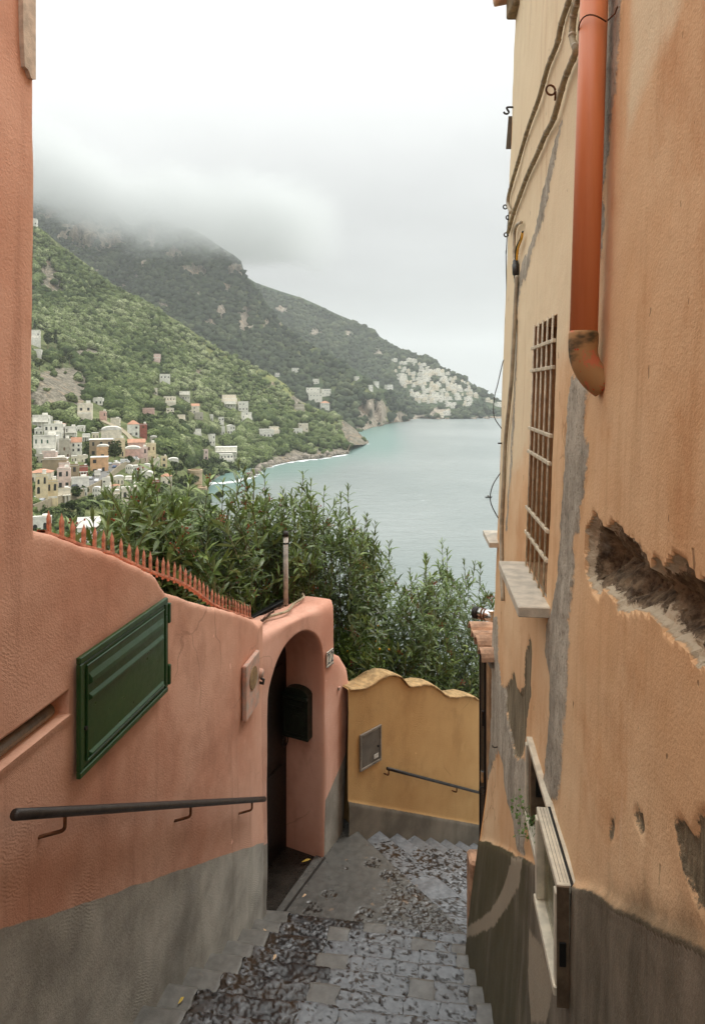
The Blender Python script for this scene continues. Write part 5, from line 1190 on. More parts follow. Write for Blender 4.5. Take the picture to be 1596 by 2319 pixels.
def win_mesh(w, h, arch):
    key = (round(w, 1), round(h, 1), arch)
    if key not in WINM:
        prof = [(-w / 2, 0), (w / 2, 0), (w / 2, h)] + ([(w / 2 * math.cos(a), h + w / 2 * math.sin(a)) for a in np.linspace(.4, math.pi - .4, 5)] if arch else []) + [(-w / 2, h)]
        n = len(prof); me = bpy.data.meshes.new('window')
        me.from_pydata([(x, -0.06, z) for x, z in prof] + [(x, 0.3, z) for x, z in prof], [], [tuple(range(n))] + [(i, n + i, n + (i + 1) % n, (i + 1) % n) for i in range(n)]); me.update()
        WINM[key] = me
    return WINM[key]
def add_windows(root, x0, x1, z0, z1, y, rows, cols, mat, arch=False, wf=0.34, hf=0.5, axis='x', door=False):
    cw, ch = (x1 - x0) / cols, (z1 - z0) / rows
    for r in range(rows):
        for c in range(cols):
            if random.random() < 0.22: continue
            w, h = min(cw * wf * random.choice((0.8, 1.0, 1.35)), 1.7), min(ch * hf * random.choice((0.75, 1.0, 1.15)), 2.2)
            me = win_mesh(w, h, arch)
            if not me.materials: me.materials.append(TM['win'])
            o = link(bpy.data.objects.new('window', me), root)
            xx, zz_ = x0 + cw * (c + 0.5), z0 + ch * r + ch * (0.22 if not (door and r == 0) else 0.02)
            o.location = (xx, y, zz_) if axis == 'x' else (y, xx, zz_)
            if axis == 'y+': o.rotation_euler = (0, 0, R(90)); o.location = (y, xx, zz_)
            if mat is not TM['win']:
                o.material_slots[0].link = 'OBJECT'; o.material_slots[0].material = mat
def house(u0, u1, v0, v1, wall, label, hill=None, Y=None, roof='flat', rows=2, cols=3, yaw=0.25, depth=0.8, side=None, name='hillside_house', arch=False, parapet=True, win=None, clear=True, group=None, sink=0.6, terrace=None, loggia=False):
    uc = (u0 + u1) / 2; hill = hill or H1
    base = hill.at(uc, v1) if Y is None else PX(uc, v1, Y)
    k = base.y / FOC; w, h = (u1 - u0) * k, (v1 - v0) * k
    dpt = w * depth; ca = abs(math.cos(yaw)) + abs(math.sin(yaw)) * depth; w = w / ca; dpt = dpt / ca
    if clear: HOUSES.append((u0 - 1, u1 + 1, v0 - 1, v1 + 2.5))
    o = empty(name, label, 'house', (base.x, base.y - dpt * 0.2, base.z), yaw, group)
    hh = h if roof in ('flat', 'vault') else h * 0.76
    b = MB(); b.box((0, 0, hh / 2 - sink * h / 2), (w, dpt, hh + sink * h)); b.build('wall', TM[wall], o)
    sidem = TM[side or wall]
    if side:
        b = MB(); b.box((-w / 2 - 0.03 * 0 - 0.02, 0, hh / 2), (0.06, dpt * 0.98, hh * 0.98)); b.build('side_wall', sidem, o)
    ov = max(0.12, 0.03 * w)
    if roof == 'flat':
        b = MB(); b.box((0, 0, hh + 0.09), (w + ov, dpt + ov, 0.18)); b.build('roof', TM['roofw'], o)
        if parapet:
            b = MB(); b.box((0, -dpt / 2, hh + 0.5), (w, 0.12, 0.62)); b.build('parapet', TM[wall], o)
            if name != 'slope_villa': b = MB(); b.box((w * 0.2, dpt * 0.15, hh + 0.18 + 0.09 * h), (w * 0.3, dpt * 0.4, 0.18 * h)); b.build('stair_head', TM['white'], o) if name != 'slope_villa' else None
    elif roof == 'vault':
        n = 9; v = []
        for yv in (-dpt / 2 - ov / 2, dpt / 2 + ov / 2):
            for a in np.linspace(0, math.pi, n): v.append((w / 2 * 1.02 * math.cos(a), yv, hh + 0.3 * w * math.sin(a) * 0.6))
        b = MB(); b.add(v, [(j, j + 1, n + j + 1, n + j) for j in range(n - 1)] + [tuple(range(n))[::-1], tuple(range(n, 2 * n))]); b.build('roof', TM['roofw'], o, False)
    else:
        rh = h * 0.26; e = ov; x, y = w / 2 + e, dpt / 2 + e; r_ = max(0, x - y) if roof == 'hip' else x
        b = MB(); b.add([(-x, -y, hh), (x, -y, hh), (x, y, hh), (-x, y, hh), (-r_, 0, hh + rh), (r_, 0, hh + rh)], [(0, 1, 5, 4), (1, 2, 5), (2, 3, 4, 5), (3, 0, 4), (0, 3, 2, 1)]); b.build('roof', TM['roofw' if roof == 'hipw' else 'tile'], o)
    wm = TM[win] if win else TM['win']
    add_windows(o, -w / 2, w / 2, 0, hh, -dpt / 2, rows, cols, wm, arch, door=True)
    if depth > 0.4: add_windows(o, -dpt / 2, dpt / 2, 0, hh, w / 2, rows, max(1, cols - 1), wm, False, axis='y+', door=True)
    if terrace:                                             # a lower terrace in front: width factor, height factor
        tw, tz = terrace; b = MB(); b.box((0, -dpt / 2 - 0.14 * w, tz * h / 2 - sink * h / 2), (w * tw, 0.28 * w, tz * h + sink * h)); b.build('terrace', TM[wall], o)
        b = MB(); b.box((0, -dpt / 2 - 0.28 * w + 0.1, tz * h + 0.4), (w * tw, 0.15, 0.8)); b.build('balustrade', TM['white'], o)
    if loggia:
        n = max(3, cols + 1)
        for i in range(n):
            b = MB(); b.box((-w / 2 + (i + 0.5) * w / n, -dpt / 2 - 0.18 * w, h * 0.28), (0.35, 0.35, h * 0.56)); b.build('pillar', TM['white'], o)
        b = MB(); b.box((0, -dpt / 2 - 0.1 * w, h * 0.58), (w * 1.02, 0.26 * w, 0.3)); b.build('pergola_roof', TM['white'], o)
    return o
W_ = 'white'
# town in the valley, left to right and top to bottom
house(192, 228, 908, 946, 'cream', 'cream and stone house standing directly under the grey cliff', roof='flat', rows=2, cols=2, side='stone', yaw=0.3, name='town_house', terrace=(1.0, 0.45))
house(212, 241, 900, 912, W_, 'white rooftop house with open terrace, above the cream cliff house', rows=1, cols=3, yaw=0.2, name='town_house', sink=0.3)
house(240, 256, 926, 950, 'pink', 'narrow pink house stepping down beside the long ramp', rows=2, cols=2, yaw=0.2, name='town_house')
house(257, 279, 945, 961, 'cream', 'small low cream house at the top of the stone ramp', rows=1, cols=2, yaw=0.2, name='town_house')
house(279, 310, 957, 990, W_, 'white house with a red hipped roof above the pink terrace', roof='hip', rows=2, cols=2, yaw=0.35, name='town_house')
house(308, 327, 966, 996, 'red', 'slim red and ochre house joined to the white hipped one', rows=3, cols=1, yaw=0.3, name='town_house', win='brown_sh')
house(70, 108, 944, 975, W_, 'white terraced house highest in the white cluster by the salmon building', rows=2, cols=3, yaw=0.25, name='town_house', loggia=True)
house(92, 138, 966, 996, W_, 'white stepped house with a planted terrace in the white cluster', rows=2, cols=4, yaw=0.25, name='town_house', terrace=(0.9, 0.4))
house(140, 168, 971, 998, W_, 'white house with shaded terrace at the right end of the white cluster', rows=2, cols=3, yaw=0.3, name='town_house', loggia=True)
house(70, 124, 992, 1032, W_, 'broad white house with four tall windows in the white cluster', rows=2, cols=4, yaw=0.2, name='town_house', win='green_sh', terrace=(1.0, 0.3))
house(126, 152, 1000, 1040, 'grey', 'grey house with red awnings between two white houses', rows=3, cols=3, yaw=0.25, name='town_house', win='brown_sh')
house(151, 177, 996, 1040, W_, 'tall white house with small red tile hoods', roof='gable', rows=3, cols=2, yaw=0.3, name='town_house', side='grey')
house(86, 119, 1029, 1050, 'rose', 'long pale pink wall house below the white cluster', rows=1, cols=3, yaw=0.2, name='town_house')
house(190, 250, 1001, 1034, 'stone', 'brown stone house with a flat white roof beside the apricot house', rows=2, cols=3, yaw=0.35, name='town_house', parapet=False)
house(220, 272, 977, 1006, 'cream', 'ochre and stone house with a domed white roof', rows=1, cols=3, roof='vault', yaw=0.35, side='stone', name='town_house', win='brown_sh')
house(248, 274, 1002, 1040, 'yellow', 'yellow house with arched openings behind the round tree', rows=2, cols=2, arch=True, yaw=0.35, name='town_house')
house(206, 236, 1018, 1044, 'orange', 'small apricot house with a vaulted white roof', roof='vault', rows=1, cols=1, yaw=0.3, name='town_house')
house(196, 240, 1040, 1072, 'orange', 'wide apricot base building under the vaulted house', rows=2, cols=2, yaw=0.3, name='town_house', parapet=False)
house(281, 325, 999, 1028, 'pink', 'pink house with a low gabled tile roof', roof='gable', rows=1, cols=2, yaw=0.3, name='town_house')
house(272, 312, 1022, 1046, 'pink', 'low pink house with rounded white roof at the car park', rows=1, cols=2, roof='vault', yaw=0.3, name='town_house')
house(302, 328, 1020, 1050, 'rose', 'pale pink house with arches between the pink and yellow ones', rows=2, cols=2, arch=True, yaw=0.3, name='town_house')
house(323, 348, 1010, 1046, 'yellow', 'yellow house with loggias at the end of the pink row', rows=2, cols=2, yaw=0.35, name='town_house', win='brown_sh')
house(86, 146, 1045, 1070, 'stone', 'brown house with a white roof above the tiled yellow building', rows=1, cols=3, yaw=0.3, name='town_house')
house(124, 150, 1055, 1075, 'rose', 'small pink roof terrace house beside the brown one', rows=1, cols=2, yaw=0.3, name='town_house', loggia=True)
house(66, 118, 1064, 1092, 'cream', 'cream building with a broad terracotta hipped roof', roof='hip', rows=1, cols=3, yaw=0.25, name='town_house')
house(129, 162, 1062, 1102, 'rose', 'pale pink house with white framed windows above the road', rows=2, cols=2, yaw=0.35, name='town_house')
house(155, 176, 1056, 1092, 'stone', 'narrow brown house between the pale pink and red ones', rows=2, cols=1, yaw=0.35, name='town_house')
house(174, 195, 1060, 1086, 'red', 'red house with a dark awning above the road', rows=1, cols=2, yaw=0.35, name='town_house', loggia=True)
house(160, 205, 1082, 1108, W_, 'white house with long lean-to roof beside the road', rows=1, cols=4, yaw=0.4, name='town_house')
house(70, 100, 1084, 1150, 'yellow', 'big yellow building with arched windows next to the salmon building', rows=3, cols=2, arch=True, yaw=0.4, name='town_house', depth=0.7)
house(98, 127, 1094, 1146, 'yellow', 'yellow wing with balcony of the arched building', rows=2, cols=2, arch=True, yaw=0.4, name='town_house', terrace=(0.9, 0.3))
house(124, 160, 1110, 1138, 'cream', 'low cream house with a planted pergola on its roof', rows=1, cols=3, yaw=0.4, name='town_house', loggia=True)
house(203, 268, 1146, 1222, W_, 'white villa with hipped white roof and arched loggia below the road', roof='hipw', rows=2, cols=3, arch=True, yaw=0.3, name='town_villa')
house(70, 118, 1172, 1200, W_, 'low white house just above the spiked fence', rows=1, cols=2, arch=True, yaw=0.3, name='town_house')
house(334, 360, 1092, 1118, 'red', 'dark red house with white framed window seen through the oleanders', rows=1, cols=2, yaw=0.3, name='town_house')
house(357, 385, 1078, 1100, 'cream', 'cream house with tiled roof behind the oleander tips', roof='hip', rows=1, cols=2, yaw=0.3, name='town_house')
house(357, 373, 1040, 1062, 'yellow', 'small yellow house at the end of the car park', rows=2, cols=1, yaw=0.3, name='town_house')
house(375, 402, 1044, 1058, W_, 'low white house with humped roof below the wood', rows=1, cols=2, roof='vault', yaw=0.3, name='town_house')
house(280, 330, 1098, 1150, 'cream', 'cream house half hidden behind the oleander shoots', rows=2, cols=3, arch=True, yaw=0.35, name='town_house')
house(300, 352, 1150, 1205, W_, 'white house low down behind the oleanders', rows=2, cols=2, yaw=0.35, name='town_house')
# the rest of the packed lower town: small pale houses nobody could name apart
g = np.random.default_rng(19); fillh = 0
tpoly = [(70, 935), (120, 950), (170, 965), (185, 1000), (215, 985), (240, 1000), (300, 985), (345, 1005), (352, 1060), (330, 1110), (350, 1180), (330, 1230), (70, 1230)]
tr_ = 0
LAND = [(x[0], x[1], x[2]) for x in ((210, 925, 'the cream cliff house'), (248, 940, 'the narrow pink house'), (295, 975, 'the white hipped house'), (318, 985, 'the slim red house'), (89, 960, 'the top white terraced house'), (115, 985, 'the white stepped house'), (155, 985, 'the shaded white terrace'), (97, 1015, 'the broad white house'), (139, 1020, 'the red awning house'), (164, 1020, 'the red hooded white house'), (102, 1040, 'the long pale pink wall'), (220, 1018, 'the brown stone house'), (246, 990, 'the domed ochre house'), (261, 1020, 'the arched yellow house'), (221, 1030, 'the vaulted apricot house'), (218, 1056, 'the wide apricot base'), (303, 1012, 'the gabled pink house'), (292, 1035, 'the low pink house'), (335, 1028, 'the yellow loggia house'), (116, 1058, 'the white roofed brown house'), (92, 1078, 'the tiled cream building'), (145, 1082, 'the pale pink road house'), (184, 1072, 'the red house'), (182, 1095, 'the lean-to white house'), (85, 1118, 'the big yellow building'), (142, 1125, 'the pergola house'), (305, 1125, 'the half hidden cream house'), (250, 1050, 'the round tree'), (366, 1052, 'the small yellow house'))]
USEDL = set()
while fillh < 40 and tr_ < 3000:
    tr_ += 1; u, v = g.uniform(72, 350), g.uniform(950, 1128)
    w, h = g.uniform(15, 28) * (0.75 + (v - 950) / 500), g.uniform(11, 19) * (0.75 + (v - 950) / 450)
    if psdf(np.array([u]), np.array([v]), tpoly)[0] < 0: continue
    if any(u + w * .38 > a and u - w * .38 < b_ and v > c + 2 and v - h * .75 < d_ for a, b_, c, d_ in HOUSES): continue
    if any(abs(u - a) < 13 and abs(v - b_) < 9 for a, b_ in ((66, 1168), (100, 1153), (125, 1143), (171, 1130), (199, 1118), (225, 1104), (243, 1092), (256, 1077), (275, 1064), (300, 1058))): continue
    kd = ['white', 'cream', 'white', 'rose', 'cream', 'grey', 'white'][int(g.integers(0, 7))]
    lab_ = None
    for a_, c_, nm_ in sorted(LAND, key=lambda q: math.hypot(q[0] - u, q[1] - v + h / 2)):
        dx, dy = u - a_, (v - h / 2) - c_; dr2 = ('right of' if dx > 0 else 'left of') if abs(dx) > abs(dy) else ('below' if dy > 0 else 'above')
        if (dr2, nm_) in USEDL: continue
        USEDL.add((dr2, nm_)); lab_ = 'small %s house %s %s' % ({'white': 'white', 'cream': 'cream', 'rose': 'pale pink', 'grey': 'grey'}[kd], dr2, nm_); break
    house(u - w / 2, u + w / 2, v - h, v, kd, lab_, roof=['flat', 'flat', 'vault', 'hip', 'flat'][int(g.integers(0, 5))], rows=2 if h > 16 else 1, cols=int(g.integers(2, 4)), yaw=g.uniform(.1, .5), name='town_house', group='small %s houses of the lower town' % kd, parapet=bool(g.integers(0, 2)), loggia=g.uniform() < .2)
    fillh += 1
# scattered villas on the green slope
hs = [(347, 362, 803, 816, 'rose', 'lone pinkish hut high on the wooded slope', 'flat', 1, 2), (361, 388, 848, 868, W_, 'white villa with battlemented top high on the slope', 'flat', 2, 3), (403, 430, 888, 904, W_, 'white villa with veranda above the lone stone house', 'flat', 1, 4), (374, 402, 897, 915, 'cream', 'cream stone villa with arcaded front on the slope', 'flat', 2, 4),
      (343, 358, 880, 892, 'cream', 'small cream house at the edge of the dark wood', 'flat', 1, 2), (328, 358, 922, 940, 'pink', 'long pink fronted house left of the slope villas', 'flat', 1, 4), (380, 398, 923, 939, 'cream', 'square cream house with dark door on the slope', 'flat', 2, 2), (424, 452, 915, 935, 'cream', 'house with an orange tiled roof in the middle of the slope', 'gable', 2, 3),
      (440, 462, 934, 947, 'grey', 'grey stone house under the orange tiled one', 'flat', 1, 2), (405, 424, 938, 952, 'cream', 'cream cottage beside the pair of cypresses', 'flat', 1, 2), (469, 481, 941, 953, W_, 'small white cube house left of the twin white houses', 'flat', 1, 2), (494, 508, 945, 960, W_, 'white cube house with garden wall, upper of the twins', 'flat', 2, 2), (499, 535, 896, 908, 'cream', 'long cream villa, the highest on the right of the slope', 'flat', 1, 4),
      (504, 533, 912, 923, W_, 'long white veranda house under the long cream villa', 'flat', 1, 4), (535, 562, 911, 929, W_, 'white stepped villa at the right end of the upper row', 'flat', 2, 3), (544, 570, 935, 954, W_, 'three storey white villa standing clear on the slope', 'flat', 3, 3), (496, 511, 966, 982, W_, 'white house with teal awning, lower of the twins', 'flat', 2, 2), (513, 534, 964, 979, W_, 'white arched house beside the teal awning house', 'vault', 2, 3),
      (432, 457, 972, 988, W_, 'white flat house at the edge of the dark wood', 'flat', 1, 3), (460, 490, 983, 1003, W_, 'large white house with many small windows above the villa', 'flat', 2, 4), (488, 540, 1011, 1032, W_, 'white seaside villa with long pillared veranda', 'flat', 1, 6), (494, 529, 1029, 1048, W_, 'white lower house of the seaside villa with battlements', 'flat', 2, 4),
      (449, 470, 1021, 1042, 'rose', 'pale pink house left of the seaside villa', 'flat', 2, 2), (585, 621, 973, 988, W_, 'white house alone at the right of the lower slope', 'flat', 1, 4), (607, 630, 969, 980, 'cream', 'cream house behind the lone white lower house', 'flat', 1, 3), (660, 685, 971, 981, W_, 'low white house near the headland', 'flat', 1, 3), (674, 698, 960, 974, 'cream', 'cream house near the headland, behind the low white one', 'flat', 2, 3),
      (74, 106, 748, 776, W_, 'white villa on top of the grey cliff beside dark cypresses', 'flat', 2, 3), (74, 98, 792, 807, W_, 'white arcade below the villa on the cliff', 'flat', 1, 3), (73, 87, 497, 509, W_, 'tiny white house on the left end of the high ridge', 'flat', 1, 2), (667, 690, 914, 926, 'grey', 'stone viaduct house on the ridge spur', 'flat', 1, 3)]
for i, (a, b_, c, d_, wl__, lab, rf, rws, cl) in enumerate(hs):
    house(a, b_, c, d_, wl__, lab, roof=rf, rows=rws, cols=cl, yaw=0.15 + 0.25 * ((i * 37) % 10) / 10, group='villas on the green slope', name='slope_villa', loggia=('veranda' in lab), terrace=(1.1, 0.35) if i % 3 == 0 else None)
for i, (a, b_, c, d_, lab) in enumerate([(693, 726, 876, 890, 'large white house on the mountain above the sea'), (698, 730, 890, 906, 'white house under the large one on the mountain'), (727, 750, 878, 890, 'white house right of the large one on the mountain'), (708, 723, 857, 866, 'small white house above the mountain cluster'), (724, 746, 910, 927, 'grey house with orange roof over the headland'), (660, 677, 833, 841, 'white house among terraces on the mountain'),
        (616, 629, 848, 855, 'tiny white house lowest on the terraced mountain'), (830, 843, 866, 876, 'first white house on the far spur'), (844, 857, 861, 871, 'second white house on the far spur'), (870, 889, 870, 877, 'long white house on the far spur, nearest the village'), (801, 813, 849, 856, 'tiny white house up on the far spur')]):
    house(a, b_, c, d_, W_, lab, hill=H2, rows=2, cols=4, yaw=0.1 + 0.05 * i, name='mountain_house', parapet=False, group='white houses on the mountain', roof='hip' if i == 4 else 'flat')
# far village on the headland: shared little houses
g = np.random.default_rng(77)
vpoly = [(638.4 + .34 * x, 638.4 + .34 * y) for x, y in [(735, 600), (760, 560), (850, 510), (930, 545), (1000, 575), (1110, 610), (1240, 670), (1310, 770), (1280, 800), (1150, 830), (1090, 820), (960, 800), (885, 800), (840, 720), (770, 670)]]
protos = []
for i, (w, d_, h, mt) in enumerate([(11, 9, 7, W_), (16, 9, 7, W_), (22, 10, 9, W_), (9, 8, 6, 'cream'), (14, 10, 10, 'cream')]):
    b = MB(); b.box((0, 0, h / 2 - 4), (w, d_, h + 8)); b.box((w * 0.15, -1, h + 1.2), (w * 0.5, d_ * 0.6, 2.4)); b.box((0, -d_ * 0.6, -1.5), (w * 1.1, d_ * 0.5, 5))
    for c in range(int(w // 3.2)):
        pass
    o = b.build('village_house', TM[mt]); protos.append(o); tag(o, 'tiny pale house in the dense village on the far headland', 'house', 'houses of the far village')
    wn_ = int(w // 3.4)
    add_windows(o, -w / 2, w / 2, 0, h, -d_ / 2, 2, wn_, TM['win'], False, wf=0.45)
spots = []
tries = 0
while len(spots) < 150 and tries < 9000:
    tries += 1; u, v = g.uniform(885, 1090), g.uniform(810, 922)
    if psdf(np.array([u]), np.array([v]), vpoly)[0] < 0: continue
    if noise(u / 17, v / 9, 0, 5) < -0.25 and g.uniform() < 0.8: continue
    if any(abs(u - a) < 5.0 and abs(v - c) < 3.2 for a, c in spots): continue
    spots.append((u, v))
spots += [(1104, 909), (1112, 911), (1126, 918), (1010, 927), (990, 935), (1003, 931), (909, 822), (893, 818), (924, 815)]
for i, (u, v) in enumerate(spots):
    if v > H3.fv(u) - 3: continue
    o = protos[i] if i < 5 else copytree(protos[int(g.integers(0, 5))])
    p = H3.at(u, v); o.location = p + Vector((0, -6, 0)); o.rotation_euler = (0, 0, g.uniform(-0.3, 0.5)); s_ = g.uniform(0.8, 1.15); o.scale = (s_, s_, s_)
    HOUSES.append((u - 5, u + 5, v - 5, v + 2))

# road with retaining wall, ramp, watch tower, cars
rd = [(66, 1168), (100, 1153), (125, 1143), (171, 1130), (199, 1118), (225, 1104), (243, 1092), (256, 1077), (275, 1064), (300, 1058), (330, 1050), (352, 1043)]
RPts = [H1.at(u, v) + Vector((0, -3, 2.0)) for u, v in rd]; RS = spl(RPts, 6)
v = []; vw = []
for i, p in enumerate(RS):
    t = (RS[min(i + 1, len(RS) - 1)] - RS[max(i - 1, 0)]); t.z = 0; t.normalize(); n = Vector((t.y, -t.x, 0))
    v += [p + n * 0.2, p - n * 8.0]; vw += [p + n * 0.6 + Vector((0, 0, 1.0)), p + n * 0.2 + Vector((0, 0, 1.0)), p + n * 0.2 + Vector((0, 0, -.4)), p + n * 1.6 + Vector((0, 0, -13))]
n = len(RS)
road = mk('road', v, [(2 * i, 2 * i + 2, 2 * i + 3, 2 * i + 1) for i in range(n - 1)], TM['road']); struct(road)
rw_ = mk('retaining_wall', vw, [(4 * i + a, 4 * i + b_, 4 * i + 4 + b_, 4 * i + 4 + a) for i in range(n - 1) for a, b_ in ((3, 0), (0, 1), (1, 2))], TM['retain']); tag(rw_, 'tall stone retaining wall carrying the winding town road', 'wall')
HOUSES += [(u - 9, u + 9, vv_ - 7, vv_ + 9) for u, vv_ in rd]
# stone ramp slanting down the hill
ra = [H1.at(u, v_) + Vector((0, -2, 1)) for u, v_ in [(238, 945), (250, 958), (265, 975), (280, 994), (290, 1006)]]
b = MB()
for p, q in zip(ra, ra[1:]): b.add([p, q, q + Vector((0, 0, -7)), p + Vector((0, 0, -7)), p + Vector((2.2, 3, .3)), q + Vector((2.2, 3, .3))], [(0, 1, 2, 3), (0, 4, 5, 1)])
o = b.build('stone_ramp', TM['retain']); tag(o, 'long slanting stone ramp below the cream house', 'ramp')
HOUSES.append((240, 290, 945, 1003))
def lathe_obj(name, prof, mat, parent, n=20):
    b = MB(); v = [(r * math.cos(2 * math.pi * j / n), r * math.sin(2 * math.pi * j / n), z) for r, z in prof for j in range(n)]
    b.add(v, [(i * n + j, i * n + (j + 1) % n, (i + 1) * n + (j + 1) % n, (i + 1) * n + j) for i in range(len(prof) - 1) for j in range(n)] + [tuple((len(prof) - 1) * n + j for j in range(n))]); return b.build(name, mat, parent, False)
tb = PX(444, 1112, 520); k = 520 / FOC
tw = empty('watch_tower', 'old round stone watch tower above the cove', 'tower', tb)
TM['towerstone'] = plaster('tower_stone', (178, 156, 128))
o = lathe_obj('tower_body', [(6.0, -12), (5.4, 12), (5.8, 12.3), (5.8, 14.5), (4.6, 14.6), (4.6, 13.6)], TM['towerstone'], tw); o.location = (-1.5, 3, 2)
o = lathe_obj('tower_body', [(5.0, -14), (4.2, 4), (5.3, 6.5), (5.4, 8.2), (4.4, 8.3), (4.4, 7.4)], TM['towerstone'], tw); o.location = (4, -3, -4.5)
me = win_mesh(1.0, 2.0, False)
o = link(bpy.data.objects.new('window', me), tw); o.location = (4.4, -7.4, -3.5)
HOUSES.append((428, 464, 1058, 1112))
# parked cars and vans
def car_mesh(L, w, h, van):
    pr = [(-L / 2, .3), (L / 2, .3), (L / 2, .75), (L * .42, .9), (L * .2, .95), (L * .02, h), (-L * .36, h), (-L * .48, .95), (-L / 2, .85)] if not van else [(-L / 2, .3), (L / 2, .3), (L / 2, 1.0), (L * .36, 1.2), (L * .26, h), (-L * .48, h), (-L / 2, 1.2)]
    b = MB(); m_ = len(pr); b.add([(x, -w / 2, z) for x, z in pr] + [(x, w / 2, z) for x, z in pr], [tuple(range(m_)), tuple(range(m_, 2 * m_))[::-1]] + [(i, m_ + i, m_ + (i + 1) % m_, (i + 1) % m_) for i in range(m_)]); return b
cmats = [simple('car_' + n_, srgb(*c_), 0.3, 0.1, .05, 1, 0) for n_, c_ in (('white', (222, 222, 220)), ('silver', (170, 172, 174)), ('dark', (48, 52, 58)), ('red', (170, 40, 36)), ('blue', (70, 92, 122)))]
tyre = simple('tyre_rubber', srgb(26, 26, 26), .9)
def make_car(van, mat):
    c = empty('parked_car' if not van else 'parked_van'); b = car_mesh(5.2, 1.95, 2.2, True) if van else car_mesh(4.1, 1.75, 1.45, False); b.build('body', mat, c)
    b = MB(); b.box((0.1 if not van else 0.9, 0, 1.18 if not van else 1.7), (2.1 if not van else 1.2, 1.79 if not van else 1.99, 0.32)); b.build('windows', TM['win'], c)
    for x in (-1.25, 1.3):
        for y in (-.8, .8):
            b = MB(); b.tube([(x, y - .12, .32), (x, y + .12, .32)], .32, 10); b.build('wheel', tyre, c)
    return c
cp = [make_car(False, m_) for m_ in cmats] + [make_car(True, cmats[0])]
cl = ['white', 'silver', 'dark', 'red', 'blue', 'white']
used_ = [False] * 6
seq = [1, 0, 2, 4, 1, 0, 2, 3, 0, 1, 2, 0, 4, 1, 0, 2]
for i, ci in enumerate(seq):
    j = 8 + i * 3; p = RS[j]; t = RS[j + 1] - RS[j]; n = Vector((t.y, -t.x, 0)).normalized()
    o = cp[ci] if not used_[ci] else copytree(cp[ci]); used_[ci] = True
    o.location = p - n * (6.6 if i % 4 else 1.6); o.rotation_euler = (0, 0, math.atan2(t.y, t.x)); tag(o, 'small %s car parked along the winding town road' % cl[ci], 'car', '%s cars parked along the town road' % cl[ci])
for i, (u, v_) in enumerate([(262, 1061), (271, 1061), (281, 1061)]):
    o = cp[5] if i == 0 else copytree(cp[5]); o.location = RS[48].lerp(RS[54], i / 2.2) + Vector((-1, 4, 0.1)); o.rotation_euler = (0, 0, 0.2); tag(o, 'white van parked in front of the low pink house', 'van', 'white vans in the car park')

# single trees one can tell apart
def leafy(name, u, v, Y, rx, rz, tint, label, trunk=True, seed=1, n=900, squash=1.0, mat='forest1', cyp=False, clump=None):
    g = np.random.default_rng(seed); p = H1.at(u, v) if Y is None else PX(u, v, Y); k = p.y / FOC; rx, rz = rx * k, rz * k
    o = empty(name, label, 'tree', p)
    th = rz * (0.9 if trunk else 0.2)
    b = MB(); b.tube([(0, 0, -1), (rx * .05, 0, th * .5), (0, 0, th + rz * .5)], [rx * .09, rx * .06, rx * .03], 7); b.build('trunk', M['wood'], o)
    # crown: lobes covered with small leaf-clump faces
    m = 14 if not cyp else 8; C = g.standard_normal((m, 3)); C /= np.linalg.norm(C, axis=1)[:, None]; C *= g.uniform(.3, .75, (m, 1)); rad = g.uniform(.3, .5, m)
    if cyp: C = np.stack([np.zeros(m), np.zeros(m), np.linspace(-.85, .8, m)], 1); rad = np.interp(C[:, 2], [-1, -.5, .9], [.8, 1.0, .25]) * 0.9
    i = g.integers(0, m, n); D = g.standard_normal((n, 3)); D /= np.linalg.norm(D, axis=1)[:, None]
    sc = np.array([rx, rx * .9, rz]); Q = (C[i] + D * rad[i][:, None] * (np.array([1, 1, .35]) if cyp else 1) * g.uniform(.75, 1.05, (n, 1))) * sc
    e = (rx * 0.16 if not cyp else rx * .35) * g.uniform(.6, 1.3, n)
    a = g.standard_normal((n, 3)); a /= np.linalg.norm(a, axis=1)[:, None]; c_ = np.cross(a, g.standard_normal((n, 3))); c_ /= np.linalg.norm(c_, axis=1)[:, None]
    V = np.stack([Q - a * e[:, None], Q + c_ * e[:, None] * .8, Q + a * e[:, None], Q - c_ * e[:, None] * .8], 1) + np.array([0, 0, th + rz])
    F = np.arange(4 * n).reshape(n, 4); ti = np.clip(tint + .25 * g.standard_normal(n), 0, 1)
    mk('crown', V.reshape(-1, 3), F, M[mat], o, {'tint': np.repeat(ti, 4)}, False)
    HOUSES.append((u - rx / k, u + rx / k, v - 2 * rz / k, v))
    return o
leafy('broadleaf_tree', 250, 1066, None, 15, 21, .25, 'large round dark green tree beside the apricot house', seed=3, n=1300)
leafy('umbrella_pine', 165, 1133, None, 21, 9, .25, 'flat topped green pine beside the town road', seed=4)
leafy('shrub_tree', 190, 1124, None, 10, 8, .3, 'small round tree right of the flat topped pine', seed=5, n=500)
leafy('shrub_tree', 164, 1158, None, 15, 12, .2, 'dark evergreen bush under the stone retaining wall', False, 6)
leafy('shrub_tree', 220, 1190, None, 14, 11, .2, 'dark bush beside the white villa', False, 7)
leafy('shrub_tree', 231, 1103, None, 7, 5, .3, 'small clipped tree standing on the road edge', seed=8, n=400)
leafy('umbrella_pine', 283, 1062, None, 14, 8, .3, 'spreading tree with bare forked trunk at the car park', seed=9, n=500)
leafy('shrub_tree', 428, 1104, 430, 25, 13, .45, 'broad pale green tree in front of the watch tower', False, 10, 1100)
leafy('shrub_tree', 498, 1133, 330, 12, 11, .25, 'round bush standing alone against the sea', False, 11, 700)
leafy('cypress', 422, 956, None, 3, 8, .0, 'left one of the two dark cypresses on the slope', True, 12, 300, cyp=True)
leafy('cypress', 427, 956, None, 2.4, 5, .0, 'right, shorter one of the two dark cypresses on the slope', True, 13, 260, cyp=True)
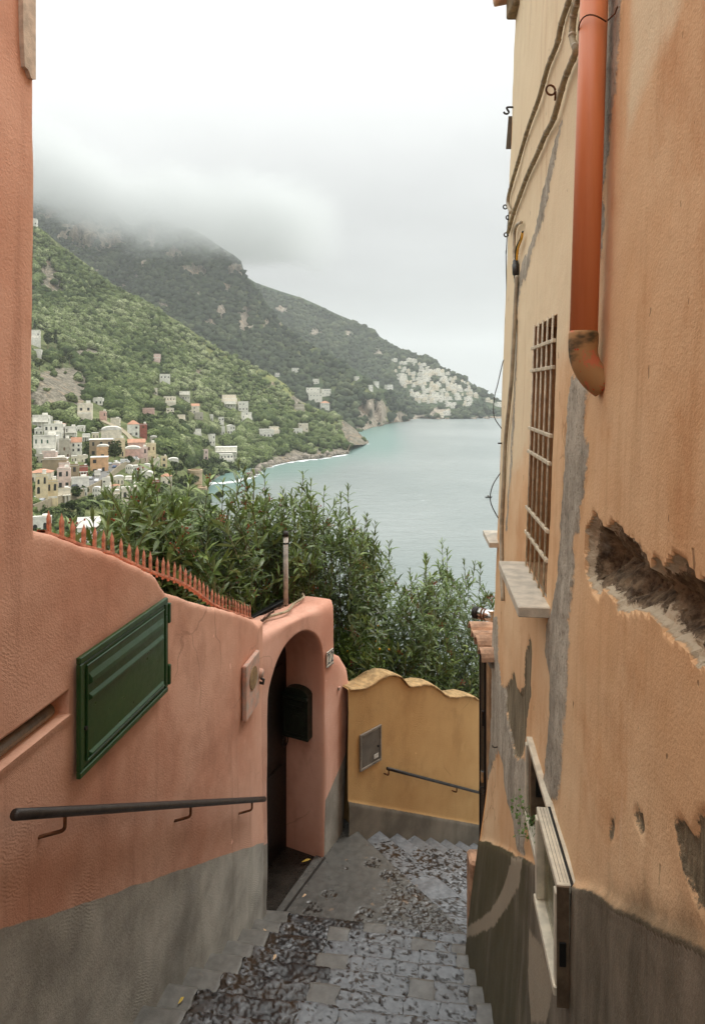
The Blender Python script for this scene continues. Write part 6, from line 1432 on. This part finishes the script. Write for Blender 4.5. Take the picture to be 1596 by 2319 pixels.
leafy('cypress', 506, 1020, None, 3.4, 9, .0, 'dark cypress in front of the seaside villa', True, 14, 300, cyp=True)
leafy('cypress', 134, 790, None, 5.0, 16, .0, 'tall dark cypress beside the villa on the cliff', True, 15, 400, cyp=True)
leafy('cypress', 85, 752, None, 3.5, 10, .0, 'dark cypress behind the villa on the cliff', True, 16, 300, cyp=True)
leafy('evergreen_tree', 119, 792, None, 12, 15, .05, 'dark spreading evergreen beside the villa on the cliff', True, 17, 900)
leafy('shrub_tree', 158, 826, None, 9, 10, .5, 'grey green olive tree on the cliff top', True, 18, 600)
leafy('shrub_tree', 138, 832, None, 11, 9, .65, 'pale olive tree left of the other one on the cliff top', True, 19, 700)
leafy('shrub_tree', 96, 836, None, 13, 9, .6, 'pale olive tree below the white arcade', True, 20, 700)
leafy('shrub_tree', 150, 1012, None, 10, 9, .35, 'green bushy tree behind the red hooded white house', False, 21, 600)
leafy('shrub_tree', 190, 1063, None, 12, 8, .35, 'green garden bush left of the apricot base building', False, 22, 600)
leafy('shrub_tree', 395, 1075, None, 17, 13, .3, 'green tree above the pale tree near the tower', False, 23, 800)
wood(H1, 'hillside_wood', M['forest1'], 13500, -130, 832, 4.6, ICO1, 31, 'dense mixed wood covering the near hillside', HOUSES, h1_grass, 0.01)
wood(H2, 'mountain_wood', M['forest2'], 10000, -130, 924, 7.0, ICO1, 41, 'dark wood covering the middle mountain', HOUSES, None, 0.02)
wood(H3, 'far_wood', M['forest2'], 5500, 560, 1190, 8.0, ICO1, 51, 'dim wood covering the far headland', HOUSES, None, 0.02)
# the large dark wood between town and villas: bigger crowns
g = np.random.default_rng(8); uu = g.uniform(320, 500, 900); vv_ = g.uniform(925, 1085, 900)
dwp = [(330, 945), (400, 940), (430, 985), (455, 1005), (470, 1015), (445, 1030), (450, 1050), (520, 1052), (560, 1050), (590, 1045), (600, 1058), (540, 1075), (470, 1078), (425, 1065), (380, 1058), (350, 1030), (330, 1000)]
uu = g.uniform(320, 610, 1500); vv_ = g.uniform(930, 1082, 1500)
kp = psdf(uu, vv_, dwp) > 0
for (a, b_, c, d_) in HOUSES: kp &= ~((uu > a - 3) & (uu < b_ + 3) & (vv_ > c - 2) & (vv_ < d_ + 4))
uu, vv_ = uu[kp], vv_[kp]; bb_ = (vv_ - H1.rv(uu)) / (H1.fv(uu) - H1.rv(uu)); X, Y, Z, _ = H1.pos(uu, bb_)
S = g.uniform(3.2, 5.6, len(uu))
# each crown: a cluster of leaf-clump faces rather than a ball
P = np.stack([X, Y - 2, Z + 2], -1); nn = 46; D = g.standard_normal((len(P), nn, 3)); D /= np.linalg.norm(D, axis=2)[..., None]; D *= np.array([1, 1, .85])
Q = P[:, None] + D * S[:, None, None] * g.uniform(.7, 1.05, (len(P), nn, 1)); a = g.standard_normal(Q.shape); a -= D * (a * D).sum(-1, keepdims=True) * 0.7; a /= np.linalg.norm(a, axis=2)[..., None]; c_ = np.cross(a, D); c_ /= np.linalg.norm(c_, axis=2)[..., None]
e = 0.33 * S[:, None, None] * g.uniform(.7, 1.4, (len(P), nn, 1))
V = np.stack([Q - a * e, Q + c_ * e, Q + a * e, Q - c_ * e], 2).reshape(-1, 3)
ti = np.clip(.18 + .12 * g.standard_normal(len(P)), 0, 1)[:, None] + .08 * g.standard_normal((len(P), nn))
o = mk('valley_wood', V, np.arange(len(V)).reshape(-1, 4), M['forest1'], None, {'tint': np.repeat(np.clip(ti, 0, 1).ravel(), 4)}, False); tag(o, 'large dark green wood between the town and the seaside villa', 'trees', None, 'stuff')
# garden greenery between the town houses
g = np.random.default_rng(28); uu = g.uniform(60, 420, 2600); vv_ = g.uniform(935, 1260, 2600); kp = np.ones(2600, bool)
for (a, b_, c, d_) in HOUSES: kp &= ~((uu > a - 1) & (uu < b_ + 1) & (vv_ > c + 1) & (vv_ < d_ + 5))
for u, v_ in rd: kp &= ~((abs(uu - u) < 16) & (abs(vv_ - v_ + 1) < 7))
uu, vv_ = uu[kp], vv_[kp]; bb_ = (vv_ - H1.rv(uu)) / (H1.fv(uu) - H1.rv(uu)); X, Y, Z, _ = H1.pos(uu, bb_)
S = g.uniform(0.8, 2.0, len(uu)) * (0.6 + Y / 700); P = np.stack([X, Y - .5, Z + S * .5], -1); nn = 30
D = g.standard_normal((len(P), nn, 3)); D /= np.linalg.norm(D, axis=2)[..., None]; Q = P[:, None] + D * S[:, None, None] * g.uniform(.5, 1.05, (len(P), nn, 1))
a = g.standard_normal(Q.shape); a /= np.linalg.norm(a, axis=2)[..., None]; c_ = np.cross(a, D); c_ /= np.linalg.norm(c_, axis=2)[..., None]; e = .34 * S[:, None, None] * g.uniform(.6, 1.3, (len(P), nn, 1))
V = np.stack([Q - a * e, Q + c_ * e, Q + a * e, Q - c_ * e], 2).reshape(-1, 3); ti = np.clip(.3 + .22 * g.standard_normal(len(P)), 0, 1)[:, None] + .08 * g.standard_normal((len(P), nn))
o = mk('garden_shrubs', V, np.arange(len(V)).reshape(-1, 4), M['forest1'], None, {'tint': np.repeat(np.clip(ti, 0, 1).ravel(), 4)}, False); tag(o, 'garden greenery filling the gaps between the town houses', 'shrubs', None, 'stuff')
# surf along the rocks
sv_, sf_ = [], []
g = np.random.default_rng(4)
fu = np.concatenate([np.linspace(463, 786, 200), np.linspace(792, 833, 30)])
surf = MB()
for u in fu:
    if g.uniform() < 0.25: continue
    v_ = float(np.interp(u, [p[0] for p in H1.f], [p[1] for p in H1.f])) + g.uniform(0, 2.0); Yc = SEA * FOC / (CV - v_); x = (u - CU) / FOC * Yc
    L, w = g.uniform(2, 7), g.uniform(1.5, 5); n = 7; a0 = g.uniform(0, 6)
    surf.add([(x + L * math.cos(a0 + 6.28 * j / n) * g.uniform(.6, 1.2), Yc - 1 - w * .5 + w * math.sin(a0 + 6.28 * j / n) * g.uniform(.6, 1.2), SEA + 0.25 + 0.02 * g.uniform()) for j in range(n)], [tuple(range(n))])
for u in np.linspace(930, 1140, 70):
    v_ = 947.5; Yc = SEA * FOC / (CV - v_); x = (u - CU) / FOC * Yc
    if g.uniform() < .5: continue
    surf.add([(x + dx * 8, Yc + dy * 6, SEA + .3) for dx, dy in ((-1, -.2), (0, -1), (1, 0), (0, .6))], [(0, 1, 2, 3)])
o = surf.build('surf', simple('white_foam', (.8, .83, .82, 1), .8)); tag(o, 'white surf breaking along the rocky shore', 'surf', None, 'stuff')
# skerries at the foot of the cliffs
g = np.random.default_rng(14)
P = []; S = []
for u in np.linspace(560, 790, 120):
    v_ = float(H1.fv(u)) - g.uniform(-0.6, 5); Yc = SEA * FOC / (CV - max(v_, float(H1.fv(u)) - 1)); p = np.array([(u - CU) / FOC * Yc, Yc, SEA + g.uniform(-.5, 4)]); P.append(p); S.append(g.uniform(1.5, 5.5))
o = crowns(np.array(P), np.array(S), np.zeros(len(P)), ICO1, 3, 'shore_rocks', simple('shore_rock', srgb(140, 130, 116), .9, 0, .3, .4, .8, .4), 0.8); tag(o, 'grey boulders along the foot of the sea cliffs', 'rocks', None, 'stuff')
# small boat out on the bay
bt = empty('small_boat', 'tiny dark boat far out on the bay beside the wire loop', 'boat', (PX(1106, 1127, 1).x * SEA * FOC / (CV - 1127), SEA * FOC / (CV - 1127), SEA))
b = MB(); b.add([(-3, 0, .9), (-2, -.9, .8), (2, -.9, .8), (3.2, 0, 1.1), (2, .9, .8), (-2, .9, .8), (-2.4, 0, -.2), (2.4, 0, -.2)], [(0, 1, 2, 3, 4, 5), (0, 6, 1), (1, 6, 7, 2), (2, 7, 3), (3, 7, 4), (4, 7, 6, 5), (5, 6, 0)]); b.build('hull', M['black_iron'], bt)
b = MB(); b.box((-.3, 0, 1.4), (1.4, 1.1, 1.1), None, .1); b.build('cabin', M['slate_grey'], bt)

# ------------------------------------------------------------------ garden slope and oleanders behind the walls
gx, gy = np.meshgrid(np.linspace(-1, 1, 60), np.concatenate([np.linspace(4.2, 16, 50), np.geomspace(17, 230, 30)]), indexing='ij')
Xg2 = gx * (6 + gy * 0.9) - 2.0 + 0.12 * gy
Zs = -4.3 - 0.42 * np.maximum(gy - 5, 0) - 0.15 * np.clip(Xg2 + 2, 0, 9) + 0.12 * fbm(Xg2 * 1.5, gy * 1.5, 0, 3, 3) * np.minimum(gy / 8, 3)
inside = (Xg2 > LB + LK * gy - 0.1) & (Xg2 - gy > -6.9)
soil = NT('garden_soil'); sc_ = soil.mix(soil.ramp(soil.noise(3, 6, .7), .3, .7), srgb(64, 56, 40), srgb(86, 88, 54)); sm_ = soil.fin(sc_, .95, soil.bump(soil.noise(20, 4), .8, .03))
f = gridf(*gx.shape)[:, ::-1]; ok = ~inside.ravel()[f].any(1)
gsl = mk('garden_slope', np.stack([Xg2, gy, Zs], -1).reshape(-1, 3), f[ok], sm_); struct(gsl)

def leaf_mat():
    t = NT('oleander_leaf'); ti = t.attr('tint'); rn = t.rnd()
    x = t.math('ADD', ti, t.math('MULTIPLY', rn, 0.0))
    c = t.mix(t.ramp(x, 0, .5, smooth=False), srgb(58, 70, 36), srgb(102, 124, 62)); c = t.mix(t.ramp(x, .5, 1, smooth=False), c, srgb(158, 176, 102))
    n = t.noise(9, 3, .6); c = t.mix(t.math('MULTIPLY', t.ramp(n, .5, .75), .35), c, srgb(120, 124, 92))
    geo = t.n('ShaderNodeNewGeometry').outputs['Backfacing']; c = t.mix(t.math('MULTIPLY', geo, .6), c, srgb(134, 146, 112))
    m = t.fin(c, .38, None, 0, .5); tr = t.n('ShaderNodeBsdfTranslucent'); t.put(tr.inputs[0], t.mix(0.5, c, srgb(120, 150, 50)))
    mx_ = t.n('ShaderNodeMixShader'); mx_.inputs[0].default_value = .18; t.t.links.new(t.b.outputs[0], mx_.inputs[1]); t.t.links.new(tr.outputs[0], mx_.inputs[2]); t.t.links.new(mx_.outputs[0], t.out.inputs[0]); return m
M['leaf'] = leaf_mat()
M['stem'] = simple('oleander_stem', srgb(96, 84, 58), .8, 0, .25, 20, .4)
M['pod'] = simple('red_seed_pod', srgb(150, 66, 44), .7, 0, .3, 20, .2)
# unit leaf along +x, up +z: 4 segments, folded along the midrib, drooping
LT = np.array([0, .3, .68, 1.0]); LWd = np.array([.012, .105, .098, .0]); LZ = np.array([0, .035, .02, -.09])
lv, lfc = [], []
for t_, w_, z_ in zip(LT, LWd, LZ): lv += [(t_, -w_, z_ + .035 * (w_ / .1)), (t_, 0, z_), (t_, w_, z_ + .035 * (w_ / .1))]
for i in range(3): lfc += [(3 * i, 3 * i + 3, 3 * i + 4, 3 * i + 1), (3 * i + 1, 3 * i + 4, 3 * i + 5, 3 * i + 2)]
lv, lfc = np.array(lv), np.array(lfc)
leaf_protos = []
for k in range(6):
    me = bpy.data.meshes.new('leaf'); vv2 = lv.copy(); vv2[:, 2] -= (0.12 * (k % 3) - 0.08) * vv2[:, 0] ** 2; vv2[:, 1] *= 0.85 + 0.12 * (k % 2)
    me.from_pydata([tuple(p) for p in vv2], [], [tuple(int(i) for i in q) for q in lfc]); me.update(); a_ = me.attributes.new('tint', 'FLOAT', 'POINT'); a_.data.foreach_set('value', np.full(len(vv2), [.2, .35, .5, .62, .75, .9][k], np.float32)); me.materials.append(M['leaf'])
    me.polygons.foreach_set('use_smooth', np.ones(len(me.polygons), bool)); leaf_protos.append(me)
def oleander(base, tips, label, seed, Lf=0.13, nleaf=34, nparts=220):
    """base point, list of shoot tips; stems curve up from the base, leaves stand in whorls on the upper part"""
    g = np.random.default_rng(seed); o = empty('oleander_bush', label, 'shrub', base); base = np.array(base); st = MB(); pods = MB()
    A, Dn, Up, Ls, Ti = [], [], [], [], []
    def clear_(p):                                   # nothing grows through the walls or into the gateway
        dl = (p[:, 0] - LB - LK * p[:, 1]) / 1.0152; dg = (p[:, 0] - G0.x) * GN.x + (p[:, 1] - G0.y) * GN.y; do = (p[:, 0] - p[:, 1] + 6.77) * 0.7071
        left = (dl < -0.33) | ((p[:, 2] > l_top(np.clip(p[:, 1], 2.6, 5.4)) + 0.04) & (dl < 0.02)); gate_ = (dg < -0.5) | ((p[:, 2] > -1.95) & (dg < -0.3)); och = (do < -0.26) | ((p[:, 2] > -3.0) & (do < -0.1))
        return np.where(p[:, 1] < 5.45, left, np.where(p[:, 0] < -0.05, gate_, och))
    for tip in tips:
        lead = len(tip) > 3; tip = np.array(tip[:3]); b0 = base + np.array([g.normal(0, .25), g.normal(0, .25), 0]); dirn = np.array([g.normal(0, .55), g.normal(-.15, .5), g.uniform(.35, 1.1)]); dirn = np.array([g.normal(0, .12), g.normal(0, .1), 1.0]) if lead else dirn; dirn /= np.linalg.norm(dirn); mid = tip - dirn * g.uniform(.55, .95)
        ts = np.linspace(0, 1, 12); C = ((1 - ts) ** 2)[:, None] * b0 + (2 * ts * (1 - ts))[:, None] * mid + (ts ** 2)[:, None] * tip
        if (np.abs(C[-6:, 0] - tip[0]).max() > 2) or not (((C[:, 0] - LB - LK * C[:, 1] < -.3) | (C[:, 1] > 5.45)) & (((C[:, 0] - G0.x) * GN.x + (C[:, 1] - G0.y) * GN.y < -.45) | (C[:, 1] < 5.45)) & (C[:, 0] - C[:, 1] < -7.1)).all(): C = C[-3:]
        st.tube([Vector(p - base) for p in C], list(np.linspace(  .0065 if len(C) > 6 else .0035, .003, len(C))), 5, False) if (len(C) > 6 or clear_(C).all()) else None
        C = np.asarray(C)
        ln = 1.0 + 0 * np.linalg.norm(np.diff(C, axis=0), axis=1).sum(); reach = .74; young = g.uniform() < .35
        axis = C[-1] - C[-3]; axis /= np.linalg.norm(axis)
        stint = g.normal(0, .13); nw = nleaf // 3; ph = g.uniform(0, 6.28)
        for w in range(nw):
            t = 1 - reach * (w / nw) ** 1.15; p = ((1 - t) ** 2) * b0 + 2 * t * (1 - t) * mid + t * t * tip
            ax = 2 * (1 - t) * (mid - b0) + 2 * t * (tip - mid); ax /= np.linalg.norm(ax); e1 = np.cross(ax, [0.3, .2, 1.0]); e1 /= np.linalg.norm(e1) + 1e-9; e2 = np.cross(ax, e1)
            el = np.interp(w / nw, [0, .25, 1], [1.05, .55, .12]) + g.normal(0, .2); ph += 1.05
            for j in range(3):
                if g.uniform() < .1 * (w / nw): continue
                a = ph + j * 2.094 + g.normal(0, .25); ra = np.cos(a) * e1 + np.sin(a) * e2
                d = np.sin(el) * ax + np.cos(el) * ra; d += np.array([0, 0, -.12 * (w / nw)]); d /= np.linalg.norm(d)
                up = np.cos(el) * ax - np.sin(el) * ra + g.normal(0, .25, 3); up -= d * (up @ d); up /= np.linalg.norm(up)
                A.append(p); Dn.append(d); Up.append(up); Ls.append(Lf * g.uniform(.55, 1.25) * np.interp(w / nw, [0, .12, 1], [.55, 1, 1])); Ti.append(np.clip(g.normal(.62 if w < 3 and young else .33, .16) - .12 * (w / nw) + stint, 0, 1))
        if g.uniform() < .16 and clear_(tip[None])[0]:
            for q in range(7):
                p = tip - base + g.normal(0, .025, 3); pods.tube([Vector(tip - base), Vector(p)], .0015, 3, False); pods.box(Vector(p), (.008, .008, .012), None)
    A, Dn, Up, Ls, Ti = map(np.array, (A, Dn, Up, Ls, Ti))
    tipp = A + Dn * Ls[:, None]
    kp_ = clear_(A) & clear_(tipp); A, Dn, Up, Ls, Ti = A[kp_], Dn[kp_], Up[kp_], Ls[kp_], Ti[kp_]
    Sd = np.cross(Up, Dn)
    s_ = st.build('stems', M['stem'], o, True); s_['kind'] = 'stuff'
    if pods.v: s_ = pods.build('seed_pods', M['pod'], o); s_['kind'] = 'stuff'
    # nearest, largest-looking leaves are objects; the others one mass
    near = np.argsort(A[:, 1] - 2.0 * A[:, 2] * 0.3 - 6 * Ls); own = near[:nparts]; rest = near[nparts:]
    for i in own:
        me = leaf_protos[int(np.clip(Ti[i] * 6, 0, 5))]; q = bpy.data.objects.new('leaf', me); COL.objects.link(q); q.parent = o
        m = Matrix(((Dn[i][0], Sd[i][0], Up[i][0], A[i][0] - base[0]), (Dn[i][1], Sd[i][1], Up[i][1], A[i][1] - base[1]), (Dn[i][2], Sd[i][2], Up[i][2], A[i][2] - base[2]), (0, 0, 0, 1))) @ Matrix.Diagonal((Ls[i], Ls[i], Ls[i], 1))
        q.matrix_local = m
    curl = g.normal(0, .12, len(rest)); wv = g.uniform(.75, 1.1, len(rest))
    lx, ly, lz = lv[None, :, 0], lv[None, :, 1] * wv[:, None], lv[None, :, 2] - curl[:, None] * lv[None, :, 0] ** 2
    Lr = Ls[rest][:, None, None]
    V = A[rest][:, None] - base + Lr * (lx[..., None] * Dn[rest][:, None] + ly[..., None] * Sd[rest][:, None] + lz[..., None] * Up[rest][:, None])
    F = lfc[None] + (np.arange(len(rest)) * len(lv))[:, None, None]
    fo = mk('foliage', V.reshape(-1, 3), F.reshape(-1, 4), M['leaf'], o, {'tint': np.repeat(Ti[rest], len(lv))}, True); fo['kind'] = 'stuff'
    return o
OUT = [(85, 1260), (120, 1215), (160, 1168), (185, 1195), (215, 1180), (250, 1110), (285, 1120), (315, 1075), (345, 1062), (372, 1095), (405, 1085), (430, 1100), (470, 1090), (505, 1105), (545, 1062), (575, 1085), (600, 1075), (625, 1120), (650, 1125), (685, 1088), (702, 1100), (730, 1118), (765, 1120), (790, 1115), (812, 1170), (850, 1195), (880, 1235), (900, 1275), (925, 1305), (945, 1260), (975, 1270), (1000, 1240), (1020, 1262), (1050, 1285), (1085, 1272), (1105, 1285), (1130, 1300)]
def out_v(u): return np.interp(u, [p[0] for p in OUT], [p[1] for p in OUT])
LEAD = [(315, 1058), (345, 1052), (300, 1090), (430, 1084), (541, 1050), (553, 1066), (598, 1064), (686, 1076), (704, 1092), (735, 1106), (788, 1106), (772, 1120), (850, 1188), (830, 1172), (1000, 1228), (1012, 1250), (1050, 1272), (1100, 1268), (1088, 1280), (928, 1292), (475, 1082), (385, 1080), (255, 1098), (240, 1120), (640, 1110), (505, 1096), (575, 1078), (880, 1232), (965, 1262), (212, 1170), (362, 1088), (660, 1120), (1075, 1275)]
def tips_for(u0, u1, Y0, Y1, n, seed, depth, vmax=1600, low=None):
    g = np.random.default_rng(seed); T = []
    for i in range(n):
        u = g.uniform(u0, u1); q = g.uniform() ** 1.1; v = out_v(u) + 30 + 30 * float(noise(u / 24.0, seed * 3.7, 0, 2)) * (1 - q) + q * depth(u); Y = g.uniform(Y0, Y1) - 0.25 * q
        T.append(tuple(PX(u, min(v, vmax), Y)))
    T += [tuple(PX(u, v, g.uniform(Y0, Y0 * .6 + Y1 * .4))) + (1,) for u, v in LEAD if u0 <= u < u1 and (u0 + u1) / 2 - 95 < u < (u0 + u1) / 2 + 95]
    return T
plants = [('oleander shoots rising at the left end behind the iron spikes', 110, 300, 4.6, 5.3, 46, (-1.75, 5.0, -3.9), lambda u: 210, .15),
          ('tall oleander behind the middle of the spiked fence', 260, 430, 4.9, 6.0, 76, (-1.5, 5.6, -4.2), lambda u: 270, .15),
          ('dense oleander above the lower end of the spiked fence', 400, 580, 5.8, 6.9, 92, (-1.45, 6.7, -4.4), lambda u: 300, .145),
          ('oleander rising behind the white pipe post', 550, 720, 6.6, 7.8, 95, (-.95, 7.7, -4.6), lambda u: 330, .14),
          ('oleander mass right behind the arched gateway', 690, 850, 7.3, 8.6, 100, (-.2, 8.4, -5.0), lambda u: 400, .135),
          ('open branched oleander above the ochre wall', 810, 990, 7.9, 9.3, 84, (.45, 8.9, -5.6), lambda u: 300, .13),
          ('oleander between the ochre wall and the orange building', 950, 1135, 8.6, 10.0, 84, (1.35, 9.7, -6.3), lambda u: 290, .13)]
for i, (lab, u0, u1, Y0, Y1, n, base, dep, Lf) in enumerate(plants):
    oleander(base, tips_for(u0, u1, Y0, Y1, int(n * (2.0 if i < 3 else 2.5)), 60 + i, dep), lab, 80 + i, Lf, 45, 250)
# long lit sprays leaning out over the wall
oleander((-1.3, 5.2, -3.6), [tuple(PX(u, v, Y)) for u, v, Y in ((165, 1190, 4.0), (150, 1240, 4.0), (205, 1225, 4.05), (420, 1205, 4.9), (395, 1240, 4.8), (440, 1235, 5.0), (500, 1180, 5.3), (350, 1180, 4.6), (315, 1150, 4.5), (255, 1130, 4.4), (245, 1180, 4.3), (470, 1260, 5.2), (560, 1230, 5.8))], 'loose pale oleander sprays leaning over the salmon wall', 99, .16, 39, 250)
# feathery weeds and a yellow flowered broom behind the gate
wd2 = empty('broom_shrub', 'feathery dark shrub with a few yellow flowers behind the gate pier', 'shrub', (0.0, 7.6, -4.6)); b = MB(); fl2 = MB()
g = np.random.default_rng(3)
for k in range(260):
    p = np.array([g.normal(0, .16), g.normal(0, .12), 1.0 + g.uniform(0, .75)]); q = p + np.array([g.normal(0, .05), g.normal(0, .05), g.uniform(.08, .22)])
    b.tube([Vector(p), Vector(q)], [.003, .001], 3, False)
    for j in range(5):
        c = p + (q - p) * g.uniform(); e = g.normal(0, .016, 3); s2 = g.normal(0, .006, 3); b.add([c, c + e + s2, c + e * 1.6, c + e - s2], [(0, 1, 2, 3)])
    if k % 16 == 0: fl2.box(Vector(q), (.018, .018, .018), None, .004)
for q, nm, mt in ((b, 'twigs', M['weed']), (fl2, 'flowers', M['yellow'])): q = q.build(nm, mt, wd2); q['kind'] = 'stuff'

# ------------------------------------------------------------------ low cloud round the mountain tops, and the hazy air
def vol_box(name, lo, hi, mat):
    b = MB(); lo, hi = Vector(lo), Vector(hi); c = (lo + hi) / 2; b.box((0, 0, 0), hi - lo); o = b.build(name, mat, None, loc=c); o['kind'] = 'stuff'; return o
def cloud_mat():
    m = bpy.data.materials.new('cloud_vapour'); m.use_nodes = True; t = m.node_tree; t.nodes.clear(); N = t.nodes.new; Lk = t.links.new
    out = N('ShaderNodeOutputMaterial'); pv = N('ShaderNodeVolumePrincipled'); Lk(pv.outputs[0], out.inputs['Volume'])
    pv.inputs['Color'].default_value = (.86, .875, .87, 1); pv.inputs['Anisotropy'].default_value = 0.0
    tc_ = N('ShaderNodeTexCoord'); sp = N('ShaderNodeSeparateXYZ'); Lk(tc_.outputs['Object'], sp.inputs[0])
    def ma(op, a, b=None, clamp=False):
        q = N('ShaderNodeMath'); q.operation = op; q.use_clamp = clamp
        for i, x in enumerate((a, b)):
            if x is None: continue
            if isinstance(x, (int, float)): q.inputs[i].default_value = x
            else: Lk(x, q.inputs[i])
        return q.outputs[0]
    def mr(x, a, b, lo=0., hi=1.):
        q = N('ShaderNodeMapRange'); q.interpolation_type = 'SMOOTHSTEP'; Lk(x, q.inputs[0])
        for i, y in enumerate((a, b, lo, hi)): q.inputs[i + 1].default_value = y
        return q.outputs[0]
    nz_ = N('ShaderNodeTexNoise'); nz_.inputs['Scale'].default_value = 0.005; nz_.inputs['Detail'].default_value = 5; nz_.inputs['Roughness'].default_value = 0.62; nz_.inputs['Distortion'].default_value = 0.6
    mp_ = N('ShaderNodeMapping'); mp_.inputs['Scale'].default_value = (0.8, 0.8, 1.3); Lk(tc_.outputs['Object'], mp_.inputs[0]); Lk(mp_.outputs[0], nz_.inputs['Vector'])
    # height above a base that sinks to the right, ragged by noise
    h = ma('ADD', sp.outputs[2], ma('MULTIPLY', ma('SUBTRACT', nz_.outputs[0], 0.5), CLOUD['rag']))
    h = ma('ADD', h, ma('MULTIPLY', ma('MINIMUM', sp.outputs[0], 150.0), CLOUD['tilt']))
    d = ma('MULTIPLY', mr(h, CLOUD['h0'], CLOUD['h1']), mr(h, CLOUD['h1'] + 150, CLOUD['h1'] + 20))
    sx, sy, sz = CLOUD['half']
    for o_, half, e in ((sp.outputs[0], sx, .35), (sp.outputs[1], sy, .3), (sp.outputs[2], sz, .3)):
        a = ma('ABSOLUTE', o_); d = ma('MULTIPLY', d, mr(a, half, half * (1 - e)))
    Lk(ma('MULTIPLY', d, CLOUD['dens']), pv.inputs['Density'])
    return m
CLOUD = {'rag': 380.0, 'tilt': 0.45, 'h0': -175.0, 'h1': -15.0, 'half': (800.0, 380.0, 300.0), 'dens': 0.0075}
cx, cy_, cz = -800.0, 2200.0, 630.0
sx, sy, sz = CLOUD['half']
cl_ = vol_box('summit_cloud', (cx - sx, cy_ - sy, cz - sz), (cx + sx, cy_ + sy, cz + sz), cloud_mat()); tag(cl_, 'low grey cloud wrapping the mountain tops', 'cloud', None, 'stuff')  # low cloud volume around the summits, inside the haze
hm_ = bpy.data.materials.new('hazy_air'); hm_.use_nodes = True; t = hm_.node_tree; t.nodes.clear()
out = t.nodes.new('ShaderNodeOutputMaterial'); pv = t.nodes.new('ShaderNodeVolumePrincipled'); t.links.new(pv.outputs[0], out.inputs['Volume'])
pv.inputs['Color'].default_value = (.96, .985, .99, 1); pv.inputs['Density'].default_value = 0.85e-4; pv.inputs['Anisotropy'].default_value = 0.2
hz_ = vol_box('haze', (-24000, -600, SEA - 30), (24000, 13500, 960), hm_); tag(hz_, 'pale sea haze filling the air over the bay', 'haze', None, 'stuff')
